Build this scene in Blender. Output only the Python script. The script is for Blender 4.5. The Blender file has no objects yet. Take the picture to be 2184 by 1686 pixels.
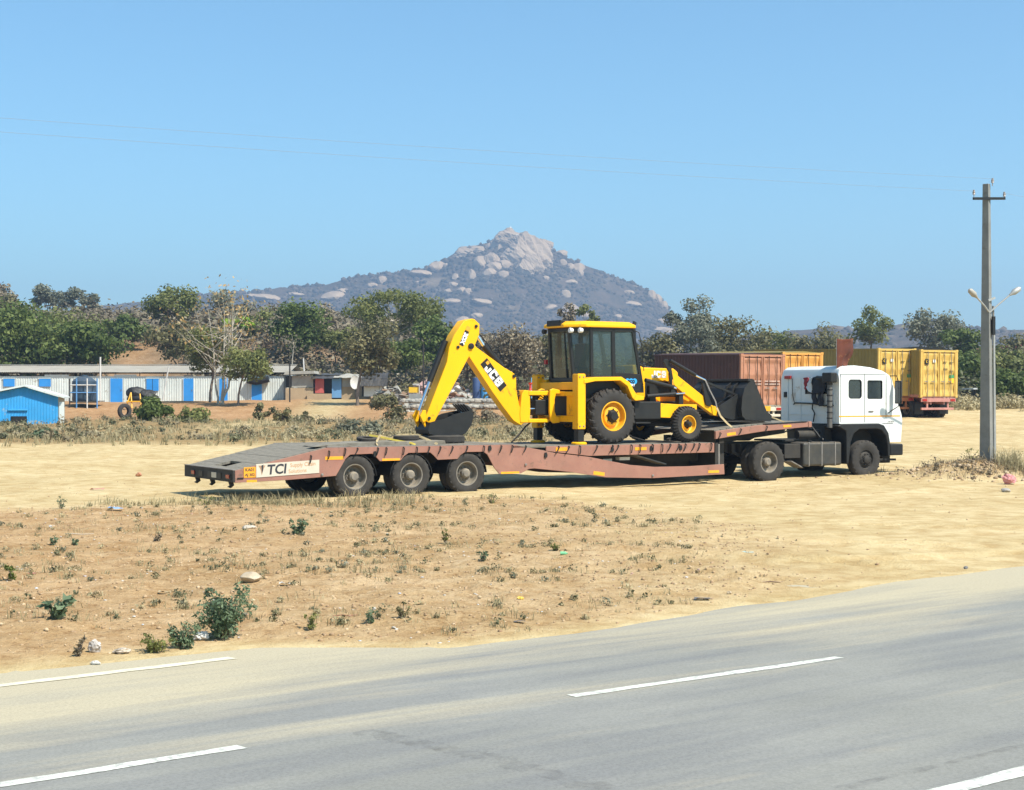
import bpy, bmesh, math, random
import numpy as np
from mathutils import Vector, Matrix
random.seed(7)
rng = np.random.default_rng(7)
SC = bpy.context.scene
COL = SC.collection
R = math.radians

# ------------------------------------------------------------------ camera
# photo measured in a 2184 x 1686 grid; focal length 3300 of its pixels, eye 2.4 m above the road
F, CX, CY, EYE = 3300.0, 1092.0, 843.0, 2.4
cam_d = bpy.data.cameras.new("camera"); cam = bpy.data.objects.new("camera", cam_d); COL.objects.link(cam)
cam_d.sensor_width = 36.0; cam_d.lens = 36.0 * F / 2184.0
cam_d.clip_start = 0.1; cam_d.clip_end = 20000
cam.location = (0, 0, EYE); cam.rotation_euler = (R(90), 0, 0)
SC.camera = cam

# ------------------------------------------------------------------ sky, sun, exposure
SUN_EL, SUN_AZ = 52.0, 128.0          # azimuth clockwise from +Y (north): right and a little behind the camera
w = bpy.data.worlds.new("World"); SC.world = w; w.use_nodes = True
nt = w.node_tree; nt.nodes.clear()
sky = nt.nodes.new("ShaderNodeTexSky"); sky.sky_type = 'NISHITA'; sky.sun_disc = False
sky.sun_elevation = R(SUN_EL); sky.sun_rotation = R(SUN_AZ)
sky.altitude = 300; sky.air_density = 1.0; sky.dust_density = 0.9; sky.ozone_density = 3.0
bg = nt.nodes.new("ShaderNodeBackground"); bg.inputs[1].default_value = 0.118
wo = nt.nodes.new("ShaderNodeOutputWorld")
tint = nt.nodes.new("ShaderNodeMix"); tint.data_type = 'RGBA'; tint.blend_type = 'MULTIPLY'; tint.inputs[0].default_value = 1.0
tint.inputs[7].default_value = (0.73, 1.04, 1.06, 1)      # the photograph's cooler white balance, the same all over the sky
nt.links.new(sky.outputs[0], tint.inputs[6]); nt.links.new(tint.outputs[2], bg.inputs[0]); nt.links.new(bg.outputs[0], wo.inputs[0])
sd = bpy.data.lights.new("sun", 'SUN'); sun = bpy.data.objects.new("sun", sd); COL.objects.link(sun)
sd.energy = 5.0; sd.angle = R(0.53); sd.color = (1.0, 0.95, 0.86)
az, el = R(SUN_AZ), R(SUN_EL)
sdir = Vector((math.sin(az) * math.cos(el), math.cos(az) * math.cos(el), math.sin(el)))
sun.rotation_euler = sdir.to_track_quat('Z', 'Y').to_euler(); sun.location = (20, -10, 40)
vs = SC.view_settings; vs.view_transform = 'Standard'; vs.look = 'None'; vs.exposure = 0.6; vs.gamma = 1.0
SC.cycles.max_bounces = 6; SC.cycles.transparent_max_bounces = 12; SC.cycles.volume_bounces = 0
SC.cycles.use_denoising = True

# ------------------------------------------------------------------ helpers
def P(x, y, Y):
    """pixel of the 2184 grid at depth Y -> world"""
    return Vector(((x - CX) / F * Y, Y, EYE + (CY - y) / F * Y))
def PX(x, Y): return (x - CX) / F * Y
def sstep(a, b, x):
    t = np.clip((np.asarray(x, float) - a) / (b - a), 0, 1); return t * t * (3 - 2 * t)
def _h(i, j, s):
    n = (i * 374761393 + j * 668265263 + s * 974711) & 0xffffffff
    n = ((n ^ (n >> 13)) * 1274126177) & 0xffffffff
    return ((n ^ (n >> 16)) & 0xffff) / 65535.0
def vn(x, y, s=0):
    x = np.asarray(x, float); y = np.asarray(y, float)
    i = np.floor(x).astype(np.int64); j = np.floor(y).astype(np.int64); u = x - i; v = y - j
    u = u * u * (3 - 2 * u); v = v * v * (3 - 2 * v)
    return (_h(i, j, s) * (1 - u) + _h(i + 1, j, s) * u) * (1 - v) + (_h(i, j + 1, s) * (1 - u) + _h(i + 1, j + 1, s) * u) * v
def fbm(x, y, s=0, o=4):
    a, t, f = 0.5, 0.0, 1.0
    for k in range(o):
        t = t + a * (vn(x * f, y * f, s + k) - 0.5); a *= 0.5; f *= 2.03
    return t

class N:
    """small node-tree writer for one material"""
    def __init__(s, name):
        s.m = bpy.data.materials.new(name); s.m.use_nodes = True; s.t = s.m.node_tree; s.t.nodes.clear()
        s.out = s.t.nodes.new("ShaderNodeOutputMaterial")
    def n(s, typ, **kw):
        nd = s.t.nodes.new(typ)
        for k, v in kw.items(): setattr(nd, k, v)
        return nd
    def l(s, a, b): s.t.links.new(a, b)
    def coord(s, kind='Object', sc=(1, 1, 1), rot=(0, 0, 0)):
        c = s.n("ShaderNodeTexCoord"); mp = s.n("ShaderNodeMapping")
        mp.inputs['Scale'].default_value = sc; mp.inputs['Rotation'].default_value = rot
        s.l(c.outputs[kind], mp.inputs[0]); return mp.outputs[0]
    def noise(s, co, scale, detail=4, rough=.55, dist=0):
        nd = s.n("ShaderNodeTexNoise"); nd.inputs['Scale'].default_value = scale; nd.inputs['Detail'].default_value = detail
        nd.inputs['Roughness'].default_value = rough; nd.inputs['Distortion'].default_value = dist
        s.l(co, nd.inputs['Vector']); return nd.outputs['Fac']
    def ramp(s, f, stops):
        nd = s.n("ShaderNodeValToRGB"); e = nd.color_ramp.elements
        while len(e) < len(stops): e.new(0.5)
        for q, (p, c) in zip(e, stops):
            q.position = p; q.color = (c, c, c, 1) if not hasattr(c, '__len__') else (*c[:3], 1)
        s.l(f, nd.inputs[0]); return nd.outputs[0]
    def mix(s, f, a, b, mode='MIX'):
        nd = s.n("ShaderNodeMix", data_type='RGBA', blend_type=mode)
        for sock, v in ((nd.inputs[0], f), (nd.inputs[6], a), (nd.inputs[7], b)):
            if hasattr(v, 'is_output'): s.l(v, sock)
            elif hasattr(v, '__len__'): sock.default_value = (*v[:3], 1)
            else: sock.default_value = v
        return nd.outputs[2]
    def math(s, op, a, b=0.5):
        nd = s.n("ShaderNodeMath", operation=op)
        for sock, v in ((nd.inputs[0], a), (nd.inputs[1], b)):
            if hasattr(v, 'is_output'): s.l(v, sock)
            else: sock.default_value = v
        return nd.outputs[0]
    def bump(s, h, st=.3, dist=.02):
        nd = s.n("ShaderNodeBump"); nd.inputs['Strength'].default_value = st; nd.inputs['Distance'].default_value = dist
        s.l(h, nd.inputs['Height']); return nd.outputs[0]
    def bsdf(s, col, rough=.6, metal=0., normal=None, spec=.5, coat=0.):
        b = s.n("ShaderNodeBsdfPrincipled")
        for k, v in (('Base Color', col), ('Roughness', rough), ('Metallic', metal), ('Specular IOR Level', spec), ('Coat Weight', coat)):
            if hasattr(v, 'is_output'): s.l(v, b.inputs[k])
            elif hasattr(v, '__len__'): b.inputs[k].default_value = (*v[:3], 1)
            else: b.inputs[k].default_value = v
        if normal is not None: s.l(normal, b.inputs['Normal'])
        s.l(b.outputs[0], s.out.inputs[0]); return b

DUST = (0.46, 0.35, 0.2)
def paint(name, col, rough=.45, metal=0., var=.14, scale=3., dust=.25, dustcol=DUST, wear=0., wearcol=(.1, .07, .05), bump=.0, coat=0., spec=.5):
    """painted or moulded surface: blotchy tone, dust that settles on what faces up, optional worn patches"""
    k = N(name); co = k.coord()
    a = k.noise(co, scale, 5, .6)
    c = k.mix(k.ramp(a, [(.3, 0.), (.7, 1.)]), [x * (1 - var) for x in col], [min(1, x * (1 + var)) for x in col])
    if wear:
        b = k.noise(co, scale * 2.3, 6, .65, .4)
        c = k.mix(k.ramp(b, [(.62 - wear * .2, 0.), (.72 - wear * .1, 1.)]), c, wearcol)
    r = rough
    if dust:
        g = k.n("ShaderNodeNewGeometry"); sx = k.n("ShaderNodeSeparateXYZ"); k.l(g.outputs['Normal'], sx.inputs[0])
        up = k.ramp(sx.outputs[2], [(.2, .35), (.95, 1.)])
        d = k.noise(co, scale * 1.7, 6, .65, .3)
        f = k.math('MULTIPLY', k.math('MULTIPLY', k.ramp(d, [(.3, .15), (.75, 1.)]), up), dust)
        c = k.mix(f, c, dustcol); r = k.math('ADD', k.math('MULTIPLY', f, .5), rough)
    nm = k.bump(k.noise(co, scale * 12, 3), bump, .01) if bump else None
    k.bsdf(c, r, metal, nm, spec, coat)
    return k.m

def glass(name, tint, gloss=.1):
    k = N(name)
    tr = k.n("ShaderNodeBsdfTransparent"); tr.inputs[0].default_value = (*tint, 1)
    gl = k.n("ShaderNodeBsdfGlossy"); gl.inputs['Roughness'].default_value = .04; gl.inputs[0].default_value = (.9, .95, .95, 1)
    lw = k.n("ShaderNodeLayerWeight"); lw.inputs[0].default_value = .5
    fr = k.math('ADD', k.math('MULTIPLY', k.math('POWER', lw.outputs['Facing'], 3.), .55), .04)
    df = k.n("ShaderNodeBsdfDiffuse"); df.inputs[0].default_value = (.16, .20, .20, 1)
    m0 = k.n("ShaderNodeMixShader"); m0.inputs[0].default_value = gloss
    k.l(tr.outputs[0], m0.inputs[1]); k.l(df.outputs[0], m0.inputs[2])
    mx = k.n("ShaderNodeMixShader"); k.l(fr, mx.inputs[0]); k.l(m0.outputs[0], mx.inputs[1]); k.l(gl.outputs[0], mx.inputs[2])
    k.l(mx.outputs[0], k.out.inputs[0]); return k.m

BASE = {}
def fin(me, mat, name):
    o = bpy.data.objects.new(name, me); COL.objects.link(o)
    if mat is not None and not me.materials: me.materials.append(mat)
    return o
def tag(o, label=None, cat=None, group=None, kind=None):
    for k, v in (('label', label), ('category', cat), ('group', group), ('kind', kind)):
        if v: o[k] = v
    return o
def thing(name, label, cat, base=(0, 0, 0), frame=((0, 0, 0), 0.), group=None):
    """Empty at the thing's base; its parts are given in frame coordinates"""
    o = bpy.data.objects.new(name, None); COL.objects.link(o); o.empty_display_size = .2
    b = Vector(base); o.location = Vector(frame[0]) + Matrix.Rotation(frame[1], 3, 'Z') @ b
    o.rotation_euler = (0, 0, frame[1]); BASE[o.name] = b
    return tag(o, label, cat, group)
def sub(name, parent, loc=(0, 0, 0)):
    """an Empty part (a wheel) whose sub-parts are given round its own centre"""
    o = bpy.data.objects.new(name, None); COL.objects.link(o); o.parent = parent
    o.location = Vector(loc) - BASE[parent.name]; BASE[o.name] = Vector((0, 0, 0)); o.empty_display_size = .1
    return o
class MB:
    def __init__(s): s.v = []; s.f = []
    def add(s, vs, fs):
        o = len(s.v); s.v += [tuple(p) for p in vs]; s.f += [tuple(i + o for i in f) for f in fs]; return s
    def box(s, a, b):
        (x0, y0, z0), (x1, y1, z1) = a, b
        return s.add([(x0, y0, z0), (x1, y0, z0), (x1, y1, z0), (x0, y1, z0), (x0, y0, z1), (x1, y0, z1), (x1, y1, z1), (x0, y1, z1)],
                     [(0, 3, 2, 1), (4, 5, 6, 7), (0, 1, 5, 4), (1, 2, 6, 5), (2, 3, 7, 6), (3, 0, 4, 7)])
    def bar(s, p, q, wd, ht, up=(0, 0, 1)):
        p, q = Vector(p), Vector(q); d = (q - p).normalized(); up = Vector(up)
        if abs(d.dot(up)) > .99: up = Vector((1, 0, 0))
        a = d.cross(up).normalized() * wd / 2; b = a.cross(d).normalized() * ht / 2
        return s.add([p - a - b, p + a - b, p + a + b, p - a + b, q - a - b, q + a - b, q + a + b, q - a + b],
                     [(3, 2, 1, 0), (4, 5, 6, 7), (0, 1, 5, 4), (1, 2, 6, 5), (2, 3, 7, 6), (3, 0, 4, 7)])
    def prism(s, poly, a, b, axis='y'):
        n = len(poly)
        f = {'y': lambda p, t: (p[0], t, p[1]), 'x': lambda p, t: (t, p[0], p[1]), 'z': lambda p, t: (p[0], p[1], t)}[axis]
        return s.add([f(p, a) for p in poly] + [f(p, b) for p in poly],
                     [tuple(range(n)), tuple(range(2 * n - 1, n - 1, -1))] + [(i, i + n, (i + 1) % n + n, (i + 1) % n) for i in range(n)])
    def tube(s, pts, r, n=8, caps=True):
        pts = [Vector(p) for p in pts]; rs = r if hasattr(r, '__len__') else [r] * len(pts)
        vs, fs = [], []; ref = None
        for i, p in enumerate(pts):
            d = (pts[min(i + 1, len(pts) - 1)] - pts[max(i - 1, 0)])
            d = d.normalized() if d.length > 1e-9 else Vector((0, 0, 1))
            if ref is None: ref = d.orthogonal().normalized()
            ref = (ref - d * ref.dot(d)); ref = ref.normalized() if ref.length > 1e-6 else d.orthogonal().normalized()
            b = d.cross(ref)
            vs += [p + (ref * math.cos(2 * math.pi * k / n) + b * math.sin(2 * math.pi * k / n)) * rs[i] for k in range(n)]
        for i in range(len(pts) - 1):
            for k in range(n):
                fs.append((i * n + k, i * n + (k + 1) % n, (i + 1) * n + (k + 1) % n, (i + 1) * n + k))
        if caps: fs += [tuple(range(n - 1, -1, -1)), tuple(range((len(pts) - 1) * n, len(pts) * n))]
        return s.add(vs, fs)
    def lathe(s, prof, n=32, c=(0, 0, 0), axis='y', closed=False, cap=(False, False)):
        vs, fs = [], []
        for r_, h in prof:
            for k in range(n):
                a = 2 * math.pi * k / n; u, v = r_ * math.cos(a), r_ * math.sin(a)
                q = {'y': (u, h, v), 'z': (u, v, h), 'x': (h, u, v)}[axis]; vs.append((q[0] + c[0], q[1] + c[1], q[2] + c[2]))
        m = len(prof)
        for i in range(m if closed else m - 1):
            j = (i + 1) % m
            for k in range(n): fs.append((i * n + k, i * n + (k + 1) % n, j * n + (k + 1) % n, j * n + k))
        if cap[0]: fs.append(tuple(range(n)))
        if cap[1]: fs.append(tuple(range((m - 1) * n, m * n)))
        return s.add(vs, fs)
    def xf(s, M):
        s.v = [tuple(M @ Vector(p)) for p in s.v]; return s
    def mesh(s, name, smooth=False, b=Vector((0, 0, 0)), recalc=True):
        me = bpy.data.meshes.new(name); me.from_pydata([(p[0] - b[0], p[1] - b[1], p[2] - b[2]) for p in s.v], [], s.f)
        if recalc:
            bm = bmesh.new(); bm.from_mesh(me); bmesh.ops.recalc_face_normals(bm, faces=bm.faces); bm.to_mesh(me); bm.free()
        if smooth:
            me.polygons.foreach_set('use_smooth', [True] * len(me.polygons))
            try: me.set_sharp_from_angle(angle=R(35))
            except Exception: pass
        me.update(); return me
    def build(s, name, mat, parent=None, smooth=False, bevel=0., seg=2, label=None, recalc=True):
        b = BASE[parent.name] if parent is not None else Vector((0, 0, 0))
        o = fin(s.mesh(name, smooth, b, recalc), mat, name)
        if parent is not None: o.parent = parent; BASE[o.name] = b
        if bevel:
            md = o.modifiers.new("bevel", 'BEVEL'); md.width = bevel; md.segments = seg; md.limit_method = 'ANGLE'; md.angle_limit = R(40)
            if smooth or seg > 1: 
                o.data.polygons.foreach_set('use_smooth', [True] * len(o.data.polygons)); md.harden_normals = True
        if label: o['label'] = label
        return o
def box(name, mat, parent, a, b, bevel=0., **k): return MB().box(a, b).build(name, mat, parent, bevel=bevel, **k)
def place(me, name, parent, loc, rot=(0, 0, 0), sc=(1, 1, 1), mat=None):
    """another object on shared mesh data"""
    o = fin(me, mat, name); o.parent = parent
    o.location = Vector(loc) - (BASE[parent.name] if parent is not None else Vector((0, 0, 0))); o.rotation_euler = rot; o.scale = sc
    BASE[o.name] = Vector((0, 0, 0)); return o
def cut(o, cutters):
    """boolean the cutter boxes out of mesh object o and bake it"""
    tmp = []
    for i, mb in enumerate(cutters):
        c = bpy.data.objects.new("tmp_cut", mb.mesh("tmp_cut")); COL.objects.link(c)
        c.matrix_world = Matrix.Identity(4); tmp.append(c)
    bpy.context.view_layer.update()
    for c in tmp:
        c.matrix_world = o.matrix_world.copy()
        md = o.modifiers.new("b", 'BOOLEAN'); md.operation = 'DIFFERENCE'; md.object = c; md.solver = 'EXACT'
    bpy.context.view_layer.update()
    dg = bpy.context.evaluated_depsgraph_get()
    me = bpy.data.meshes.new_from_object(o.evaluated_get(dg)); o.modifiers.clear(); o.data = me
    for c in tmp: bpy.data.objects.remove(c)
    return o
def text(s, size, bold=0., shear=0., extr=.002, sx=1.):
    """glyph outlines as an MB in the XY plane, centred"""
    cu = bpy.data.curves.new("glyphs", 'FONT'); cu.body = s; cu.size = size; cu.offset = bold; cu.shear = shear; cu.extrude = extr
    cu.align_x = 'CENTER'; cu.align_y = 'CENTER'; cu.resolution_u = 3
    o = bpy.data.objects.new("glyphs", cu); COL.objects.link(o)
    dg = bpy.context.evaluated_depsgraph_get(); me = bpy.data.meshes.new_from_object(o.evaluated_get(dg))
    mb = MB(); mb.add([(v.co.x * sx, v.co.y, v.co.z) for v in me.vertices], [tuple(p.vertices) for p in me.polygons])
    bpy.data.objects.remove(o); bpy.data.meshes.remove(me); return mb
def onto(mb, org, xd, yd):
    """map an XY-plane MB onto a plane: x->xd, y->yd, z->outward"""
    xd, yd, org = Vector(xd).normalized(), Vector(yd).normalized(), Vector(org); zd = xd.cross(yd)
    mb.v = [tuple(org + xd * p[0] + yd * p[1] + zd * p[2]) for p in mb.v]; return mb
def leafmesh(name, C, Rad, n, size, mat, flat=1., tones=None, droop=0., aspect=.6, outward=.6, seed=0, parent=None, kind=None):
    """n leaf-sized faces round every centre in C (ellipsoid radii Rad), with a tone per leaf"""
    rg = np.random.default_rng(seed); C = np.asarray(C, float); Rad = np.asarray(Rad, float)
    if Rad.ndim == 1: Rad = np.repeat(Rad[:, None], 3, 1)
    k = len(C); ns = np.full(k, n) if np.isscalar(n) else np.asarray(n, int)
    idx = np.repeat(np.arange(k), ns); m = len(idx)
    d = rg.normal(size=(m, 3)); d /= np.linalg.norm(d, axis=1, keepdims=True)
    rr = rg.random(m) ** .45
    pos = C[idx] + d * rr[:, None] * Rad[idx] * np.array([1, 1, flat])
    nr = d * outward + rg.normal(size=(m, 3)) * .55 + np.array([0, 0, .35]); nr /= np.linalg.norm(nr, axis=1, keepdims=True)
    a = np.cross(nr, rg.normal(size=(m, 3))); a /= np.linalg.norm(a, axis=1, keepdims=True) + 1e-9
    b = np.cross(nr, a); a[:, 2] -= droop
    sz = size * (.6 + .8 * rg.random(m))[:, None]
    V = np.stack([pos - a * sz * .5, pos + b * sz * aspect * .5, pos + a * sz * .5, pos - b * sz * aspect * .5], 1).reshape(-1, 3)
    bs = BASE[parent.name] if parent is not None else Vector((0, 0, 0)); V = V - np.array(bs)
    me = bpy.data.meshes.new(name); me.vertices.add(4 * m); me.vertices.foreach_set('co', V.ravel())
    me.loops.add(4 * m); me.loops.foreach_set('vertex_index', np.arange(4 * m, dtype=np.int32))
    me.polygons.add(m); me.polygons.foreach_set('loop_start', np.arange(0, 4 * m, 4, dtype=np.int32))
    me.update(calc_edges=True)
    t = rg.random(k)[idx] * .5 + rg.random(m) * .5 if tones is None else np.clip(np.asarray(tones)[idx] * .6 + rg.random(m) * .4, 0, 1)
    at = me.attributes.new('tone', 'FLOAT', 'POINT'); at.data.foreach_set('value', np.repeat(t, 4).astype(np.float32))
    o = fin(me, mat, name)
    if parent is not None: o.parent = parent
    if kind: o['kind'] = kind
    return o
def leafmat(name, stops, trans=.3, rough=.6):
    k = N(name); at = k.n("ShaderNodeAttribute", attribute_name='tone')
    c = k.ramp(at.outputs['Fac'], stops)
    d = k.n("ShaderNodeBsdfPrincipled"); d.inputs['Roughness'].default_value = rough; d.inputs['Specular IOR Level'].default_value = .3; k.l(c, d.inputs['Base Color'])
    t = k.n("ShaderNodeBsdfTranslucent"); k.l(c, t.inputs[0])
    m = k.n("ShaderNodeMixShader"); m.inputs[0].default_value = trans
    k.l(d.outputs[0], m.inputs[1]); k.l(t.outputs[0], m.inputs[2]); k.l(m.outputs[0], k.out.inputs[0]); return k.m
# ------------------------------------------------------------------ terrain
RA = R(37.5); RC, RS = math.cos(RA), math.sin(RA)          # road direction
def rq(x, y): return RC * x + RS * y, -RS * x + RC * y     # along the road, across it
POLE = (PX(2104, 43.4), 43.4)
def soil_edge(r):
    return np.interp(r, [-60, 3, 7.0, 8.4, 10.5, 12.6, 16, 20, 60], [13.2, 13.15, 13.0, 11.75, 11.75, 12.1, 12.55, 12.75, 13.0])
def ground(x, y, fine=True):
    x = np.asarray(x, float); y = np.asarray(y, float)
    # lot: level by the road, then a slow rise
    right = .023 * np.clip(y - 40, 0, 60) + .004 * np.clip(y - 100, 0, 300)
    left = .022 * np.clip(y - 40, 0, 22) + .1 * sstep(62, 100, y) + 1.22 * sstep(108, 131, y)
    lw = sstep(9, -1, x); z = left * lw + right * (1 - lw)
    lw2 = sstep(40, -40, x)
    rise = 9.5 * sstep(143, 205, y) + 4.2 * sstep(200, 310, y) - 12.5 * sstep(340, 620, y)
    z = z + rise * (.12 + .88 * lw2)
    r, q = rq(x, y); e = soil_edge(r)
    if fine:
        e = e + .32 * fbm(r * .8, q * .8, 5) + .05 * fbm(r * 4, q * 4, 9)
        n = fbm(x * .35, y * .35, 3) * .16 * sstep(15, 25, q) + fbm(x * 1.5, y * 1.5, 11) * .05
        vg = verge(x, y)
        n = n + vg * (fbm(x * 3.1, y * 3.1, 21, 5) * .13 + .05 * np.abs(fbm(x * 7, y * 7, 31, 3)))
        # old wheel ruts crossing the bare shoulder
        for (ax, ay, dx, dy, dep) in ((3.0, 22.5, .88, -.47, .035), (3.6, 25.0, .95, -.3, .04), (8.0, 27.5, .97, -.25, .03), (2.2, 20.4, .8, -.6, .035), (7.0, 23.0, .9, .43, .025)):
            dd = (x - ax) * -dy + (y - ay) * dx + .5 * fbm(x * .3, y * .3, int(ax * 10)); al = (x - ax) * dx + (y - ay) * dy
            n = n - dep * 1.9 * np.exp(-(dd / .17) ** 2) * sstep(-4, -2, al) * sstep(5, 2.5, al) + dep * 1.1 * np.exp(-((np.abs(dd) - .32) / .13) ** 2) * sstep(-4, -2, al) * sstep(5, 2.5, al)
        n = n * sstep(.3, 1.8, q - e)
        far = sstep(60, 75, y)
        n = n * (1 - far) + far * (fbm(x * .12, y * .12, 41) * .5 + fbm(x * .5, y * .5, 43) * .22)
        m = np.exp(-(((x - POLE[0] + .5) / 1.9) ** 2 + ((y - POLE[1] + .2) / 1.0) ** 2) ** 1.3)
        n = n + m * (.42 + .2 * fbm(x * 4, y * 4, 51, 3))  # higher clumps get lighter leaves: sunlit crown tops put into the tone
        # trailer and lot wheels stand on the smooth, level part
        z = z + n
    z = z + .06 * sstep(0, 2.5, q - e)
    return np.where(q < e + .3, -.09 + (.09 + z + .012) * sstep(-.35, .3, q - e), z)
def verge(x, y):
    """1 where the ground is the rough weedy verge between road and trailer"""
    r, q = rq(x, y)
    lim = np.interp(x, [-12, -6, -2, 1, 3.2, 4.6], [31, 33.5, 35.2, 34, 31, 28])
    v = sstep(0, .8, q - soil_edge(r) - .2) * sstep(lim + 1.4, lim - 1.4, y + 2.4 * fbm(x * .5, y * .5, 61)) * sstep(6.2, .2, x + 2.6 * fbm(x * .5, y * .5, 63))
    return v
def gz(x, y): return float(ground(np.array([x]), np.array([y]))[0])

xs = np.concatenate([-np.geomspace(2600, 62, 26), np.arange(-60, -20, 1.6), np.arange(-20, 24, .16), np.arange(24, 62, 1.6), np.geomspace(62, 2600, 26)])
ys = np.concatenate([np.arange(-60, 4, 4.), np.arange(4, 12, .5), np.arange(12, 62, .17), np.arange(62, 150, 1.1), np.arange(150, 420, 5), np.geomspace(420, 3600, 24)])
GX, GY = np.meshgrid(xs, ys); GZ = ground(GX, GY)
nx, ny = len(xs), len(ys); V = np.stack([GX, GY, GZ], -1).reshape(-1, 3)
ii = (np.arange(ny - 1)[:, None] * nx + np.arange(nx - 1)[None]).ravel()
FQ = np.stack([ii, ii + 1, ii + nx + 1, ii + nx], 1)
me = bpy.data.meshes.new("ground"); me.vertices.add(len(V)); me.vertices.foreach_set('co', V.ravel())
me.loops.add(FQ.size); me.loops.foreach_set('vertex_index', FQ.ravel().astype(np.int32))
me.polygons.add(len(FQ)); me.polygons.foreach_set('loop_start', np.arange(0, FQ.size, 4, dtype=np.int32)); me.update(calc_edges=True)
me.polygons.foreach_set('use_smooth', [True] * len(FQ))
# soil kinds: pale lot sand, brown verge soil, red earth of the bank and hillside
sand, brown, red, dry = np.array([.62, .50, .285]), np.array([.535, .39, .222]), np.array([.46, .285, .15]), np.array([.36, .26, .13])
gx, gy = V[:, 0], V[:, 1]; vg = verge(gx, gy)[:, None]
lwv = sstep(9, -2, gx); n1 = (fbm(gx * .25, gy * .25, 71) + .5)
b1 = (sstep(59, 64, gy + 4 * fbm(gx * .2, gy * .2, 73)) * lwv)[:, None]
b2 = (sstep(98, 112, gy) * lwv)[:, None]
b3 = sstep(104, 118, gy + 8 * fbm(gx * .1, gy * .1, 77))[:, None] * (1 - lwv[:, None])
mound = np.exp(-(((gx - POLE[0] + .4) / 2.3) ** 2 + ((gy - POLE[1] + .3) / 1.3) ** 2) ** 2)[:, None]
rdl = (sstep(1, -7, gx) * .7)[:, None]; C = sand * (1 - vg) + (brown * (1 - rdl) + np.array([.51, .345, .188]) * rdl) * vg
C = C * (1 - b1) + dry * b1
path = np.exp(-((gx - np.interp(gy, [60, 90, 110, 130], [-16, -15, -14.5, -15])) / 2.2) ** 2) * lwv   # trodden path up the bank
path = np.clip(path * sstep(70, 84, gy), 0, 1)[:, None]
hs_ = (sstep(139, 147, gy) * sstep(60, 20, gx))[:, None]; tt_ = gx / np.maximum(gy, 1)
patch = np.exp(-((tt_ + .247) / .014) ** 4) * sstep(140, 146, gy) * sstep(186, 176, gy) * sstep(-.25, .05, fbm(gx * .15, gy * .15, 79)); patch = patch[:, None]
C = C * (1 - b2) + red * b2; C = C * (1 - hs_) + np.array([.26, .185, .115]) * hs_; C = C * (1 - patch) + red * 1.05 * patch; C = C * (1 - b3) + dry * b3
C = C * (1 - path) + sand * .9 * path
C = C * (1 - mound * .8) + brown * .85 * mound * .8
rgh = np.clip(vg[:, 0] + mound[:, 0] + b1[:, 0] + b3[:, 0], 0, 1); ar = me.attributes.new('rough', 'FLOAT', 'POINT'); ar.data.foreach_set('value', rgh.astype(np.float32))
at = me.attributes.new('soil', 'FLOAT_COLOR', 'POINT'); at.data.foreach_set('color', np.concatenate([C, np.ones((len(C), 1))], 1).astype(np.float32).ravel())
k = N("soil"); co = k.coord('Object')
at = k.n("ShaderNodeAttribute", attribute_name='soil')
big = k.noise(co, .35, 4, .6); mid = k.noise(co, 2.2, 6, .65, .3); fine = k.noise(co, 26, 5, .7)
c = k.mix(k.ramp(big, [(.35, 0.), (.68, 1.)]), k.mix(1., at.outputs['Color'], (.86, .82, .74), 'MULTIPLY'), k.mix(1., at.outputs['Color'], (1.06, 1.05, 1.04), 'MULTIPLY'))
c = k.mix(k.ramp(mid, [(.36, .75), (.6, 0.)]), c, k.mix(1., c, (.70, .60, .48), 'MULTIPLY'))
c = k.mix(k.ramp(fine, [(.3, .5), (.55, 0.)]), c, k.mix(1., c, (.74, .68, .6), 'MULTIPLY'))
ra = k.n("ShaderNodeAttribute", attribute_name='rough'); cl = k.noise(co, 8.5, 5, .7, .5); c2 = k.noise(co, 3.6, 5, .7, .8)
spk = k.math('MULTIPLY', k.ramp(cl, [(.33, .85), (.47, 0.)]), ra.outputs['Fac']); c = k.mix(spk, c, k.mix(1., c, (.58, .5, .42), 'MULTIPLY'))
spk2 = k.math('MULTIPLY', k.ramp(c2, [(.58, 0.), (.72, .6)]), ra.outputs['Fac']); c = k.mix(spk2, c, (.58, .44, .27))
vo = k.n("ShaderNodeTexVoronoi"); vo.inputs['Scale'].default_value = 9.; k.l(co, vo.inputs[0])
peb = k.ramp(vo.outputs['Distance'], [(.06, 1.), (.16, 0.)])
h = k.math('ADD', k.math('ADD', k.math('MULTIPLY', mid, .6), k.math('MULTIPLY', k.math('MULTIPLY', cl, ra.outputs['Fac']), .7)), k.math('ADD', k.math('MULTIPLY', fine, .35), k.math('MULTIPLY', peb, .12)))
k.bsdf(c, .95, 0, k.bump(h, .8, .09), .1)
tag(fin(me, k.m, "ground"), kind='structure')

# ------------------------------------------------------------------ road
k = N("asphalt"); co = k.coord('Object'); cr = k.coord('Object', (.25, 2.2, 1))     # object is turned along the road: x runs with the traffic
st = k.noise(cr, .9, 6, .6, .2); bl = k.noise(co, .45, 4, .6); gr = k.noise(co, 42, 5, .8); du = k.noise(cr, .55, 6, .62, .4)
c = k.mix(k.ramp(bl, [(.3, 0.), (.7, 1.)]), (.24, .236, .208), (.295, .288, .254))
c = k.mix(k.ramp(st, [(.36, .55), (.55, 0.)]), c, (.185, .187, .187))
sp = k.n("ShaderNodeSeparateXYZ"); k.l(k.coord('Object'), sp.inputs[0])
edge = k.ramp(k.math('MULTIPLY', k.math('SUBTRACT', sp.outputs[1], 9.0), .25), [(.05, 0.), (.95, 1.)])
df = k.math('MULTIPLY', k.ramp(k.math('ADD', k.math('MULTIPLY', edge, .36), du), [(.55, 0.), (.84, 1.)]), .85)
c = k.mix(df, c, (.50, .43, .29))
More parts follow.
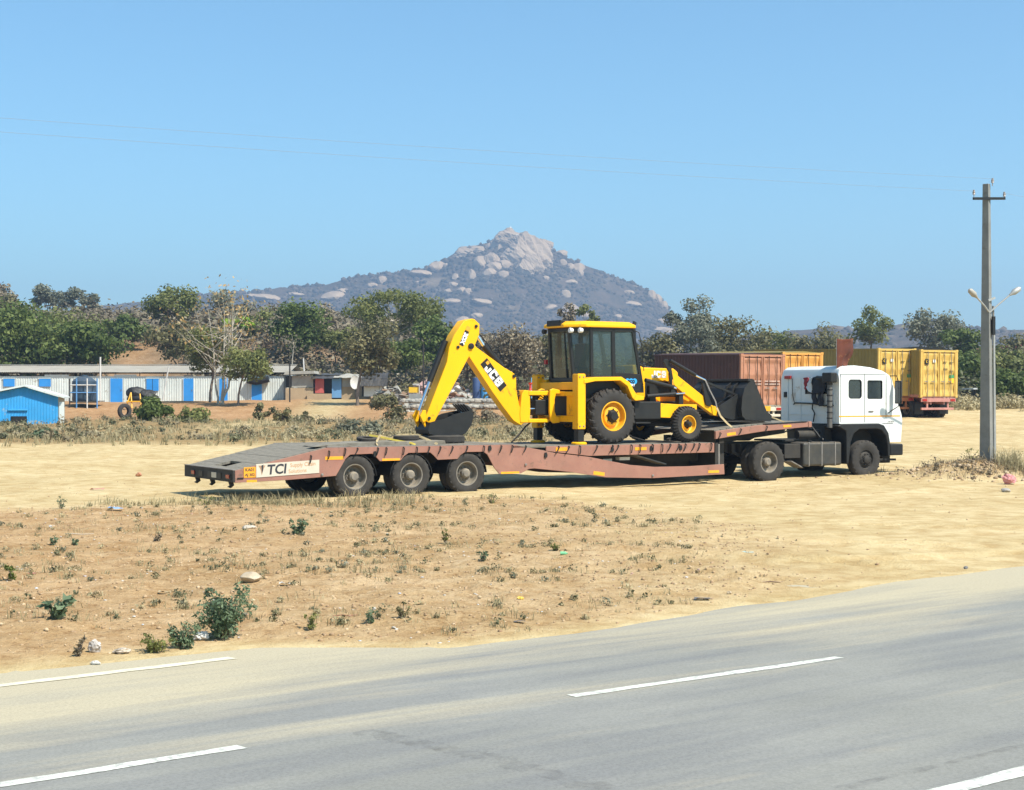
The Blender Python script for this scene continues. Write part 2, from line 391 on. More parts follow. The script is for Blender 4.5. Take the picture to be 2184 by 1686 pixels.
c = k.mix(k.ramp(gr, [(.34, .6), (.58, 0.)]), c, k.mix(1., c, (.6, .6, .6), 'MULTIPLY'))
# a tar-sealed crack crossing the lane
wv = k.n("ShaderNodeTexWave", wave_type='BANDS'); 
k.bsdf(c, .85, 0, k.bump(gr, .35, .01), .08); ASPH = k.m
ROADF = ((0, 0, 0), RA)
bm = bmesh.new()
rxs = np.concatenate([np.arange(-120, -10, 10.), np.arange(-10, 40, 1.), np.arange(40, 400, 12.)]); rys = np.array([-9., -4, 2, 5, 8, 10, 12, 13.35])
gridv = [[bm.verts.new((x, y + (.05 * float(fbm(np.array([x * .8]), np.array([3.]), 3)[0]) if y > 13 else 0), .012 * (1 - ((y - 2) / 11.5) ** 2))) for y in rys] for x in rxs]
for i in range(len(rxs) - 1):
    for j in range(len(rys) - 1): bm.faces.new((gridv[i][j], gridv[i + 1][j], gridv[i + 1][j + 1], gridv[i][j + 1]))
me = bpy.data.meshes.new("road"); bm.to_mesh(me); bm.free()
road = fin(me, ASPH, "road"); road.rotation_euler = (0, 0, RA); tag(road, kind='structure')
def road_z(y): return .012 * (1 - ((y - 2) / 11.5) ** 2)
k = N("road_paint"); co = k.coord('Object')
wr = k.noise(co, 14, 6, .7); w2 = k.noise(co, 2.5, 3)
c = k.mix(k.ramp(w2, [(.35, 0.), (.7, 1.)]), (.62, .62, .52), (.72, .72, .62)); c = k.mix(k.ramp(wr, [(.40, .85), (.52, 0.)]), c, (.34, .33, .30))
k.bsdf(c, .7, 0, None, .3); RPAINT = k.m
k = N("road_paint_dusty"); co = k.coord('Object'); wr = k.noise(co, 6, 6, .7)
c = k.mix(k.ramp(wr, [(.3, .8), (.6, .15)]), (.74, .70, .52), (.5, .41, .27)); k.bsdf(c, .8, 0, None, .2); RPAINT2 = k.m
k = N("tar"); co = k.coord('Object'); df_ = k.n("ShaderNodeBsdfDiffuse"); df_.inputs[0].default_value = (.15, .145, .14, 1); tr0 = k.n("ShaderNodeBsdfTransparent"); mx_ = k.n("ShaderNodeMixShader")
k.l(k.ramp(k.noise(co, 4.5, 6, .7), [(.42, 0.), (.74, .34)]), mx_.inputs[0]); k.l(tr0.outputs[0], mx_.inputs[1]); k.l(df_.outputs[0], mx_.inputs[2]); k.l(mx_.outputs[0], k.out.inputs[0]); TAR = k.m
def marking(name, p, q, wd, mat, lift=.004, jit=.011):
    """a painted strip between two road points (world x, y)"""
    a, b = Vector(rq(*p)), Vector(rq(*q)); n = max(6, int((b - a).length / .25)); vs = []
    d = (b - a).normalized(); nn = Vector((-d.y, d.x))
    for i in range(n + 1):
        c_ = a.lerp(b, i / n)
        for s_ in (-1, 1):
            e_ = c_ + nn * s_ * (wd / 2 + random.uniform(-jit, jit)) + (d * random.uniform(-.03, .03) if i in (0, n) else d * 0)
            vs.append((e_.x, e_.y, road_z(e_.y) + lift))
    o = MB().add(vs, [(2 * i, 2 * i + 2, 2 * i + 3, 2 * i + 1) for i in range(n)]).build(name, mat, recalc=False)
    o.rotation_euler = (0, 0, RA); return tag(o, kind='structure')
def RP(x, y): Y = F * EYE / (y - CY); return ((x - CX) / F * Y, Y)
p0, p1 = RP(1224, 1487), RP(1788, 1405); marking("lane_dash", p0, p1, .115, RPAINT)
q0, q1 = RP(0, 1678), RP(518, 1596); d_ = (Vector(q1) - Vector(q0)).normalized(); marking("lane_dash", tuple(Vector(q1) - d_ * 3.4), q1, .12, RPAINT)
d2 = (Vector(p1) - Vector(p0)).normalized(); e0 = Vector(p1) + d2 * 6.2; marking("lane_dash", tuple(e0), tuple(e0 + d2 * 3.4), .115, RPAINT)
q0, q1 = RP(0, 1464), RP(496, 1405); d_ = (Vector(q1) - Vector(q0)).normalized(); marking("edge_line", tuple(Vector(q1) - d_ * 14), q1, .13, RPAINT2, .005, .012)
q0, q1 = RP(2036, 1686), RP(2184, 1648); d_ = Vector((RC, RS)); marking("edge_line", tuple(Vector(q0) - d_ * 20), tuple(Vector(q0) + d_ * 30), .16, RPAINT)
q0 = Vector(RP(1790, 1686)); marking("tar_joint", tuple(q0 - d_ * 8), tuple(q0 + d_ * 20), .07, TAR, .003, .018)
def tarpath(pts, wd):
    pts = [Vector(rq(*RP(*p))) for p in pts]; vs = []
    for i in range(len(pts) - 1):
        m = 8
        for j in range(m + (i == len(pts) - 2)):
            c_ = pts[i].lerp(pts[i + 1], j / m); d = (pts[i + 1] - pts[i]).normalized(); nn = Vector((-d.y, d.x)); o_ = random.uniform(-.02, .02)
            for s_ in (-1, 1):
                e_ = c_ + nn * (s_ * wd * random.uniform(.3, .62) + o_); vs.append((e_.x, e_.y, road_z(e_.y) + .0035))
    o = MB().add(vs, [(2 * i, 2 * i + 2, 2 * i + 3, 2 * i + 1) for i in range(len(vs) // 2 - 1)]).build("tar_patch", TAR, recalc=False); o.rotation_euler = (0, 0, RA); tag(o, kind='structure')
tarpath([(770, 1562), (870, 1583), (960, 1600), (1010, 1613), (1060, 1622), (1120, 1640), (1210, 1668), (1290, 1690)], .22)

# ------------------------------------------------------------------ rocky hill, far ridge
HY = 2000.; HS = HY / F
sk = [(150, 660), (300, 640), (420, 628), (500, 622), (600, 612), (700, 603), (760, 588), (850, 580), (900, 570), (940, 556), (965, 540), (1000, 527), (1040, 515), (1085, 508), (1130, 512), (1165, 527), (1200, 541), (1240, 560), (1290, 580), (1340, 600), (1380, 618), (1415, 642), (1450, 690), (1480, 715), (1560, 760), (1660, 842)]
skx = np.array([(p[0] - CX) * HS for p in sk]); skz = np.array([EYE + (CY - p[1]) * HS for p in sk])
def hillz(x, y):
    d = (HY - y); H = np.interp(x, skx, skz, left=skz[0], right=0)
    Wd = np.where(d > 0, 330., 420.); t = np.clip(np.abs(d) / Wd, 0, 1)
    z = H * ((1 - t) ** 1.25)
    z = z + 14 * fbm(x * .02, y * .02, 81, 4) * sstep(0, .25, t) * sstep(1, .8, t) + 5 * fbm(x * .07, y * .07, 85, 3) * sstep(1, .85, t)
    return z - 3 * (1 - sstep(1, .97, t)) * 0 - 1.0
hx = np.arange(-620, 380, 5.); hy = np.arange(1665, 2400, 6.); HXg, HYg = np.meshgrid(hx, hy); HZ = hillz(HXg, HYg)
nx, ny = len(hx), len(hy); V = np.stack([HXg, HYg, HZ], -1).reshape(-1, 3)
ii = (np.arange(ny - 1)[:, None] * nx + np.arange(nx - 1)[None]).ravel(); FQ = np.stack([ii, ii + 1, ii + nx + 1, ii + nx], 1)
def gridmesh(name, V, FQ):
    me = bpy.data.meshes.new(name); me.vertices.add(len(V)); me.vertices.foreach_set('co', V.ravel())
    me.loops.add(FQ.size); me.loops.foreach_set('vertex_index', FQ.ravel().astype(np.int32))
    me.polygons.add(len(FQ)); me.polygons.foreach_set('loop_start', np.arange(0, FQ.size, 4, dtype=np.int32)); me.update(calc_edges=True)
    me.polygons.foreach_set('use_smooth', [True] * len(FQ)); return me
k = N("hill_scrub"); co = k.coord('Object')
a = k.noise(co, .06, 6, .65); b = k.noise(co, .016, 4, .6); g = k.noise(co, .3, 4, .7)
c = k.mix(k.ramp(a, [(.38, 0.), (.62, 1.)]), (.055, .046, .03), (.115, .082, .058))
c = k.mix(k.ramp(b, [(.58, 0.), (.66, .8)]), c, (.25, .18, .11))
k.bsdf(c, .95, 0, k.bump(g, .8, 2.), .1); HILLM = k.m
hill = tag(fin(gridmesh("hill", V, FQ), HILLM, "hill"), kind='structure'); BASE[hill.name] = Vector((0, 0, 0))
k = N("granite"); co = k.coord('Object')
a = k.noise(co, .09, 6, .65); b = k.noise(k.coord('Object', (1, 1, .18)), .22, 5, .6)
c = k.mix(k.ramp(a, [(.35, 0.), (.65, 1.)]), (.30, .215, .145), (.46, .34, .23)); c = k.mix(k.ramp(b, [(.35, .7), (.5, 0.)]), c, (.16, .135, .12))
k.bsdf(c, .9, 0, k.bump(k.noise(co, .5, 6, .7), .9, 1.2), .15); GRAN = k.m
def rock(n_sub, seed, facet=.35, ridg=0., npl=9):
    bm = bmesh.new(); bmesh.ops.create_icosphere(bm, subdivisions=n_sub, radius=1.)
    rg = np.random.default_rng(seed); pl = rg.normal(size=(npl, 3)); pl /= np.linalg.norm(pl, axis=1, keepdims=True); dd = .62 + .3 * rg.random(npl)
    for v in bm.verts:
        p = np.array(v.co)
        for q, e in zip(pl, dd):
            t = p @ q
            if t > e: p = p - q * (t - e) * (1 - .15)
        s = 1 + facet * float(fbm(np.array([p[0] * 1.6 + p[2]]), np.array([p[1] * 1.6 - p[2] * .7]), seed, 4)[0])
        if ridg:
            a_ = p[0] * 3.2 + p[2] * .9 + seed
            s -= ridg * max(0, .35 - abs((a_ % 1.) - .5) * 2.2) + ridg * .5 * max(0, .3 - abs(((a_ * 2.7) % 1.) - .5) * 2)
        v.co = Vector(p * s)
    me = bpy.data.meshes.new("boulder"); bm.to_mesh(me); bm.free(); me.materials.append(GRAN)
    return me
def hill_hit(px, py):
    Y = np.arange(1670, 2001, 1.); X = (px - CX) / F * Y; Z = EYE + (CY - py) / F * Y
    below = hillz(X, Y) > Z; i = int(np.argmax(below)) if below.any() else len(Y) - 1
    return X[i], Y[i], Z[i]
rocks = [rock(3, s_) for s_ in range(6)]
BL = [(1210, 215, 60, 62), (1280, 235, 80, 50), (1255, 262, 60, 45), (1325, 222, 55, 40), (1322, 268, 45, 36), (1165, 275, 36, 52), (1000, 232, 70, 44), (1045, 226, 25, 20), (935, 262, 100, 26), (735, 298, 40, 38), (690, 322, 42, 26), (710, 308, 30, 16), (1045, 270, 24, 14), (1090, 283, 28, 32), (905, 312, 22, 20), (1085, 318, 46, 24), (1060, 350, 40, 24), (1120, 352, 40, 38), (1152, 352, 36, 34), (1070, 397, 70, 22), (1215, 400, 90, 24), (1190, 468, 50, 28), (1120, 486, 60, 26), (1600, 168, 50, 28), (1575, 190, 20, 12), (1608, 212, 30, 34), (1640, 232, 34, 30), (1680, 240, 56, 44), (1690, 262, 30, 34), (1645, 305, 50, 22), (1525, 287, 30, 20), (1622, 362, 38, 40), (1668, 352, 18, 16), (1665, 388, 18, 14), (1495, 325, 18, 18), (1540, 430, 60, 26), (1640, 440, 70, 50), (1600, 460, 50, 30), (1720, 470, 50, 30), (1870, 475, 35, 24), (1890, 298, 28, 14), (1925, 355, 44, 20), (1940, 408, 70, 20), (2036, 370, 34, 44), (2062, 388, 36, 46), (2092, 418, 34, 40), (2080, 495, 36, 22), (2090, 536, 110, 26), (500, 372, 90, 40), (545, 350, 50, 24), (330, 365, 80, 16), (190, 378, 120, 26), (110, 372, 70, 16), (270, 362, 50, 14), (430, 375, 24, 14), (640, 370, 50, 14), (1530, 395, 30, 18), (1615, 398, 50, 10), (1790, 290, 30, 18), (1340, 375, 40, 12), (980, 350, 22, 16), (870, 320, 30, 14), (780, 330, 26, 14), (1440, 350, 22, 12), (1750, 345, 26, 14), (1830, 380, 30, 16), (1760, 420, 34, 16), (1450, 450, 40, 16), (1380, 500, 40, 14), (1000, 420, 30, 14), (1110, 435, 36, 12), (1575, 505, 60, 18)]
BL = [b for b in BL if b[3] > 19 or b[2] > 60]
for i_, (zx, zy, wd, ht) in enumerate(BL):
    px, py = (860 + zx / 1.2847) / 1.7582, (820 + (zy + ht * .25) / 1.2847) / 1.7582
    X, Y, Z = hill_hit(px, py); sw = wd / 1.2847 / 1.7582 / F * Y; sh = ht / 1.2847 / 1.7582 / F * Y
    place(rocks[i_ % 6], "boulder", hill, (X, Y + sw * .2, Z + sh * .05), (0, random.uniform(-.2, .2), random.uniform(-.4, .4)), (sw * .70, sw * .62, sh * .80))
def crag(seed, px, py, wd, ht, dy, rot, dep=.7, rg=.12):
    X, Y, Z = (px - CX) / F * (HY + dy), HY + dy, EYE + (CY - py) / F * (HY + dy)
    me = rock(5, seed, .3, rg, 15)
    for v in me.vertices:
        p = v.co; n_ = float(fbm(np.array([p.x * 5 + p.y * 3]), np.array([p.z * 3.2 - p.y * 2.]), seed + 3, 4)[0]); v.co = p * (1 + .16 * (.12 - abs(n_)) * 2)
    place(me, "crag", hill, (X, Y, Z), (0, rot, 0), (wd / 2 / F * Y * 1.08, wd / 2 / F * Y * dep, ht / 2 / F * Y * 1.12))
crag(21, 1068, 544, 84, 108, -4, R(6)); crag(22, 1120, 558, 112, 112, -34, R(-24)); crag(23, 1150, 545, 52, 74, -22, R(-28)); crag(24, 1122, 575, 60, 44, -58, R(-10))
crag(25, 1008, 546, 104, 48, 4, R(-14)); crag(26, 1160, 528, 40, 36, 8, R(-30)); crag(27, 1090, 514, 92, 36, -4, R(6)); crag(28, 1138, 566, 44, 50, -56, R(-22), .6)
crag(29, 1048, 562, 44, 40, -40, R(10), .6)
# scrub that covers the hill: low clumps nobody could count
def clumps(name, X, Y, Z, sx, sz, mat, seed=1):
    rg = np.random.default_rng(seed); n = len(X)
    ic = [(0, 0, 1)] + [(math.cos(a) * .9, math.sin(a) * .9, .35) for a in np.arange(5) * 2 * math.pi / 5] + [(math.cos(a) * .8, math.sin(a) * .8, -.5) for a in (np.arange(5) + .5) * 2 * math.pi / 5]
    fc = [(0, 1 + i, 1 + (i + 1) % 5) for i in range(5)] + [t for i in range(5) for t in ((1 + i, 6 + i, 1 + (i + 1) % 5), (6 + i, 6 + (i + 1) % 5, 1 + (i + 1) % 5))]
    ic = np.array(ic)[None] * (1 + .5 * (rg.random((n, 11, 3)) - .5)); m = 11
    V = ic * np.stack([sx, sx, sz], -1)[:, None, :] + np.stack([X, Y, Z], -1)[:, None, :]
    Fq = (np.array(fc)[None] + (np.arange(n) * m)[:, None, None]).reshape(-1, 3)
    me = bpy.data.meshes.new(name); me.vertices.add(n * m); me.vertices.foreach_set('co', V.ravel())
    me.loops.add(Fq.size); me.loops.foreach_set('vertex_index', Fq.ravel().astype(np.int32)); me.polygons.add(len(Fq)); me.polygons.foreach_set('loop_start', np.arange(0, Fq.size, 3, dtype=np.int32)); me.update(calc_edges=True)
    at = me.attributes.new('tone', 'FLOAT', 'POINT'); at.data.foreach_set('value', np.repeat(rg.random(n), m).astype(np.float32))
    return tag(fin(me, mat, name), kind='stuff')
SCRUBM = leafmat("hill_scrub_leaf", [(0., (.04, .036, .022)), (.5, (.07, .055, .036)), (.8, (.11, .082, .058)), (1., (.15, .115, .08))], .1, .9)
n = 9000; X = rng.uniform(-430, 300, n); Y = 2005 - 335 * rng.random(n) ** 1.1; Z = hillz(X, Y); keep = (Z > 30) & (fbm(X * .03, Y * .03, 91) > -.13)
s_ = rng.uniform(1.6, 4.2, n)
tag(clumps("hill_scrub", X[keep], Y[keep], Z[keep] + .4, s_[keep], s_[keep] * .8, SCRUBM), "low brown and grey-green scrub covering the slopes of the rocky hill")
# distant ridges
rs_ = [(-300, 700), (1200, 740), (1500, 722), (1660, 708), (1740, 696), (1780, 688), (1850, 700), (1920, 684), (1990, 676), (2060, 692), (2184, 701), (2500, 690), (3000, 720)]
RY = 1300.
def ridge(name, pts, RY, dep, seed):
    sx_ = np.array([(p[0] - CX) * RY / F for p in pts]); sz_ = np.array([EYE + (CY - p[1]) * RY / F for p in pts])
    hx = np.arange(sx_[0], sx_[-1], 9.); hy = np.arange(RY - dep, RY + dep, 14.); X, Y = np.meshgrid(hx, hy)
    Z = np.interp(X, sx_, sz_) * (1 - np.abs(Y - RY) / dep) ** .9 + 6 * fbm(X * .03, Y * .03, seed) + 3 * fbm(X * .15, Y * .15, seed + 4) - 1.5
    nx, ny = len(hx), len(hy); V = np.stack([X, Y, Z], -1).reshape(-1, 3); ii = (np.arange(ny - 1)[:, None] * nx + np.arange(nx - 1)[None]).ravel()
    o = tag(fin(gridmesh(name, V, np.stack([ii, ii + 1, ii + nx + 1, ii + nx], 1)), HILLM, name), kind='structure')
    m = 3500; cx = rng.uniform(sx_[0], sx_[-1], m); cy = RY - dep * rng.random(m) * .95; cz = np.interp(cx, sx_, sz_) * (1 - np.abs(cy - RY) / dep) ** .9 + 6 * fbm(cx * .03, cy * .03, seed) - 1.5
    ss = rng.uniform(2., 4.5, m); tag(clumps("ridge_scrub", cx, cy, cz, ss, ss * .8, SCRUBM, seed), "dark scrub on the far low ridge to the right of the hill")
ridge("far_ridge", rs_, RY, 320., 95)

# ------------------------------------------------------------------ air
hz = MB().box((-2700, -80, -4), (2700, 3700, 262)).mesh("haze")
k = N("haze"); pv = k.n("ShaderNodeVolumePrincipled"); pv.inputs['Color'].default_value = (.55, .74, 1., 1); pv.inputs['Density'].default_value = .00036
pv.inputs['Anisotropy'].default_value = .2
k.l(pv.outputs[0], k.out.inputs['Volume']); tag(fin(hz, k.m, "haze"), "thin pale air haze over the whole scene", kind='stuff')
# ------------------------------------------------------------------ vehicle materials
TRAIL = paint("trailer_paint", (.29, .13, .092), .55, 0, .12, 2.2, .45, (.45, .3, .2), .12, (.16, .09, .06))
BLACKM = paint("black_steel", (.010, .011, .012), .5, 0, .3, 3, .07, spec=.35)
DARKM = paint("grimy_chassis", (.016, .015, .014), .75, 0, .3, 4, .14)
RUBBER = paint("tyre_rubber", (.022, .021, .020), .85, 0, .25, 6, .3, (.2, .15, .10))
RUBBERD = paint("dusty_tyre_rubber", (.026, .024, .022), .9, 0, .3, 5, .36, (.19, .155, .11))
STEEL = paint("worn_steel", (.20, .19, .18), .6, .3, .25, 5, .4, wear=.3, wearcol=(.12, .075, .05))
RIMG = paint("grey_rim", (.17, .155, .135), .7, .1, .25, 6, .6)
YEL = paint("backhoe_yellow", (.93, .455, .003), .4, 0, .06, 1.2, .12, (.5, .33, .12), .04, (.35, .2, .02), spec=.25)
YELD = paint("backhoe_yellow_rim", (.80, .40, .008), .45, 0, .1, 4, .12)
CHROME = paint("ram_chrome", (.75, .76, .78), .18, 1., .02, 3, 0)
WHITE = paint("white_cab_paint", (.74, .76, .73), .35, 0, .05, 1.2, .3, (.5, .42, .3), .05, (.55, .5, .42), spec=.4)
WOOD = paint("weathered_deck_timber", (.17, .155, .125), .9, 0, .35, 2.5, .5, (.3, .25, .17), .25, (.06, .05, .04), .25)
ORANGE = paint("amber_reflector", (.85, .36, .015), .4, 0, .1, 8, .12)
SIGNW = paint("white_vinyl", (.60, .53, .42), .5, 0, .06, 4, .25)
GREYT = paint("black_lettering", (.02, .025, .035), .5, 0, .1, 8, .1)
ORTXT = paint("faded_orange_lettering", (.56, .29, .12), .6, 0, .1, 8, .15)
REDM = paint("red_paint", (.45, .03, .025), .5, 0, .15, 5, .2)
BLUEM = paint("bright_blue", (.02, .32, .72), .5, 0, .1, 4, .1)
WHITET = paint("white_lettering", (.82, .82, .8), .5, 0, .03, 4, .05)
ROPE = paint("rope", (.42, .32, .17), .9, 0, .25, 9, .2)
STRAPY = paint("yellow_strap", (.55, .42, .06), .8, 0, .2, 9, .2)
CABG = glass("cab_glass", (.42, .52, .52), .14)
DKGL = paint("dark_window_glass", (.018, .026, .03), .12, 0, .3, 3, .12, (.12, .13, .12), spec=.8)
LAMPG = paint("lamp_lens", (.75, .77, .78), .12, 0, .05, 5, .05)
REARL = paint("red_lens", (.35, .01, .01), .2, 0, .1, 5, .1)

# rig frame: x = s along the truck, y = w away from the road, z up
RIGA = R(31.0); RIG = ((-211 / F * 36.4, 36.4, 0.0), RIGA)
RIG = ((RIG[0][0], RIG[0][1], 0.03), RIGA)

_wm = {}
def wheel_meshes(kind):
    """cached tyre / rim / hub meshes: outer face looks to -y"""
    if kind in _wm: return _wm[kind]
    d = {}
    if kind in ('truck', 'trailer', 'steer', 'spare'):
        Rr, W, rr = {'truck': (.555, .27, .285), 'trailer': (.50, .25, .285), 'steer': (.545, .28, .285), 'spare': (.52, .26, .27)}[kind]
        pr = [(rr, .05), (rr + .015, .012), (rr + .05, -.002), ((rr + Rr) / 2, -.012), (Rr - .06, -.002), (Rr - .025, .015), (Rr - .004, .045)]
        for i in range(5):
            a = .06 + i * (W - .12) / 5; pr += [(Rr, a), (Rr, a + .026), (Rr - .014, a + .029), (Rr - .014, a + .036)]
        pr += [(Rr, W - .05), (Rr - .03, W - .01), ((rr + Rr) / 2, W + .01), (rr + .02, W), (rr, W - .05)]
        m = MB().lathe(pr, 44)
        for i in range(44):      # shoulder blocks
            if i % 2: continue
            a = 2 * math.pi * (i + .5) / 44; M_ = Matrix.Rotation(-a, 4, 'Y')
            b = MB().box((Rr - .045, .006, -.022), (Rr - .006, .03, .022)).xf(M_); m.add(b.v, b.f)
        d['tyre'] = m.mesh("tyre", True)
        if kind != 'spare':
            if kind == 'steer':
                rp = [(rr + .012, .03), (rr + .012, .012), (rr - .012, .016), (rr - .03, .05), (rr - .04, .075), (.2, .05), (.185, .03), (.12, .02), (.115, -.03), (.08, -.05), (0.001, -.055)]
            else:
                rp = [(rr + .012, .03), (rr + .012, .01), (rr - .012, .014), (rr - .025, .06), (rr - .035, .15), (rr - .05, .185), (.19, .185), (.175, .17)]
            m = MB().lathe(rp, 36); d['rim'] = m.mesh("rim", True)
            if kind == 'steer':
                m = MB()
                for i in range(10):
                    a = 2 * math.pi * i / 10; c = (.152 * math.cos(a), 0, .152 * math.sin(a)); m.lathe([(.016, .035), (.016, -.012), (.009, -.02)], 8, c, cap=(False, True))
                for i in range(8):
                    a = 2 * math.pi * (i + .5) / 8; c = (.222 * math.cos(a), 0, .222 * math.sin(a)); m.lathe([(.026, .066), (.02, .052)], 10, c, cap=(False, True))
            else:
                m = MB().lathe([(.178, .18), (.12, .165), (.115, .06), (.085, .03), (.078, .02), (.001, .018)], 24)
                for i in range(10):
                    a = 2 * math.pi * i / 10; m.lathe([(.014, .18), (.014, .13), (.008, .12)], 8, (.15 * math.cos(a), 0, .15 * math.sin(a)), cap=(False, True))
            d['hub'] = m.mesh("hub", True)
    else:
        Rr, W, rr = {'lug': (.715, .42, .365), 'rib': (.485, .27, .225)}[kind]
        pr = [(rr, .06), (rr + .02, .02), (rr + .06, 0), ((rr + Rr) / 2 + .03, -.018), (Rr - .09, .0), (Rr - .05, .03), (Rr - .035, .08), (Rr - .03, W / 2), (Rr - .035, W - .08), (Rr - .05, W - .03), (Rr - .09, W), ((rr + Rr) / 2, W + .015), (rr + .02, W), (rr, W - .06)]
        m = MB().lathe(pr, 48)
        nl = 21 if kind == 'lug' else 34
        for i in range(nl):
            for sd_ in (0, 1):
                a = 2 * math.pi * (i + .5 * sd_) / nl; t = .042 if kind == 'lug' else .024; dp = .045 if kind == 'lug' else .014
                sw = .16 if kind == 'lug' else .03      # how far the bar sweeps round the tyre
                y0, y1, y2 = (W / 2, .05, -.012) if sd_ == 0 else (W / 2, W - .05, W + .012)
                def pt(rad, ang, y): return (rad * math.cos(ang), y, rad * math.sin(ang))
                vs = []
                for (y_, r0, r1, off) in ((y0, Rr - .05, Rr, 0.), (y1, Rr - .07, Rr - .004, sw), (y2, Rr - .13, Rr - .085 + (dp if kind == 'lug' else 0) * .6, sw * 1.25)):
                    for rad in (r0, r1):
                        for e in (-t, t): vs.append(pt(rad, a + off + e / Rr * (1 if rad == r0 else .8), y_))
                fs = []
                for j in (0, 1):
                    o = j * 4; fs += [(o, o + 1, o + 5, o + 4), (o + 2, o + 6, o + 7, o + 3), (o, o + 4, o + 6, o + 2), (o + 1, o + 3, o + 7, o + 5)]
                fs += [(0, 2, 3, 1), (8, 9, 11, 10)]
                m.add(vs, fs)
        d['tyre'] = m.mesh("tyre", True)
        if kind == 'lug': rp = [(rr + .015, .05), (rr + .018, .012), (rr - .01, .012), (rr - .02, .06), (rr - .035, .17), (.27, .19), (.255, .15), (.24, .085), (.20, .075), (.17, .07)]
        else: rp = [(rr + .012, .04), (rr + .014, .01), (rr - .008, .01), (rr - .018, .05), (rr - .03, .10), (.15, .12), (.12, .10), (.105, .09)]
        d['rim'] = MB().lathe(rp, 36).mesh("rim", True)
        h = MB().lathe([(.19, .085), (.145, .07), (.14, .01), (.11, -.02), (.105, -.035), (.001, -.04)] if kind == 'lug' else [(.12, .1), (.085, .085), (.08, .0), (.055, -.03), (.05, -.05), (.001, -.052)], 20)
        for i in range(8 if kind == 'lug' else 6):
            a = 2 * math.pi * i / (8 if kind == 'lug' else 6); q = .185 if kind == 'lug' else .105
            h.lathe([(.016, .085), (.016, .045), (.009, .038)], 8, (q * math.cos(a), 0, q * math.sin(a)), cap=(False, True))
        d['hub'] = h.mesh("hub", True)
    _wm[kind] = d; return d
def wheel(parent, kind, s, wy, z, tm, rm, hm, far=False, spin=None):
    e = sub("wheel", parent, (s, wy, z)); d = wheel_meshes(kind)
    if far: e.rotation_euler = (0, 0, math.pi)
    sp = random.uniform(0, 6) if spin is None else spin
    for nm, m in (('tyre', tm), ('rim', rm), ('hub', hm)):
        if nm in d:
            o = fin(d[nm], None, nm); o.parent = e; o.rotation_euler = (0, sp, 0)
            if not d[nm].materials: d[nm].materials.append(m)
    return e

# ------------------------------------------------------------------ low-bed trailer
T = thing("lowbed_trailer", "long faded pink-brown low-bed trailer carrying the yellow backhoe", "trailer", (0, 1.45, 0), RIG)
TW = 3.2
side = [(-4.42, .43), (-4.42, .70), (-2.2, 1.17), (2.75, 1.16), (3.62, 1.0), (3.96, .93), (4.98, .81), (6.24, .58), (7.02, .51), (8.12, .50), (9.3, .53), (9.32, .26), (6.95, .22), (5.49, .28), (4.45, .44), (3.36, .56), (3.2, .55), (2.98, .45), (2.36, .45), (2.22, .60),
        (2.02, .93), (1.92, 1.0), (1.4, 1.0), (1.28, .93), (1.2, .84), (.66, .83), (.56, .93), (.46, 1.01), (-.12, 1.01), (-.24, .93), (-.32, .84), (-.86, .83), (-.96, .93), (-1.06, 1.01), (-1.62, 1.0), (-1.74, .9), (-1.98, .52), (-3.16, .46)]
for w0, w1 in ((0., .035), (TW - .035, TW)):
    o = MB().prism(side, w0, w1).build("side_beam", TRAIL, T, bevel=.006)
    MB().prism([(-2.2, 1.172), (2.75, 1.162), (2.75, 1.185), (-2.2, 1.195)], w0 - .0, w1 + (.10 if w0 == 0 else 0)).build("edge_angle", STEEL, T)
up = [(3.70, .99), (3.70, 1.10), (8.97, 1.10), (8.97, .85), (4.98, .835), (3.98, .95)]
for w0, w1 in ((-.004, .05), (TW - .05, TW + .004)): MB().prism(up, w0, w1).build("upper_beam", TRAIL, T, bevel=.006)
# arches over the wheels, black mudguards
for s in (-1.48, -.02, 1.48):
    for w0, w1 in ((.05, .75), (TW - .75, TW - .05)):
        pts = [(s + .56 * math.cos(a), .47 + .555 * math.sin(a)) for a in np.linspace(.05, math.pi - .05, 13)]
        inn = [(s + .545 * math.cos(a), .47 + .535 * math.sin(a)) for a in np.linspace(math.pi - .05, .05, 13)]
        MB().prism(pts + inn, w0, w1).build("mudguard", BLACKM, T)
    for wy, far in ((.03, 0), (.34, 0), (TW - .03, 1), (TW - .34, 1)): wheel(T, 'trailer', s, wy, .485, RUBBERD, RIMG, RIMG, bool(far))
    MB().tube([(s, .2, .485), (s, TW - .2, .485)], .075, 10).build("axle", DARKM, T)
# main beams under the deck
for w0 in (.72, TW - .88):
    MB().prism([(-4.2, .48), (-4.2, .64), (-2.2, 1.07), (3.4, 1.05), (9.0, 1.0), (9.0, .6), (5.0, .62), (3.2, .72), (-2.0, .72)], w0, w0 + .16).build("main_beam", DARKM, T)
for s in np.arange(-3.6, 9.0, .9):
    zt = np.interp(s, [-4.4, -2.2, 9], [.62, 1.06, 1.02]); box("cross_member", DARKM, T, (s, .05, zt - .16), (s + .07, TW - .05, zt - .01))
box("tool_box", DARKM, T, (6.7, 1.0, .30), (8.9, 2.0, .80))
box("bulkhead", DARKM, T, (9.05, .06, .30), (9.16, TW - .06, 1.1))
MB().bar((6.2, .5, .92), (7.6, .5, .56), .45, .03).build("brace_plate", STEEL, T)
box("spare_bracket", SIGNW, T, (5.55, .20, .66), (5.82, .22, .74)); box("document_box", SIGNW, T, (6.0, .12, .70), (6.32, .30, .78), label="small pale box under the deck")
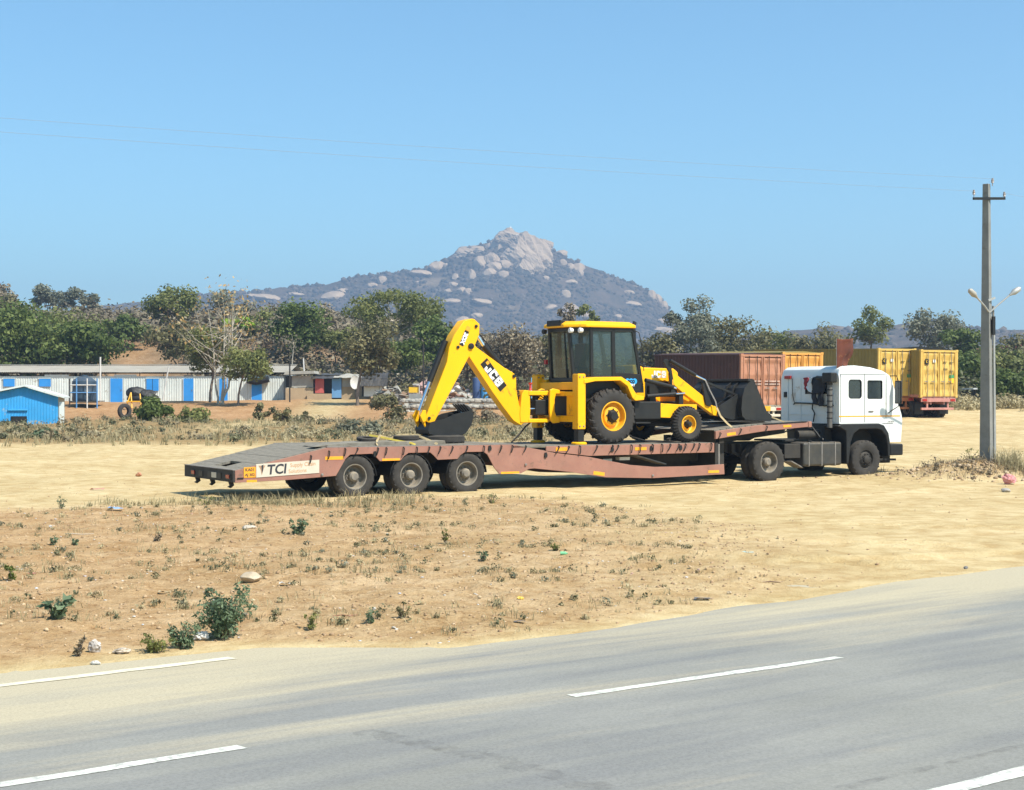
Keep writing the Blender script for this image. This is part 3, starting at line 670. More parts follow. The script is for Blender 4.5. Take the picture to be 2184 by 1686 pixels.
# timber deck, each plank its own piece
pk = MB().box((0, 0, 0), (1, TW - .08, .055)).mesh("deck_plank"); pk.materials.append(WOOD)
pk2 = {}
def plank(s0, s1, z0, z1, wy0=.04, wy1=TW - .04):
    L = math.hypot(s1 - s0, z1 - z0)
    o = place(pk, "deck_plank", T, (s0, wy0, z0 + random.uniform(-.003, .003)), (0, -math.atan2(z1 - z0, s1 - s0), 0), (L, (wy1 - wy0) / (TW - .08), 1)); return o
n = 11
for i in range(n):
    a, b = -4.4 + i * 2.2 / n, -4.4 + (i + 1) * 2.2 / n - .004; za, zb = .655 + (a + 4.4) / 2.2 * .475, .655 + (b + 4.4) / 2.2 * .475
    if i in (1, 2):     # the recess near the tail
        plank(a, b, za, zb, .04, 1.1); plank(a, b, za, zb, 1.85)
    else: plank(a, b, za, zb)
for i in range(25):
    a = -2.19 + i * .238; plank(a, a + .234, 1.125 if a < 2.7 else 1.06, 1.125 if a < 2.7 else 1.06)
for i in range(21): a = 3.74 + i * .249; plank(a, a + .245, 1.05, 1.05, .06, TW - .06)
box("plank_end_rail", WOOD, T, (2.72, .0, 1.07), (3.69, .08, 1.135), .008)
# tail: cross beam, pockets, hooks, lamps
box("tail_beam", DARKM, T, (-4.46, .0, .44), (-4.40, TW, .70), .006)
for wy in (.25, .85, 1.45, 2.05, 2.6): box("tail_pocket", BLACKM, T, (-4.475, wy - .13, .49), (-4.461, wy + .13, .62))
for wy in (.28, 2.55): box("tail_lamp", REARL, T, (-4.49, wy - .1, .52), (-4.476, wy + .1, .60))
box("tail_plate", SIGNW, T, (-4.485, 1.0, .5), (-4.472, 1.3, .62))
for wy in (.32, 1.5, 2.5):
    MB().prism([(-4.44, .44), (-4.34, .44), (-4.32, .36), (-4.40, .30), (-4.46, .33), (-4.41, .36)], wy - .04, wy + .04).build("tow_hook", DARKM, T, bevel=.006)
box("tail_rail", STEEL, T, (-4.47, 0, .703), (-4.38, TW, .722), .004)
# gooseneck
neck = [(9.02, 1.20), (9.02, 1.41), (10.42, 1.55), (10.70, 1.56), (12.25, 1.62), (12.25, 1.49), (10.70, 1.39), (10.42, 1.36)]
for w0, w1 in ((.0, .07), (TW - .07, TW)): MB().prism(neck, w0, w1).build("neck_beam", TRAIL, T, bevel=.008)
box("neck_end", TRAIL, T, (12.26, -.01, 1.48), (12.38, .25, 1.64), .01)
MB().prism([(10.72, 1.565), (12.2, 1.622), (12.2, 1.645), (10.72, 1.59)], -.012, .2).build("neck_edge", BLACKM, T)
for wy in (.9, 1.9): MB().prism([(8.9, .55), (8.9, 1.15), (9.3, 1.38), (12.2, 1.55), (12.2, 1.30), (9.9, 1.05), (9.3, .55)], wy, wy + .14).build("neck_frame", DARKM, T)
for i in range(15):
    a = 9.05 + i * .215; za, zb = np.interp(a, [9, 10.4, 12.3], [1.40, 1.545, 1.615]), np.interp(a + .2, [9, 10.4, 12.3], [1.40, 1.545, 1.615])
    L = math.hypot(.2, zb - za); o = place(pk, "neck_plank", T, (a, .1, za), (0, -math.atan2(zb - za, .2), 0), (L, (TW - .2) / (TW - .08), .6))
for wy in (.1, TW - .2): box("end_post", STEEL, T, (9.06, wy, .5), (9.24, wy + .1, 1.06), .006)
for wy in (.35, TW - .5):      # landing legs
    MB().box((9.42, wy, .5), (9.58, wy + .15, 1.25)).box((9.44, wy + .02, .30), (9.56, wy + .13, .5)).build("landing_leg", DARKM, T)
# rope hooks along the side
hk = MB().tube([(0, .0, .05), (.0, -.05, .03), (-.03, -.055, -.05), (-.055, -.045, -.11), (-.05, -.02, -.12)], .014, 6).mesh("rope_hook", True); hk.materials.append(BLACKM)
hs = [-2.9, -2.45, -2.05, -1.75, -1.22, -1.0, -.55, -.2, .12, .42, .75, 1.15, 1.62, 2.1, 2.42, 2.8]
for s in hs:
    z = np.interp(s, [-4.4, -2.2, 2.75, 3.6], [.66, 1.12, 1.11, .95]); place(hk, "rope_hook", T, (s + .3, -.004, z - .02), (0, random.uniform(-.2, .2), 0))
for s in (4.05, 4.35, 4.7, 5.2, 5.68, 5.85, 6.28, 6.55, 6.95, 7.25, 7.5, 7.78, 8.0, 8.28, 8.46, 8.86): place(hk, "rope_hook", T, (s, -.008, 1.04), (0, random.uniform(-.3, .3), 0), (1.1, 1, 1.15))
for s, z in ((9.15, 1.32), (9.85, 1.42), (10.75, 1.48)): place(hk, "rope_hook", T, (s, -.01, z), (0, .2, 0))
bl = MB().prism([(-.03, -.06), (.03, -.06), (.045, .0), (.02, .07), (-.03, .06), (-.045, 0)], -.03, 0.).mesh("stake_pocket"); bl.materials.append(BLACKM)
for s, z in ((-1.0, 1.0), (2.08, 1.08), (3.68, .88), (5.68, .99), (6.9, .99), (7.85, .99)): place(bl, "stake_pocket", T, (s, -.002, z))
# amber strips
def strip(s, z, L=.36, h=.065, rot=0., y=-.006): MB().prism([(-L / 2, -h / 2), (L / 2, -h / 2), (L / 2, h / 2), (-L / 2, h / 2)], y, y + .008).xf(Matrix.Translation((s, 0, z)) @ Matrix.Rotation(rot, 4, 'Y')).build("amber_strip", ORANGE, T)
strip(-2.02, .93, .46, .075); strip(-.58, .865, .46, .05); strip(2.66, .475, .52, .05); strip(4.15, 1.02, .34, .09, y=-.012); strip(6.57, .99, .36, .08, y=-.012); strip(5.28, .385, .34, .09, .14); strip(8.95, .34, .36, .07); strip(9.55, 1.33, .3, .08, -.1); strip(11.5, 1.52, .28, .06, -.04); strip(-4.02, .46, .24, .05)
# lettered board and plate
sg = MB().add([(-3.92, -.012, .535), (-2.40, -.012, .60), (-2.40, -.012, .90), (-3.92, -.012, .835), (-3.92, -.002, .535), (-2.40, -.002, .60), (-2.40, -.002, .90), (-3.92, -.002, .835)], [(0, 1, 2, 3), (7, 6, 5, 4), (0, 4, 5, 1), (1, 5, 6, 2), (2, 6, 7, 3), (3, 7, 4, 0)]).build("sign_board", SIGNW, T)
sl = Vector((1.52, 0, .065)).normalized(); sn = Vector((-sl.z, 0, sl.x))
def lett(s_, size, org, mat, par, nm="lettering", bold=0., shear=0., sx=1.):
    return onto(text(s_, size, bold, shear, .001, sx), org, sl, sn).build(nm, mat, par)
lett("TCI", .30, (-3.44, -.0145, .70), GREYT, sg, bold=.008, shear=.15, sx=1.0)
lett("Supply Chain", .125, (-2.80, -.0145, .80), ORTXT, sg, sx=.95); lett("Solutions", .125, (-2.93, -.0145, .66), ORTXT, sg, sx=.95)
lg = MB().add([(-3.87, -.0145, .80), (-3.70, -.0145, .80), (-3.74, -.0145, .74), (-3.79, -.0145, .58), (-3.82, -.0145, .72)], [(0, 1, 2, 3, 4)]).build("emblem", paint("emblem_brown", (.36, .22, .13), .6), sg, recalc=False)
MB().add([(-3.80, -.0155, .80), (-3.75, -.0155, .82), (-3.76, -.0155, .70), (-3.785, -.0155, .62)], [(0, 1, 2, 3)]).build("emblem", GREYT, sg, recalc=False)
pl = box("number_plate", ORANGE, T, (-4.21, -.012, .54), (-3.935, -.002, .77))
onto(text("KA01", .095, .002, 0, .001), (-4.07, -.0145, .71), (1, 0, 0), (0, 0, 1)).build("lettering", GREYT, pl); onto(text("AJ 302", .085, .002, 0, .001), (-4.07, -.0145, .60), (1, 0, 0), (0, 0, 1)).build("lettering", GREYT, pl)
box("side_lamp", BLACKM, T, (-4.36, -.02, .515), (-4.22, -.002, .545)); 
for s, z in ((-2.33, .56), (3.1, .66), (6.95, .29)): MB().lathe([(.03, -.004), (.03, -.03), (.015, -.035)], 10, (s, 0, z), cap=(False, True)).build("side_lamp", STEEL, T)

# things lying on the trailer deck
def torus_tyre(name, label, s, wy, z, tilt=(0, 0, 0), sc=1.):
    t = thing(name, label, "tyre", (s, wy, z), RIG)
    o = fin(wheel_meshes('spare')['tyre'], RUBBERD, "tread_and_sidewall"); o.parent = t; o.rotation_euler = (R(90) + tilt[0], tilt[1], tilt[2]); o.scale = (sc, sc * .66, sc); return t
torus_tyre("loose_tyre", "worn tyre lying flat under the black digging bucket", 1.52, 1.45, 1.18, sc=1.15)
torus_tyre("loose_tyre", "worn tyre lying on the timber baulk with straps over it", .15, .72, 1.29, sc=.66)
torus_tyre("loose_tyre", "small tyre at the left end of the strapped baulk", -.85, .72, 1.29, (.12, 0, 0), sc=.48)
t = thing("timber_baulk", "long grey timber mat lying on the deck left of the digging bucket", "timber", (-.5, .6, 1.18), RIG)
MB().prism([(-2.45, 1.185), (-2.25, 1.235), (-1.2, 1.275), (.92, 1.285), (.95, 1.185)], .12, .6).build("board", WOOD, t, bevel=.01); MB().prism([(-2.3, 1.185), (-2.15, 1.23), (-1.1, 1.275), (.95, 1.28), (.95, 1.185)], .63, 1.2).build("board", WOOD, t, bevel=.01)
def rope(name, label, pts, r, mat, flat=False):
    t = thing(name, label, "strap", pts[0], RIG)
    if flat:
        m = MB(); pts = [Vector(p) for p in pts]
        vs = []
        for i, p in enumerate(pts):
            d = (pts[min(i + 1, len(pts) - 1)] - pts[max(i - 1, 0)]).normalized(); a = Vector((d.z, 0, -d.x)); a = a.normalized() if a.length > .1 else Vector((1, 0, 0))
            b = d.cross(a) * .004; a = a * r; vs += [p - a - b, p + a - b, p + a + b, p - a + b]
        fs = [(i * 4 + j, i * 4 + (j + 1) % 4, i * 4 + 4 + (j + 1) % 4, i * 4 + 4 + j) for i in range(len(pts) - 1) for j in range(4)] + [(3, 2, 1, 0), tuple(len(vs) - 4 + j for j in range(4))]
        m.add(vs, fs).build("webbing", mat, t)
    else: MB().tube(pts, r, 6).build("webbing", mat, t, smooth=True)
rope("lashing_strap", "tan strap looped over the small tyres on the deck", [(-.92, .04, 1.2), (-.85, .2, 1.29), (-.6, .55, 1.41), (-.3, .65, 1.33), (0., .7, 1.41), (.25, .7, 1.415), (.42, .6, 1.40), (.55, .3, 1.30), (.68, .05, 1.2)], .03, ROPE, True)
rope("lashing_strap", "yellow strap lying slack across the strapped tyres", [(-.78, .75, 1.42), (-.5, .5, 1.36), (-.3, .3, 1.30), (0, .1, 1.24), (.08, .03, 1.2)], .022, STRAPY, True)
# ------------------------------------------------------------------ tractor truck
K = thing("tractor_truck", "white tractor unit with a red flag on its cab pulling the low-bed trailer", "truck", (13.0, 1.4, 0), RIG)
WN, WF = .16, 2.62          # near and far cab sides
prof = [(13.55, 1.56), (13.55, 2.98), (13.60, 3.10), (13.75, 3.18), (14.2, 3.21), (14.8, 3.16), (15.25, 3.07), (15.45, 2.98), (15.56, 2.84), (15.66, 2.60), (15.88, 2.0), (15.96, 1.78), (15.985, 1.62), (15.93, 1.02), (15.50, 1.02), (15.44, 1.28), (15.26, 1.50), (15.05, 1.56)]
cab = MB().prism(prof, WN, WF).build("cab_body", WHITE, K)
bm = bmesh.new(); bm.from_mesh(cab.data)
eds = [e for e in bm.edges if all(v.co.z > 2.93 for v in e.verts) and (e.verts[0].co.y < WN - 1.39 and e.verts[1].co.y < WN - 1.39 or e.verts[0].co.y > WF - 1.41 and e.verts[1].co.y > WF - 1.41)]
bmesh.ops.bevel(bm, geom=eds, offset=.09, segments=4, profile=.5, affect='EDGES'); bm.to_mesh(cab.data); bm.free()
def rrect(x0, x1, z0, z1, r=.06, dx=0.):
    """rounded rectangle; dx shears the top forward"""
    pts = []
    for cx_, cz_, a0 in ((x1 - r, z0 + r, -90), (x1 - r, z1 - r, 0), (x0 + r, z1 - r, 90), (x0 + r, z0 + r, 180)):
        for i in range(5): a = R(a0 + i * 22.5); pts.append((cx_ + r * math.cos(a) + dx * (cz_ - z0) / (z1 - z0), cz_ + r * math.sin(a)))
    return pts
w1 = rrect(13.90, 14.40, 2.27, 2.81, .09); w2 = rrect(14.62, 15.20, 2.26, 2.79, .05)
Bk = BASE[K.name]
def shifted(mb): mb.v = [(p[0] - Bk[0], p[1] - Bk[1], p[2] - Bk[2]) for p in mb.v]; return mb
cuts = [shifted(MB().prism(q, WN - .2, WN + .045)) for q in (w1, w2)] + [shifted(MB().prism([(.62, 2.42), (1.55, 2.42), (1.55, 2.82), (.62, 2.82)][::1], 13.4, 13.59, 'x'))]
cuts += [shifted(MB().box((14.50, WN - .2, 1.57), (14.522, WN + .012, 3.0))), shifted(MB().box((15.36, WN - .2, 1.7), (15.38, WN + .012, 2.95)))]
cut(cab, cuts)
for p_ in cab.data.polygons: p_.use_smooth = True
try: cab.data.set_sharp_from_angle(angle=R(32))
except Exception: pass
def ring(poly, f, y0, y1):
    cx_ = sum(p[0] for p in poly) / len(poly); cz_ = sum(p[1] for p in poly) / len(poly); n = len(poly)
    inn = [(cx_ + (x - cx_) * f[0], cz_ + (z - cz_) * f[1]) for x, z in poly]; m = MB()
    vs = [(x, y0, z) for x, z in poly] + [(x, y0, z) for x, z in inn] + [(x, y1, z) for x, z in poly] + [(x, y1, z) for x, z in inn]; fs = []
    for i in range(n):
        j = (i + 1) % n; fs += [(i, j, n + j, n + i), (2 * n + i, 3 * n + i, 3 * n + j, 2 * n + j), (n + i, n + j, 3 * n + j, 3 * n + i), (i, 2 * n + i, 2 * n + j, j)]
    return m.add(vs, fs)
for q in (w1, w2):
    wn = MB().prism(q, WN + .022, WN + .03).build("window", DKGL, K); ring(q, (.93, .93), WN - .006, WN + .03).build("rubber_seal", BLACKM, wn)
wn = MB().prism([(.63, 2.43), (1.54, 2.43), (1.54, 2.81), (.63, 2.81)], 13.565, 13.58, 'x').build("rear_window", DKGL, K)
fr = MB(); 
for a, b in (((.60, 2.40), (1.57, 2.44)), ((.60, 2.80), (1.57, 2.84)), ((.60, 2.44), (.64, 2.80)), ((1.53, 2.44), (1.57, 2.80))): fr.box((13.538, a[0], a[1]), (13.57, b[0], b[1]))
fr.build("window_frame", BLACKM, wn)
MB().add([(15.60, WN + .12, 2.84), (15.60, WF - .12, 2.84), (15.945, WF - .06, 1.90), (15.945, WN + .06, 1.90)], [(0, 1, 2, 3)]).build("windscreen", DKGL, K)
for s_, z0_, z1_ in ((13.60, 1.6, 2.96), (14.51, 1.6, 2.96), (15.34, 1.72, 2.93)): MB().box((s_ - .009, WN - .002, z0_), (s_ + .009, WN + .004, z1_)).build("panel_seam", GREYT, K)
MB().box((13.6, WN - .002, 2.945), (15.34, WN + .004, 2.96)).build("panel_seam", GREYT, K)
box("door_handle", STEEL, K, (14.66, WN - .03, 1.89), (14.84, WN - .004, 1.925), .008)
MB().box((13.552, WN - .004, 1.748), (15.9, WN + .001, 1.785)).build("stripe", ORANGE, K)
MB().box((15.2, WN - .004, 1.545), (15.62, WN + .001, 1.56)).build("side_moulding", BLACKM, K)
onto(text("LPS 4018", .065, .001, .2, .001), (15.52, WN - .004, 1.60), (1, 0, 0), (0, 0, 1)).build("lettering", STEEL, K)
# rear wall ribs, lamps, cable
for a, b in (((.35, 1.62), (.40, 2.40)), ((1.75, 1.62), (1.80, 2.85)), ((2.3, 1.62), (2.34, 2.9))): box("wall_rib", WHITE, K, (13.532, a[0], a[1]), (13.549, b[0], b[1]), .004)
box("wall_rib", WHITE, K, (13.533, .42, 1.80), (13.549, 2.28, 1.83), .004)
for wy in (.35, 2.15): box("roof_lamp", REARL, K, (13.48, wy, 2.84), (13.545, wy + .26, 2.93), .01)
MB().tube([(13.53, 2.05, 2.1), (13.5, 1.95, 2.14), (13.5, 1.5, 2.13), (13.5, 1.15, 2.12), (13.5, .7, 2.06), (13.5, .42, 2.12), (13.53, .38, 2.06)], .022, 6).build("air_hose", BLACKM, K, smooth=True)
MB().tube([(13.5, 1.2, 2.12), (13.5, 1.22, 1.98), (13.5, 1.12, 1.85), (13.5, 1.18, 1.6)], .02, 6).build("air_hose", BLACKM, K, smooth=True)
MB().tube([(13.52, 2.1, 2.85), (13.51, 2.08, 2.4), (13.5, 1.98, 2.14)], .012, 6).build("cable", BLACKM, K, smooth=True)
box("door_latch", BLACKM, K, (13.5, 2.36, 2.3), (13.545, 2.46, 2.46), .01)
# exhaust stack and intake
ex = MB().tube([(13.32, .30, 1.45), (13.32, .30, 2.78)], .075, 14); 
ex.build("exhaust_stack", paint("exhaust_steel", (.10, .098, .095), .6, .3, .3, 5, .3), K, smooth=True)
for z in np.arange(1.7, 2.75, .16): MB().lathe([(.076, 0), (.084, .01), (.084, .03), (.076, .04)], 14, (13.32, .30, z), 'z').build("clamp", BLACKM, K, smooth=True)
box("intake_box", BLACKM, K, (13.2, .12, 2.72), (13.44, .50, 3.0), .03); MB().tube([(13.3, .45, 2.84), (13.3, .8, 2.86)], .06, 10).build("intake_duct", BLACKM, K, smooth=True)
# mirror
MB().tube([(15.5, WN, 2.92), (15.62, WN - .14, 2.92), (15.64, WN - .2, 2.75), (15.64, WN - .2, 2.05), (15.55, WN - .1, 1.96), (15.42, WN, 1.85)], .014, 6).build("mirror_arm", BLACKM, K, smooth=True)
box("mirror", BLACKM, K, (15.60, WN - .32, 2.12), (15.66, WN - .08, 2.78), .02); box("mirror_glass", DKGL, K, (15.592, WN - .30, 2.15), (15.599, WN - .10, 2.75))
# fender, bumper, grille, steps
fd = [(13.45, 1.50), (13.62, 1.555), (15.05, 1.555), (15.26, 1.49), (15.42, 1.27), (15.48, 1.0), (15.48, .60), (15.40, .60), (15.38, .95), (15.31, 1.20), (15.14, 1.36), (14.95, 1.40), (14.3, 1.40), (14.08, 1.28), (13.97, 1.05), (13.93, .75), (13.88, .42), (13.80, .42), (13.80, 1.1), (13.78, 1.35)]
for a, b in ((WN - .035, WN + .60), (WF - .60, WF + .035)): MB().prism(fd, a, b).build("fender", BLACKM, K, bevel=.03, seg=3)
bmp = box("bumper", BLACKM, K, (15.52, WN, .63), (16.03, WF, .96), .04); 
for wy in (WN + .32, WF - .32): MB().lathe([(.11, 16.03), (.10, 16.05), (.001, 16.055)], 16, (0, wy, .8), 'x').build("headlamp", LAMPG, bmp, smooth=True)
box("underrun_bar", DARKM, K, (15.5, .5, .40), (15.85, 2.3, .62), .02); box("grille", BLACKM, K, (15.95, .7, 1.12), (16.0, 2.1, 1.5), .01)
MB().bar((15.2, .3, .52), (15.9, .35, .5), .05, .06).build("tie_rod", DARKM, K)
# chassis, tank, fifth wheel
for wy in (.92, 1.76): box("chassis_rail", DARKM, K, (10.05, wy, .80), (15.6, wy + .1, 1.06))
for s in (10.2, 11.6, 12.9, 14.0): box("chassis_cross", DARKM, K, (s, 1.02, .84), (s + .12, 1.76, 1.02))
TANK = paint("fuel_tank_steel", (.028, .030, .031), .45, .1, .25, 2, .3)
tk = box("fuel_tank", TANK, K, (12.27, .20, .39), (13.70, .82, 1.05), .07, seg=3)
for s in (12.45, 12.92, 13.42): box("tank_band", STEEL, tk, (s, .19, .38), (s + .045, .83, 1.06), .07, seg=3)
MB().lathe([(.06, 1.05), (.06, 1.10), (.04, 1.11), (.001, 1.11)], 12, (12.75, .5, 0), 'z').build("filler_cap", BLACKM, tk, smooth=True)
box("air_tank", DARKM, K, (12.3, 2.0, .45), (13.6, 2.55, .95), .08, seg=3)
MB().lathe([(.001, 1.26), (.48, 1.26), (.48, 1.20), (.3, 1.10), (.001, 1.10)], 24, (10.95, 1.4, 0), 'z').build("fifth_wheel", DARKM, K, smooth=True)
box("engine_block", DARKM, K, (13.55, .75, .7), (15.4, 2.0, 1.54)); box("gearbox", DARKM, K, (12.6, 1.1, .5), (13.7, 1.7, .98), .05)
box("battery_box", DARKM, K, (11.62, .25, .62), (12.2, .75, 1.02), .02); box("catwalk", DARKM, K, (12.0, .8, 1.07), (13.4, 2.0, 1.12))
MB().tube([(13.2, .45, 1.1), (13.25, .6, 1.35), (13.15, 1.2, 1.45), (12.6, 1.6, 1.4), (12.2, 1.5, 1.3)], .03, 6).build("brake_hose", BLACKM, K, smooth=True)
MB().tube([(13.2, .5, 1.12), (13.0, .7, 1.5), (12.7, 1.0, 1.45), (12.35, 1.2, 1.3)], .025, 6).build("brake_hose", BLACKM, K, smooth=True)
MB().bar((11.75, .3, .55), (12.3, .45, .35), .3, .03).build("mud_flap", STEEL, K)
MB().tube([(12.5, .75, 1.25), (13.3, .72, 1.25)], .12, 12).build("air_reservoir", DARKM, K, smooth=True)
for wy, far in ((.10, 0), (.43, 0), (2.68, 1), (2.35, 1)): wheel(K, 'truck', 10.95, wy, .545, RUBBERD, RIMG, RIMG, bool(far))
for wy, far in ((.15, 0), (2.63, 1)): wheel(K, 'steer', 14.58, wy, .535, RUBBERD, DARKM, DARKM, bool(far))
MB().tube([(10.95, .4, .545), (10.95, 2.4, .545)], .11, 12).build("rear_axle", DARKM, K); MB().tube([(14.58, .4, .5), (14.58, 2.4, .5)], .07, 10).build("front_axle", DARKM, K)
for wy in (.8, 1.85): MB().prism([(10.2, .86), (10.6, .72), (10.95, .68), (11.3, .72), (11.7, .86), (11.7, .80), (11.3, .64), (10.95, .58), (10.6, .64), (10.2, .80)], wy, wy + .09).build("leaf_spring", DARKM, K)
for s in (10.22, 10.5): MB().bar((s, .75, .9), (s, 2.1, .9), .1, .25).build("chassis_cross", DARKM, K)

# flag on the cab, clothes on the intake, tow chain
FLAG = paint("faded_red_cloth", (.10, .024, .012), .9, 0, .35, 3, .12, (.35, .2, .12), .15, (.33, .15, .05))
fl = thing("flag", "ragged rust-red flag on a thin stick above the truck cab", "flag", (13.62, .35, 3.1), RIG)
MB().tube([(13.62, .35, 3.08), (13.62, .35, 3.98)], .011, 6).build("flag_stick", STEEL, fl)
bm = bmesh.new(); nu, nv = 15, 19; g = []
for i in range(nu):
    row = []
    for j in range(nv):
        u, v = i / (nu - 1), j / (nv - 1)
        L = (.60 + .10 * math.sin(v * 5 + .6) - .14 * max(0, v - .55) * 2) * (1. if v < .75 else 1 - (v - .75) * .6)
        x = u * L; zt = 3.965 - .05 * u * (1.6 - 2.2 * u) - v * (.80 + .10 * math.sin(u * 7)) - u * u * .12 * v
        row.append(bm.verts.new((13.63 + x - Bk[0] + Bk[0] - 13.62, .06 * math.sin(u * 7 + v * 3) * u + .03 * math.sin(v * 11) * u, zt - 3.1)))
    g.append(row)
for i in range(nu - 1):
    for j in range(nv - 1): bm.faces.new((g[i][j], g[i + 1][j], g[i + 1][j + 1], g[i][j + 1]))
me = bpy.data.meshes.new("cloth"); bm.to_mesh(me); bm.free(); me.polygons.foreach_set('use_smooth', [True] * len(me.polygons)); o = fin(me, FLAG, "cloth"); o.parent = fl
so = o.modifiers.new("solid", 'SOLIDIFY'); so.thickness = .004
JEANS = paint("dark_trousers", (.018, .02, .028), .9, 0, .3, 6, .1); SHIRT = paint("white_shirt", (.7, .7, .68), .9, 0, .08, 6, .1); REDC = paint("red_cloth", (.30, .02, .03), .9, 0, .2, 6, .1)
def drape(m, top, bot, thick, n=7):
    """a hanging cloth slab between two (w, z) rows, gently folded"""
    vs, fs = [], []; k_ = len(top)
    for r_ in range(n):
        t_ = r_ / (n - 1)
        for f_ in (0, 1):
            for c_ in range(k_):
                wy = top[c_][0] * (1 - t_) + bot[c_][0] * t_; z = top[c_][1] * (1 - t_) + bot[c_][1] * t_
                x = 13.40 + .03 * math.sin(c_ * 2.1 + t_ * 3) + .02 * math.sin(t_ * 9 + c_) + (thick if f_ else 0); vs.append((x, wy, z))
    row = 2 * k_
    for r_ in range(n - 1):
        for c_ in range(k_ - 1):
            a = r_ * row + c_; fs += [(a, a + 1, a + row + 1, a + row), (a + k_, a + k_ + row, a + k_ + row + 1, a + k_ + 1)]
        fs += [(r_ * row, r_ * row + row, r_ * row + row + k_, r_ * row + k_), (r_ * row + k_ - 1, r_ * row + 2 * k_ - 1, r_ * row + row + 2 * k_ - 1, r_ * row + row + k_ - 1)]
    fs += [tuple(range(k_)) + tuple(range(2 * k_ - 1, k_ - 1, -1))]; m.add(vs, fs); return m
c1 = thing("trousers", "dark trousers hung up to dry behind the truck cab", "clothing", (13.4, .9, 2.2), RIG)
m = drape(MB(), [(1.15, 2.86), (1.0, 2.9), (.8, 2.9), (.66, 2.84)], [(1.22, 2.48), (1.0, 2.42), (.82, 2.42), (.66, 2.46)], .06)
drape(m, [(1.2, 2.47), (1.1, 2.44), (.97, 2.46)], [(1.12, 2.14), (1.02, 2.10), (.93, 2.12)], .05); drape(m, [(.90, 2.46), (.78, 2.44), (.67, 2.47)], [(.88, 2.08), (.78, 2.05), (.70, 2.06)], .05)
m.build("legs_and_waist", JEANS, c1, smooth=True)
c2 = thing("shirt", "white shirt bunched beside the drying trousers on the cab", "clothing", (13.38, 1.25, 2.4), RIG)
drape(MB(), [(1.22, 2.84), (1.16, 2.88), (1.10, 2.86)], [(1.36, 2.60), (1.2, 2.48), (1.13, 2.44)], .04).xf(Matrix.Translation((-.03, 0, 0))).build("folds", SHIRT, c2, smooth=True)
c3 = thing("red_cloth", "dark red cloth hanging in front of the cab's rear window", "clothing", (13.4, 1.4, 2.5), RIG)
drape(MB(), [(1.50, 2.86), (1.38, 2.88), (1.26, 2.86)], [(1.47, 2.56), (1.38, 2.52), (1.28, 2.55)], .03).build("folds", REDC, c3, smooth=True)
# ------------------------------------------------------------------ backhoe loader
J = thing("backhoe_loader", "yellow backhoe loader with dark cab standing on the low-bed trailer", "backhoe", (6.5, 1.475, 1.11), RIG)
JN, JF, JC = .30, 2.65, 1.475
for s, z, kind, wi in ((5.95, 1.825, 'lug', .42), (8.37, 1.595, 'rib', .27)):
    wheel(J, kind, s, JN, z, RUBBER, YELD, BLACKM); wheel(J, kind, s, JF, z, RUBBER, YELD, BLACKM, True)
MB().tube([(5.95, .6, 1.825), (5.95, 2.4, 1.825)], .13, 12).build("rear_axle", BLACKM, J); MB().bar((8.37, .5, 1.6), (8.37, 2.45, 1.6), .16, .16).build("front_axle", BLACKM, J)
box("main_chassis", BLACKM, J, (5.1, 1.1, 1.62), (8.9, 1.85, 2.2), .02); box("gearbox", BLACKM, J, (5.6, 1.15, 1.45), (6.9, 1.8, 1.7), .04)
box("fuel_tank", BLACKM, J, (6.74, .50, 1.73), (7.60, 1.05, 2.20), .03); box("fuel_tank", BLACKM, J, (6.74, 1.95, 1.73), (7.60, 2.45, 2.20), .03); box("step_plate", BLACKM, J, (6.72, .42, 1.62), (7.2, .62, 1.66), .01)
for a, b in ((.52, 1.1), (1.85, 2.4)): MB().prism([(7.52, 1.78), (7.52, 2.16), (8.22, 2.12), (8.8, 2.12), (8.8, 1.95), (8.2, 2.06), (7.92, 1.76)], a, b).build("front_frame", YEL, J, bevel=.015)
box("front_weight", YEL, J, (8.65, .95, 1.85), (9.05, 2.0, 2.45), .04)
# hood with lettering
hood = MB().prism([(6.95, 2.30), (6.95, 3.17), (7.15, 3.17), (7.3, 3.10), (8.30, 3.08), (8.45, 2.98), (8.47, 2.35)], .88, 2.07).build("hood", YEL, J, bevel=.04, seg=3)
hdk = box("side_grille", BLACKM, hood, (7.35, .866, 2.32), (8.4, .877, 2.74)); 
def hood_letters(q, k0):
    onto(q, (7.80, .876, 2.92), (1, 0, 0), (0, 0, 1)).build("letter", WHITET, hood)
MB().tube([(7.15, 1.1, 3.1), (7.15, 1.1, 4.05), (7.12, 1.1, 4.2), (7.18, 1.1, 4.3)], .055, 10).build("exhaust_pipe", BLACKM, J, smooth=True)
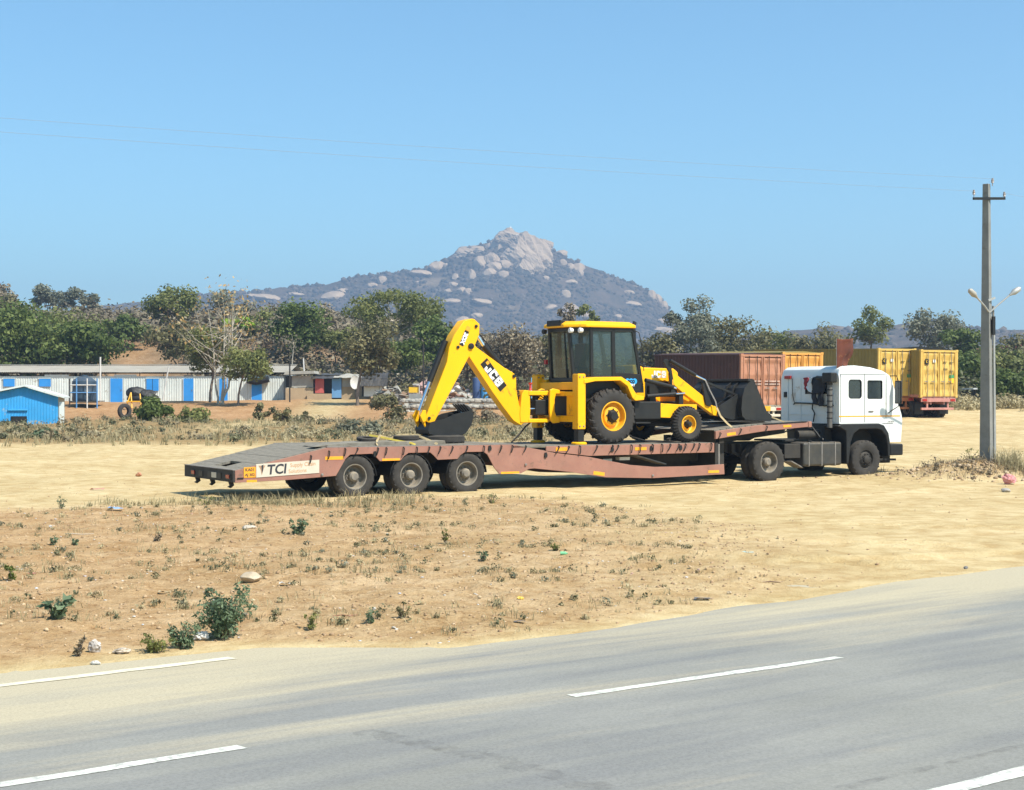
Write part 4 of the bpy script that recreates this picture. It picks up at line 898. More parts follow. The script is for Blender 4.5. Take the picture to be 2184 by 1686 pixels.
# cab: dark frame, separate panes, roof
CW0, CW1 = .70, 2.20
FRM = paint("cab_frame_paint", (.011, .012, .013), .4, 0, .2, 3, .05, spec=.35)
def pane(name, pts): 
    return MB().add(pts, [tuple(range(len(pts)))]).build(name, CABG, J, recalc=False)
RW0, RW1 = .98, 2.02       # the rear face is narrower than the cab, with slanted quarter windows
def frame_side(wy, rw, sg):
    A = [((5.16, rw, 2.70), (5.05, rw + sg * .05, 4.10), .08), ((5.52, wy, 2.82), (5.50, wy, 4.10), .09), ((6.20, wy, 2.84), (6.18, wy, 4.10), .11), ((7.10, wy, 2.62), (6.80, wy, 4.10), .09)]
    for (a, b, wd) in A: MB().bar(a, b, wd, .09, (0, 1, 0)).build("cab_pillar", FRM, J, bevel=.012)
    MB().bar((5.5, wy, 4.06), (6.84, wy, 4.06), .09, .09, (0, 1, 0)).build("cab_rail", FRM, J, bevel=.01); MB().bar((5.5, wy, 2.80), (6.3, wy, 2.80), .12, .09, (0, 1, 0)).build("cab_rail", FRM, J, bevel=.01)
    for z in (4.06, 2.80): MB().bar((5.1, rw, z), (5.5, wy, z), .09, .11).build("cab_rail", FRM, J, bevel=.01)
for wy, rw, sg in ((CW0, RW0, 1), (CW1, RW1, -1)): frame_side(wy, rw, sg)
for s, z, a_, b_ in ((5.06, 4.06, RW0, RW1), (6.80, 4.06, CW0, CW1), (5.15, 2.76, RW0, RW1)): MB().bar((s, a_, z), (s, b_, z), .09, .10, (0, 0, 1)).build("cab_rail", FRM, J, bevel=.01)
dr = [(6.24, 2.86), (6.24, 2.96), (7.02, 2.92), (7.14, 2.60), (7.15, 2.43), (6.90, 2.43), (6.62, 2.44), (6.50, 2.66), (6.34, 2.82)]
for a, b in ((CW0 - .05, CW0 + .02), (CW1 - .02, CW1 + .05)): MB().prism(dr, a, b).build("door_panel", FRM, J, bevel=.012)
for wy in (CW0 - .02, CW1 + .02):
    rq_ = RW0 if wy < 1.4 else RW1; pane("window", [(5.19, rq_, 2.86), (5.48, wy + .0, 2.86), (5.46, wy, 4.02), (5.10, rq_, 4.02)]); pane("window", [(5.57, wy, 2.86), (6.14, wy, 2.86), (6.13, wy, 4.02), (5.55, wy, 4.02)]); pane("window", [(6.26, wy, 2.96), (7.0, wy, 2.93), (6.78, wy, 4.02), (6.24, wy, 4.02)])
pane("rear_window", [(5.15, RW0 + .04, 2.82), (5.15, RW1 - .04, 2.82), (5.05, RW1 - .08, 4.02), (5.05, RW0 + .08, 4.02)]); pane("windscreen", [(7.08, CW0 + .05, 2.72), (7.08, CW1 - .05, 2.72), (6.80, CW1 - .05, 4.02), (6.80, CW0 + .05, 4.02)])
MB().bar((5.13, 1.25, 2.8), (5.05, 1.25, 4.02), .03, .03).build("window_bar", FRM, J)
# decals on the lower door
de = MB()
for i in range(3): de.lathe([(.075, -.003), (.001, -.004)], 18, (6.62 + .115 * i, CW0 - .052, 2.73))
de.build("blue_emblem", BLUEM, J); onto(text("eco", .16, .006, 0, .001), (6.735, CW0 - .0585, 2.735), (1, 0, 0), (0, 0, 1)).build("lettering", FRM, J); onto(text("XPERT", .075, .003, 0, .001, 1.1), (6.735, CW0 - .054, 2.625), (1, 0, 0), (0, 0, 1)).build("lettering", WHITET, J)
# inside
box("floor", BLACKM, J, (5.05, .75, 2.55), (7.0, 2.15, 2.66)); SEAT = paint("seat_fabric", (.05, .055, .06), .8)
st = box("seat", SEAT, J, (5.75, 1.2, 2.95), (6.2, 1.75, 3.08), .05, seg=3); box("seat_back", SEAT, J, (5.68, 1.2, 3.05), (5.80, 1.75, 3.72), .05, seg=3); box("seat_pedestal", BLACKM, J, (5.8, 1.3, 2.66), (6.1, 1.65, 2.95))
MB().lathe([(.2, -.015), (.215, 0), (.2, .015), (.185, 0)], 24, axis='z', closed=True).xf(Matrix.Translation((6.55, 1.475, 3.22)) @ Matrix.Rotation(-.5, 4, 'Y')).build("steering_wheel", BLACKM, J, smooth=True)
box("console", BLACKM, J, (6.55, 1.2, 2.66), (6.95, 1.75, 3.12), .04); box("lever_console", BLACKM, J, (5.15, 1.2, 2.66), (5.35, 1.75, 3.05), .03)
for wy in (1.3, 1.65): MB().tube([(5.25, wy, 3.0), (5.22, wy, 3.3)], .012, 6).build("lever", BLACKM, J); MB().lathe([(.001, 0.03), (.025, .015), (.025, -.015), (.001, -.03)], 8, (5.22, wy, 3.32), 'z').build("lever_knob", REDM, J)
# roof
rf = MB(); pl0 = [(4.86, 1.02), (4.86, 1.96), (5.30, 2.32), (6.86, 2.32), (6.90, 1.47), (6.86, .60), (5.30, .60)]; pl1 = [(5.0, 1.08), (5.0, 1.90), (5.38, 2.22), (6.70, 2.22), (6.72, 1.47), (6.70, .70), (5.38, .70)]; n7 = len(pl0)
rf.add([(x, y, 4.115) for x, y in pl0] + [(x, y, 4.19) for x, y in pl0] + [(x, y, 4.275) for x, y in pl1], [tuple(range(n7 - 1, -1, -1)), tuple(range(2 * n7, 3 * n7))] + [(k_ * n7 + i, k_ * n7 + (i + 1) % n7, (k_ + 1) * n7 + (i + 1) % n7, (k_ + 1) * n7 + i) for k_ in (0, 1) for i in range(n7)])
rf = rf.build("roof", YEL, J, bevel=.02)
box("roof_unit", BLACKM, rf, (4.84, 1.12, 4.15), (5.12, 1.80, 4.31), .03)
for s, wy, m_ in ((4.86, 1.96, BLACKM), (5.0, .90, LAMPG), (5.18, .72, LAMPG)):
    MB().lathe([(.06, 0), (.07, .02), (.06, .1), (.02, .12), (.001, .12)], 14, (0, 0, 0), 'x', cap=(True, False)).xf(Matrix.Translation((s - .03, wy, 4.03))).build("work_lamp", m_, rf, smooth=True)
MB().tube([(6.75, .66, 4.1), (6.95, .6, 4.0), (7.02, .58, 3.7), (7.08, .56, 3.0)], .012, 5).build("cable", BLACKM, J, smooth=True)
box("tail_lamp", REARL, J, (5.02, 2.10, 3.18), (5.08, 2.20, 3.3))
# rear fenders and rear body panel
fe = [(5.06, 2.66), (5.40, 2.72), (6.18, 2.74), (6.40, 2.60), (6.56, 2.30), (6.66, 2.22), (6.93, 2.24), (6.95, 2.34), (6.72, 2.36), (6.62, 2.48), (6.48, 2.70), (6.22, 2.84), (5.40, 2.83), (5.06, 2.77)]
for a, b in ((JN + .04, CW0 + .02), (CW1 - .02, JF - .04)): MB().prism(fe, a, b).build("fender", YEL, J, bevel=.015)
for a in (CW0 - .03, CW1): MB().prism([(5.05, 1.9), (5.05, 2.7), (6.2, 2.74), (6.5, 2.4), (6.5, 1.9)], a, a + .03).build("wheel_well", BLACKM, J)
box("rear_panel", YEL, J, (4.96, .62, 2.50), (5.12, 2.33, 2.70), .015)
# sliding carriage frame
for z0, z1, s0 in ((2.34, 2.46, 4.86), (1.68, 1.84, 4.86)): box("carriage_rail", YEL, J, (s0, .55, z0), (5.02, 2.42, z1), .012)
box("carriage_back", BLACKM, J, (5.03, .62, 1.72), (5.09, 2.33, 2.42)); box("carriage_plate", YEL, J, (4.90, .60, 1.84), (5.02, .92, 2.34), .008)
ringm = MB().prism([(4.56, 2.50), (4.66, 2.54), (4.86, 2.50), (4.86, 2.40), (4.74, 2.40), (4.70, 2.25), (4.70, 1.95), (4.76, 1.82), (4.86, 1.80), (4.86, 1.66), (4.66, 1.64), (4.58, 1.72), (4.54, 1.95), (4.54, 2.3)], 1.16, 1.24); ringm.build("clamp_plate", YEL, J, bevel=.02)
MB().prism([(4.56, 2.50), (4.66, 2.54), (4.86, 2.50), (4.86, 2.40), (4.74, 2.40), (4.70, 2.25), (4.70, 1.95), (4.76, 1.82), (4.86, 1.80), (4.86, 1.66), (4.66, 1.64), (4.58, 1.72), (4.54, 1.95), (4.54, 2.3)], 1.72, 1.80).build("clamp_plate", YEL, J, bevel=.02)
# stabilisers
for w0, w1 in ((.36, .62), (2.33, 2.59)):
    so_ = box("stabiliser_tube", YEL, J, (4.88, w0, 1.50), (5.12, w1, 2.90), .018); box("cap_plate", YEL, so_, (4.90, w0 + .02, 2.903), (5.10, w1 - .02, 2.915))
    for z in (1.58, 2.83): MB().lathe([(.022, w0 - .001), (.022, w0 - .014), (.001, w0 - .016)], 8, (4.94, 0, z)).lathe([(.022, w0 - .001), (.022, w0 - .014), (.001, w0 - .016)], 8, (5.06, 0, z)).build("bolt", STEEL, so_)
    box("stabiliser_leg", BLACKM, J, (4.91, w0 + .03, 1.18), (5.09, w1 - .03, 1.52), .01)
    MB().lathe([(.001, 1.175), (.17, 1.175), (.20, 1.15), (.20, 1.115), (.001, 1.115)], 18, (5.0, (w0 + w1) / 2, 0), 'z').build("stabiliser_foot", YEL, J, smooth=True)
# kingpost
for z0, z1 in ((2.36, 2.48), (1.66, 1.76)): box("kingpost_lug", YEL, J, (3.98, 1.26, z0), (4.58, 1.70, z1), .02)
MB().prism([(3.74, 1.66), (3.72, 1.9), (3.78, 2.4), (3.86, 2.50), (4.02, 2.48), (4.04, 2.0), (4.02, 1.66)], 1.28, 1.70).build("kingpost", YEL, J, bevel=.02)
MB().tube([(4.3, 1.48, 1.66), (4.3, 1.48, 2.5)], .07, 12).build("kingpin", BLACKM, J); MB().lathe([(.05, 0), (.03, .06), (.03, .15), (.055, .17), (.055, .2), (.001, .2)], 12, (4.2, 1.55, 2.49), 'z').build("filler", REDM, J)
box("valve_block", BLACKM, J, (4.2, 1.3, 1.85), (4.75, 1.75, 2.25), .03); MB().tube([(4.05, 1.36, 2.02), (4.42, 1.36, 2.02)], .028, 10).build("slew_ram_rod", CHROME, J)
for k_ in range(5): MB().tube([(4.75, 1.32 + .07 * k_, 2.2), (4.5, 1.3 + .08 * k_, 2.5 - .05 * k_), (4.15, 1.34 + .06 * k_, 2.45 - .1 * k_), (3.75, 1.38 + .04 * k_, 2.35 + .06 * k_)], .016, 6).build("hydraulic_hose", BLACKM, J, smooth=True)
# boom
boom = MB().prism([(2.24, 3.70), (2.38, 3.66), (2.46, 3.57), (3.28, 3.06), (3.51, 2.95), (3.58, 2.90), (3.62, 2.82), (3.63, 2.48), (3.71, 2.13), (3.88, 1.74), (3.86, 1.65), (3.76, 1.60), (3.54, 1.72), (3.23, 2.07), (2.93, 2.43), (2.22, 3.36), (2.14, 3.55)], 1.30, 1.60).build("boom", YEL, J, bevel=.015)
def pin(par, s, z, r=.045, w0=1.30, w1=1.64, mat=None):
    o = MB().lathe([(r, w0 - .03), (r * .5, w0 - .035), (.001, w0 - .035)], 12, (s, 0, z)).lathe([(r, w0), (r, w0 - .03)], 12, (s, 0, z)).lathe([(r, w1), (r, w1 + .03), (.001, w1 + .03)], 12, (s, 0, z)); o.build("pivot_pin", mat or BLACKM, par, smooth=True)
for s, z in ((2.27, 3.59), (3.55, 2.85)): pin(boom, s, z)
# lettered decal on the boom (letters run down the boom)
d0 = Vector((3.22 - 2.685, 0, 2.56 - 3.195)).normalized(); up_ = Vector((-d0.z, 0, d0.x)); cen = Vector((2.953, 1.297, 2.878))
def plate(c, L, H, y, mat, nm, par):
    vs = [c + d0 * sx_ * L / 2 + up_ * sy_ * H / 2 + Vector((0, y_, 0)) for y_ in (0, y) for sx_, sy_ in ((-1, -1), (1, -1), (1, 1), (-1, 1))]
    return MB().add(vs, [(0, 1, 2, 3), (7, 6, 5, 4), (0, 4, 5, 1), (1, 5, 6, 2), (2, 6, 7, 3), (3, 7, 4, 0)]).build(nm, mat, par)
dk = plate(cen, .90, .25, -.003, BLACKM, "decal", boom)
def stroke(m, pts, wd):
    pts = [Vector(p) for p in pts]
    for a, b in zip(pts[:-1], pts[1:]):
        d = (b - a).normalized(); n = Vector((-d.y, d.x)) * wd / 2; e = d * wd / 2
        q = [a - e - n, b + e - n, b + e + n, a - e + n]; m.add([(p.x, p.y, .0) for p in q] + [(p.x, p.y, .002) for p in q], [(0, 1, 2, 3), (4, 5, 6, 7), (0, 1, 5, 4), (1, 2, 6, 5), (2, 3, 7, 6), (3, 0, 4, 7)])
def jcb(h, wd, jt=.06):
    m = []; 
    J_ = MB(); stroke(J_, [(-.62 * h, -.20 * h), (-.62 * h, -.36 * h), (-.22 * h - .0, -.36 * h), (-.22 * h, jt * h)], wd)
    C_ = MB(); stroke(C_, [(.70 * h, .27 * h), (.70 * h, .36 * h), (.16 * h, .36 * h), (.16 * h, -.36 * h), (.70 * h, -.36 * h), (.70 * h, -.27 * h)], wd)
    B_ = MB(); stroke(B_, [(1.10 * h, .36 * h), (1.10 * h, -.36 * h), (1.62 * h, -.36 * h), (1.62 * h, .36 * h), (1.10 * h, .36 * h)], wd); stroke(B_, [(1.10 * h, 0), (1.62 * h, 0)], wd * .9)
    for q in (J_, C_, B_): q.v = [(p[0] - .5 * h, p[1], p[2]) for p in q.v]
    return J_, C_, B_
for q in jcb(.25, .064):
    onto(q, cen + Vector((0, -.0035, 0)) + d0 * .01, d0, up_).build("letter", WHITET, dk)
plate(cen + Vector((0, -.004, 0)) - d0 * .345 + up_ * .062, .085, .085, -.001, ORANGE, "emblem", dk)
for q in jcb(.19, .05, .36): hood_letters(q, 0)
# dipper
dip = MB().prism([(2.31, 4.28), (2.38, 4.27), (2.53, 4.15), (2.52, 3.89), (2.40, 3.62), (1.27, 1.74), (1.22, 1.66), (1.14, 1.64), (1.02, 1.72), (1.02, 1.88), (1.60, 3.20), (1.66, 3.55), (1.80, 3.86), (2.08, 4.22)], 1.26, 1.62).build("dipper", YEL, J, bevel=.018)
for s, z in ((2.42, 4.09), (1.90, 3.56), (1.09, 1.80)): pin(dip, s, z, .04, 1.26, 1.68)
MB().lathe([(.075, 1.262), (.075, 1.215), (.03, 1.205), (.001, 1.205)], 14, (2.27, 0, 3.59)).build("pivot_cap", BLACKM, dip, smooth=True)
da = Vector((2.20 - 1.99, 0, 4.065 - 3.615)).normalized(); db = Vector((-da.z, 0, da.x)); cd = Vector((2.10, 1.256, 3.83))
def plate2(c, L, H, y, mat, nm, par):
    vs = [c + da * sx_ * L / 2 + db * sy_ * H / 2 + Vector((0, y_, 0)) for y_ in (0, y) for sx_, sy_ in ((-1, -1), (1, -1), (1, 1), (-1, 1))]
    return MB().add(vs, [(0, 1, 2, 3), (7, 6, 5, 4), (0, 4, 5, 1), (1, 5, 6, 2), (2, 6, 7, 3), (3, 7, 4, 0)]).build(nm, mat, par)
d3 = plate2(cd - da * .05, .40, .125, -.003, BLACKM, "decal", dip); onto(text("3DX", .15, .009, 0, .001), cd - da * .05 + Vector((0, -.004, 0)), -da, -db).build("lettering", WHITET, d3); plate2(cd + da * .22, .11, .115, -.003, ORANGE, "emblem", dip)
# rams of the digging arm
def ram(par, a, b, c, r, nm="ram", wy=1.47):
    MB().tube([(a[0], wy, a[1]), (b[0], wy, b[1])], r, 12).build(nm + "_barrel", BLACKM, par, smooth=True); MB().tube([(b[0], wy, b[1]), (c[0], wy, c[1])], r * .52, 10).build(nm + "_rod", CHROME, par, smooth=True)
ram(J, (3.30, 3.08), (2.76, 3.62), (2.50, 3.98), .085); ram(J, (1.66, 3.72), (1.22, 2.70), (.93, 1.98), .075); ram(J, (3.78, 2.25), (3.5, 2.6), (3.45, 2.75), .07)
MB().tube([(3.1, 1.4, 3.27), (2.9, 1.4, 3.6), (2.55, 1.4, 3.95)], .014, 6).build("hydraulic_hose", BLACKM, J, smooth=True)
for a in (1.24, 1.62):
    MB().prism([(.84, 1.86), (.92, 2.0), (1.0, 2.0), (1.02, 1.82), (1.0, 1.72), (.92, 1.70)], a, a + .06).build("tipping_link", YEL, J, bevel=.012)
    MB().prism([(.84, 1.88), (.95, 1.88), (1.28, 1.42), (1.24, 1.36), (1.12, 1.38)], a + .065, a + .12).build("tipping_link", YEL, J, bevel=.012)
# digging bucket (shell, cheeks, teeth)
bp = [(1.05, 1.70), (.99, 1.52), (1.02, 1.42), (1.16, 1.385), (1.50, 1.375), (1.95, 1.375), (2.06, 1.44), (2.20, 1.62), (2.26, 1.82), (2.24, 1.99)]
B0, B1 = 1.12, 1.80
inn = [(1.08, 1.69), (1.03, 1.53), (1.06, 1.45), (1.18, 1.42), (1.50, 1.41), (1.93, 1.41), (2.08, 1.48), (2.18, 1.63), (2.22, 1.80), (2.20, 1.98)]
bk = MB().prism(bp + inn[::-1], B0, B1).build("digging_bucket", BLACKM, J)
chk = bp + [(2.06, 1.96), (1.74, 1.90), (1.44, 1.78), (1.22, 1.74)]
for a in (B0 - .012, B1): MB().prism(chk, a, a + .014).build("cheek_plate", BLACKM, bk)
for a in (1.3, 1.6): MB().prism([(1.0, 1.86), (1.2, 1.86), (1.30, 1.72), (1.26, 1.45), (1.05, 1.42)], a, a + .04).build("bucket_ear", BLACKM, bk)
for i in range(5):
    wy = B0 + .07 + i * (B1 - B0 - .14) / 4; MB().prism([(2.275, 1.86), (2.27, 2.0), (2.16, 2.09), (2.0, 2.15), (2.12, 2.03), (2.18, 1.96), (2.19, 1.86)], wy - .035, wy + .035).build("tooth", STEEL if i == 9 else BLACKM, bk, bevel=.006)
    MB().lathe([(.018, -.0), (.018, -.012), (.001, -.014)], 8, (0, 0, 0), 'x').xf(Matrix.Translation((2.19, wy, 1.93))).build("tooth_bolt", CHROME, bk)
# loader: towers, arms, linkage, rams
for a, b, sg_ in ((.58, .74, 1), (2.21, 2.37, -1)):
    MB().prism([(7.45, 2.0), (7.42, 2.62), (7.60, 2.62), (7.66, 2.0)], a + .2 * sg_, b + .2 * sg_).build("loader_tower", BLACKM, J)
    la = MB().prism([(7.98, 2.96), (8.06, 2.98), (9.07, 2.34), (9.10, 2.17), (9.62, 2.02), (9.66, 1.92), (9.60, 1.80), (9.42, 1.82), (8.36, 2.44), (8.02, 2.68)], a, b).build("loader_arm", YEL, J, bevel=.015)
    MB().prism([(7.70, 3.24), (7.76, 3.33), (7.86, 3.30), (7.96, 3.10), (8.10, 2.42), (8.02, 2.38), (7.94, 2.42), (7.90, 2.95)], a - .05, a - .005).build("loader_lever", BLACKM, J, bevel=.01)
    MB().prism([(8.98, 2.70), (9.06, 2.80), (9.14, 2.76), (9.32, 2.12), (9.24, 2.06), (9.12, 2.10)], a - .05, a - .005).build("loader_link", BLACKM, J, bevel=.01)
    ram(J, (7.88, 3.28), (8.72, 2.90), (9.05, 2.77), .05, wy=a - .09); ram(J, (7.1, 2.76), (8.0, 2.58), (8.1, 2.55), .055, wy=a - .06); ram(J, (7.15, 2.34), (8.08, 2.40), (8.38, 2.42), .05, wy=a - .06)
    box("ram_post", BLACKM, J, (8.22, a - .04, 2.06), (8.36, b - .02, 2.42), .01)
    MB().bar((9.06, a - .03, 2.74), (10.22, a + .06, 2.38), .05, .06).build("bucket_link", BLACKM, J); MB().prism([(9.5, 1.82), (9.56, 2.06), (10.2, 2.4), (10.24, 1.74), (10.0, 1.7)], a - .055, a - .015).build("bucket_bracket", BLACKM, J); MB().prism([(9.5, 1.82), (9.56, 2.06), (10.2, 2.4), (10.24, 1.74), (10.0, 1.7)], b + .015, b + .055).build("bucket_bracket", BLACKM, J)
    box("amber_strip", ORANGE, J, (7.985, a - .056, 2.62), (8.025, a - .051, 2.78))
MB().tube([(8.3, .6, 2.7), (8.3, 2.35, 2.7)], .07, 12).build("cross_tube", YEL, J); MB().tube([(9.5, .6, 1.92), (9.5, 2.35, 1.92)], .05, 12).build("cross_tube", BLACKM, J)
# loader bucket
L0, L1 = .35, 2.60; BUCK = paint("bucket_black", (.010, .0105, .011), .5, .1, .3, 2, .1)
lo = [(10.60, 2.80), (10.50, 2.76), (10.28, 2.56), (10.20, 2.3), (10.17, 2.0), (10.20, 1.80), (10.32, 1.70), (11.22, 1.655)]
li = [(10.60, 2.76), (10.52, 2.73), (10.31, 2.54), (10.235, 2.29), (10.205, 2.0), (10.23, 1.82), (10.335, 1.735), (11.22, 1.685)]
lb = MB().prism(lo + li[::-1], L0, L1).build("loader_bucket", BUCK, J)
ck = lo[:-1] + [(11.22, 1.66), (11.24, 1.80), (11.06, 1.92), (10.78, 2.46)]
for a in (L0 - .016, L1): MB().prism(ck, a, a + .018).build("end_plate", BUCK, lb)
for wy in (.75, 1.05, 1.9, 2.2): MB().prism([(10.16, 1.78), (10.12, 2.3), (10.24, 2.62), (10.49, 2.765), (10.27, 2.56), (10.19, 2.3), (10.16, 2.0)], wy, wy + .04).build("bucket_rib", BUCK, lb)
box("bucket_top_bar", BUCK, lb, (10.42, L0, 2.745), (10.58, L1, 2.815), .01); box("cutting_edge", STEEL, lb, (11.0, L0, 1.625), (11.3, L1, 1.652))
# lashings of the machine
rope("lashing_strap", "tan strap from the loader arm down to the gooseneck", [(9.42, .45, 2.02), (9.52, .42, 1.8), (9.62, .25, 1.6), (9.72, .06, 1.44)], .028, ROPE, True)
rope("lashing_strap", "thin strap over the loader linkage down to the bracket", [(9.06, .5, 2.78), (9.2, .48, 2.5), (9.38, .46, 2.2), (9.42, .45, 2.02)], .02, STEEL, True)
rope("lashing_chain", "dark bar chain running from the deck up to the stabiliser", [(3.25, .9, 1.19), (3.7, 1.3, 1.35), (4.2, 1.8, 1.55), (4.7, 2.2, 1.72)], .022, BLACKM)
rope("lashing_chain", "slack chain from the rear wheel down to the deck", [(6.25, .5, 1.55), (6.6, .4, 1.28), (7.0, .25, 1.16), (7.4, .15, 1.13)], .016, BLACKM)
rope("lashing_strap", "pale strap tied across the front edge of the loader bucket", [(11.2, .5, 1.80), (11.35, .3, 1.72), (11.5, .12, 1.63)], .018, ROPE, True)
# ------------------------------------------------------------------ pole, lamps, wires
CONC = paint("pole_concrete", (.20, .20, .185), .9, 0, .18, 2.5, .25, (.4, .34, .24), .2, (.16, .15, .13), .3)
GALV = paint("galvanised", (.42, .42, .40), .5, .4, .15, 4, .2)
px0, py0 = POLE; pz = gz(px0, py0)
PO = thing("power_pole", "concrete power pole with crossarm and two street lamps beside the truck", "pole", (0, 0, 0), ((px0, py0, pz - .3), R(24)))
H = 2.4 + (843 - 393) / F * py0 - (pz - .3)
MB().add([(-.16, -.13, 0), (.16, -.13, 0), (.16, .13, 0), (-.16, .13, 0), (-.085, -.08, H), (.085, -.08, H), (.085, .08, H), (-.085, .08, H)], [(0, 1, 2, 3), (4, 5, 6, 7), (0, 1, 5, 4), (1, 2, 6, 5), (2, 3, 7, 6), (3, 0, 4, 7)]).xf(Matrix.Rotation(R(-62), 4, 'Z')).build("shaft", CONC, PO, bevel=.012)
zc = H - .42
MB().bar((-.56, -.11, zc - .03), (.56, -.11, zc + .03), .06, .07).build("crossarm", BLACKM, PO)
INS = paint("insulator_porcelain", (.30, .26, .24), .3, 0, .1, 5, .1)
for x in (-.54, .54, .12):
    zz = zc + (.36 if x == .12 else .0); MB().lathe([(.012, 0), (.012, .08), (.045, .09), (.03, .12), (.04, .13), (.04, .16), (.028, .17), (.03, .21), (.001, .22)], 12, (x, -.11, zz), 'z').build("insulator", INS, PO, smooth=True)
zl = 2.4 + (843 - 668) / F * py0 - (pz - .3)
for sx_, dz, ln in ((-1, .42, .62), (1, .52, .6)):
    MB().tube([(0, -.12, zl), (sx_ * .25, -.2, zl + dz * .45), (sx_ * ln, -.3, zl + dz)], .024, 8).build("lamp_arm", GALV, PO, smooth=True)
    e_ = Vector((sx_ * ln, -.3, zl + dz)); d_ = Vector((sx_ * .8, -.15, .5)).normalized()
    lm = MB().tube([e_ - d_ * .04, e_ + d_ * .04, e_ + d_ * .12, e_ + d_ * .30, e_ + d_ * .36], [.03, .05, .085, .075, .03], 12)
    lm.build("lamp_head", paint("lamp_housing", (.36, .33, .28), .6, 0, .1, 5, .3) if sx_ < 0 else GALV, PO, smooth=True)
MB().tube([(.2, -.1, .1), (.185, -.1, 2.5), (.17, -.1, zl - .1)], .035, 10).build("cable_pipe", GALV, PO, smooth=True); MB().tube([(.27, -.05, .1), (.225, -.05, 3.6), (.19, -.05, zl + .2)], .03, 8).build("support_pipe", STEEL, PO, smooth=True)
box("fuse_box", BLACKM, PO, (.06, -.19, zl - .62), (.16, -.135, zl - .1), .01)
MB().bar((-.06, -.15, zl + .34), (.16, -.16, zl + .42), .04, .06).build("bracket", GALV, PO)
WIRE = paint("wire", (.24, .27, .31), .6, 0, 0, 1, 0)
def wire(label, x, dz, endx, endy, endz, sag):
    a = PO.matrix_world if False else None
    c, s = math.cos(R(24)), math.sin(R(24)); p = Vector((px0 + c * x + s * .11, py0 + s * x - c * .11, pz - .3 + zc + dz)); q = Vector((endx, endy, endz))
    pts = [p.lerp(q, i / 40) - Vector((0, 0, sag * 4 * (i / 40) * (1 - i / 40))) for i in range(41)]
    t = thing("power_wire", label, "wire", tuple(p)); MB().tube(pts, .0034, 5).build("strand", WIRE, t, smooth=True)
wire("lower thin power wire running left across the sky from the pole", -.54, .18, -36, 17.5, 7.80, .28); wire("upper thin power wire running left across the sky from the pole", .12, .56, -36, 18.2, 8.12, .3)
wire("thin power wire leaving the pole to the right", .54, .18, 62, 68, 6.8, .9)

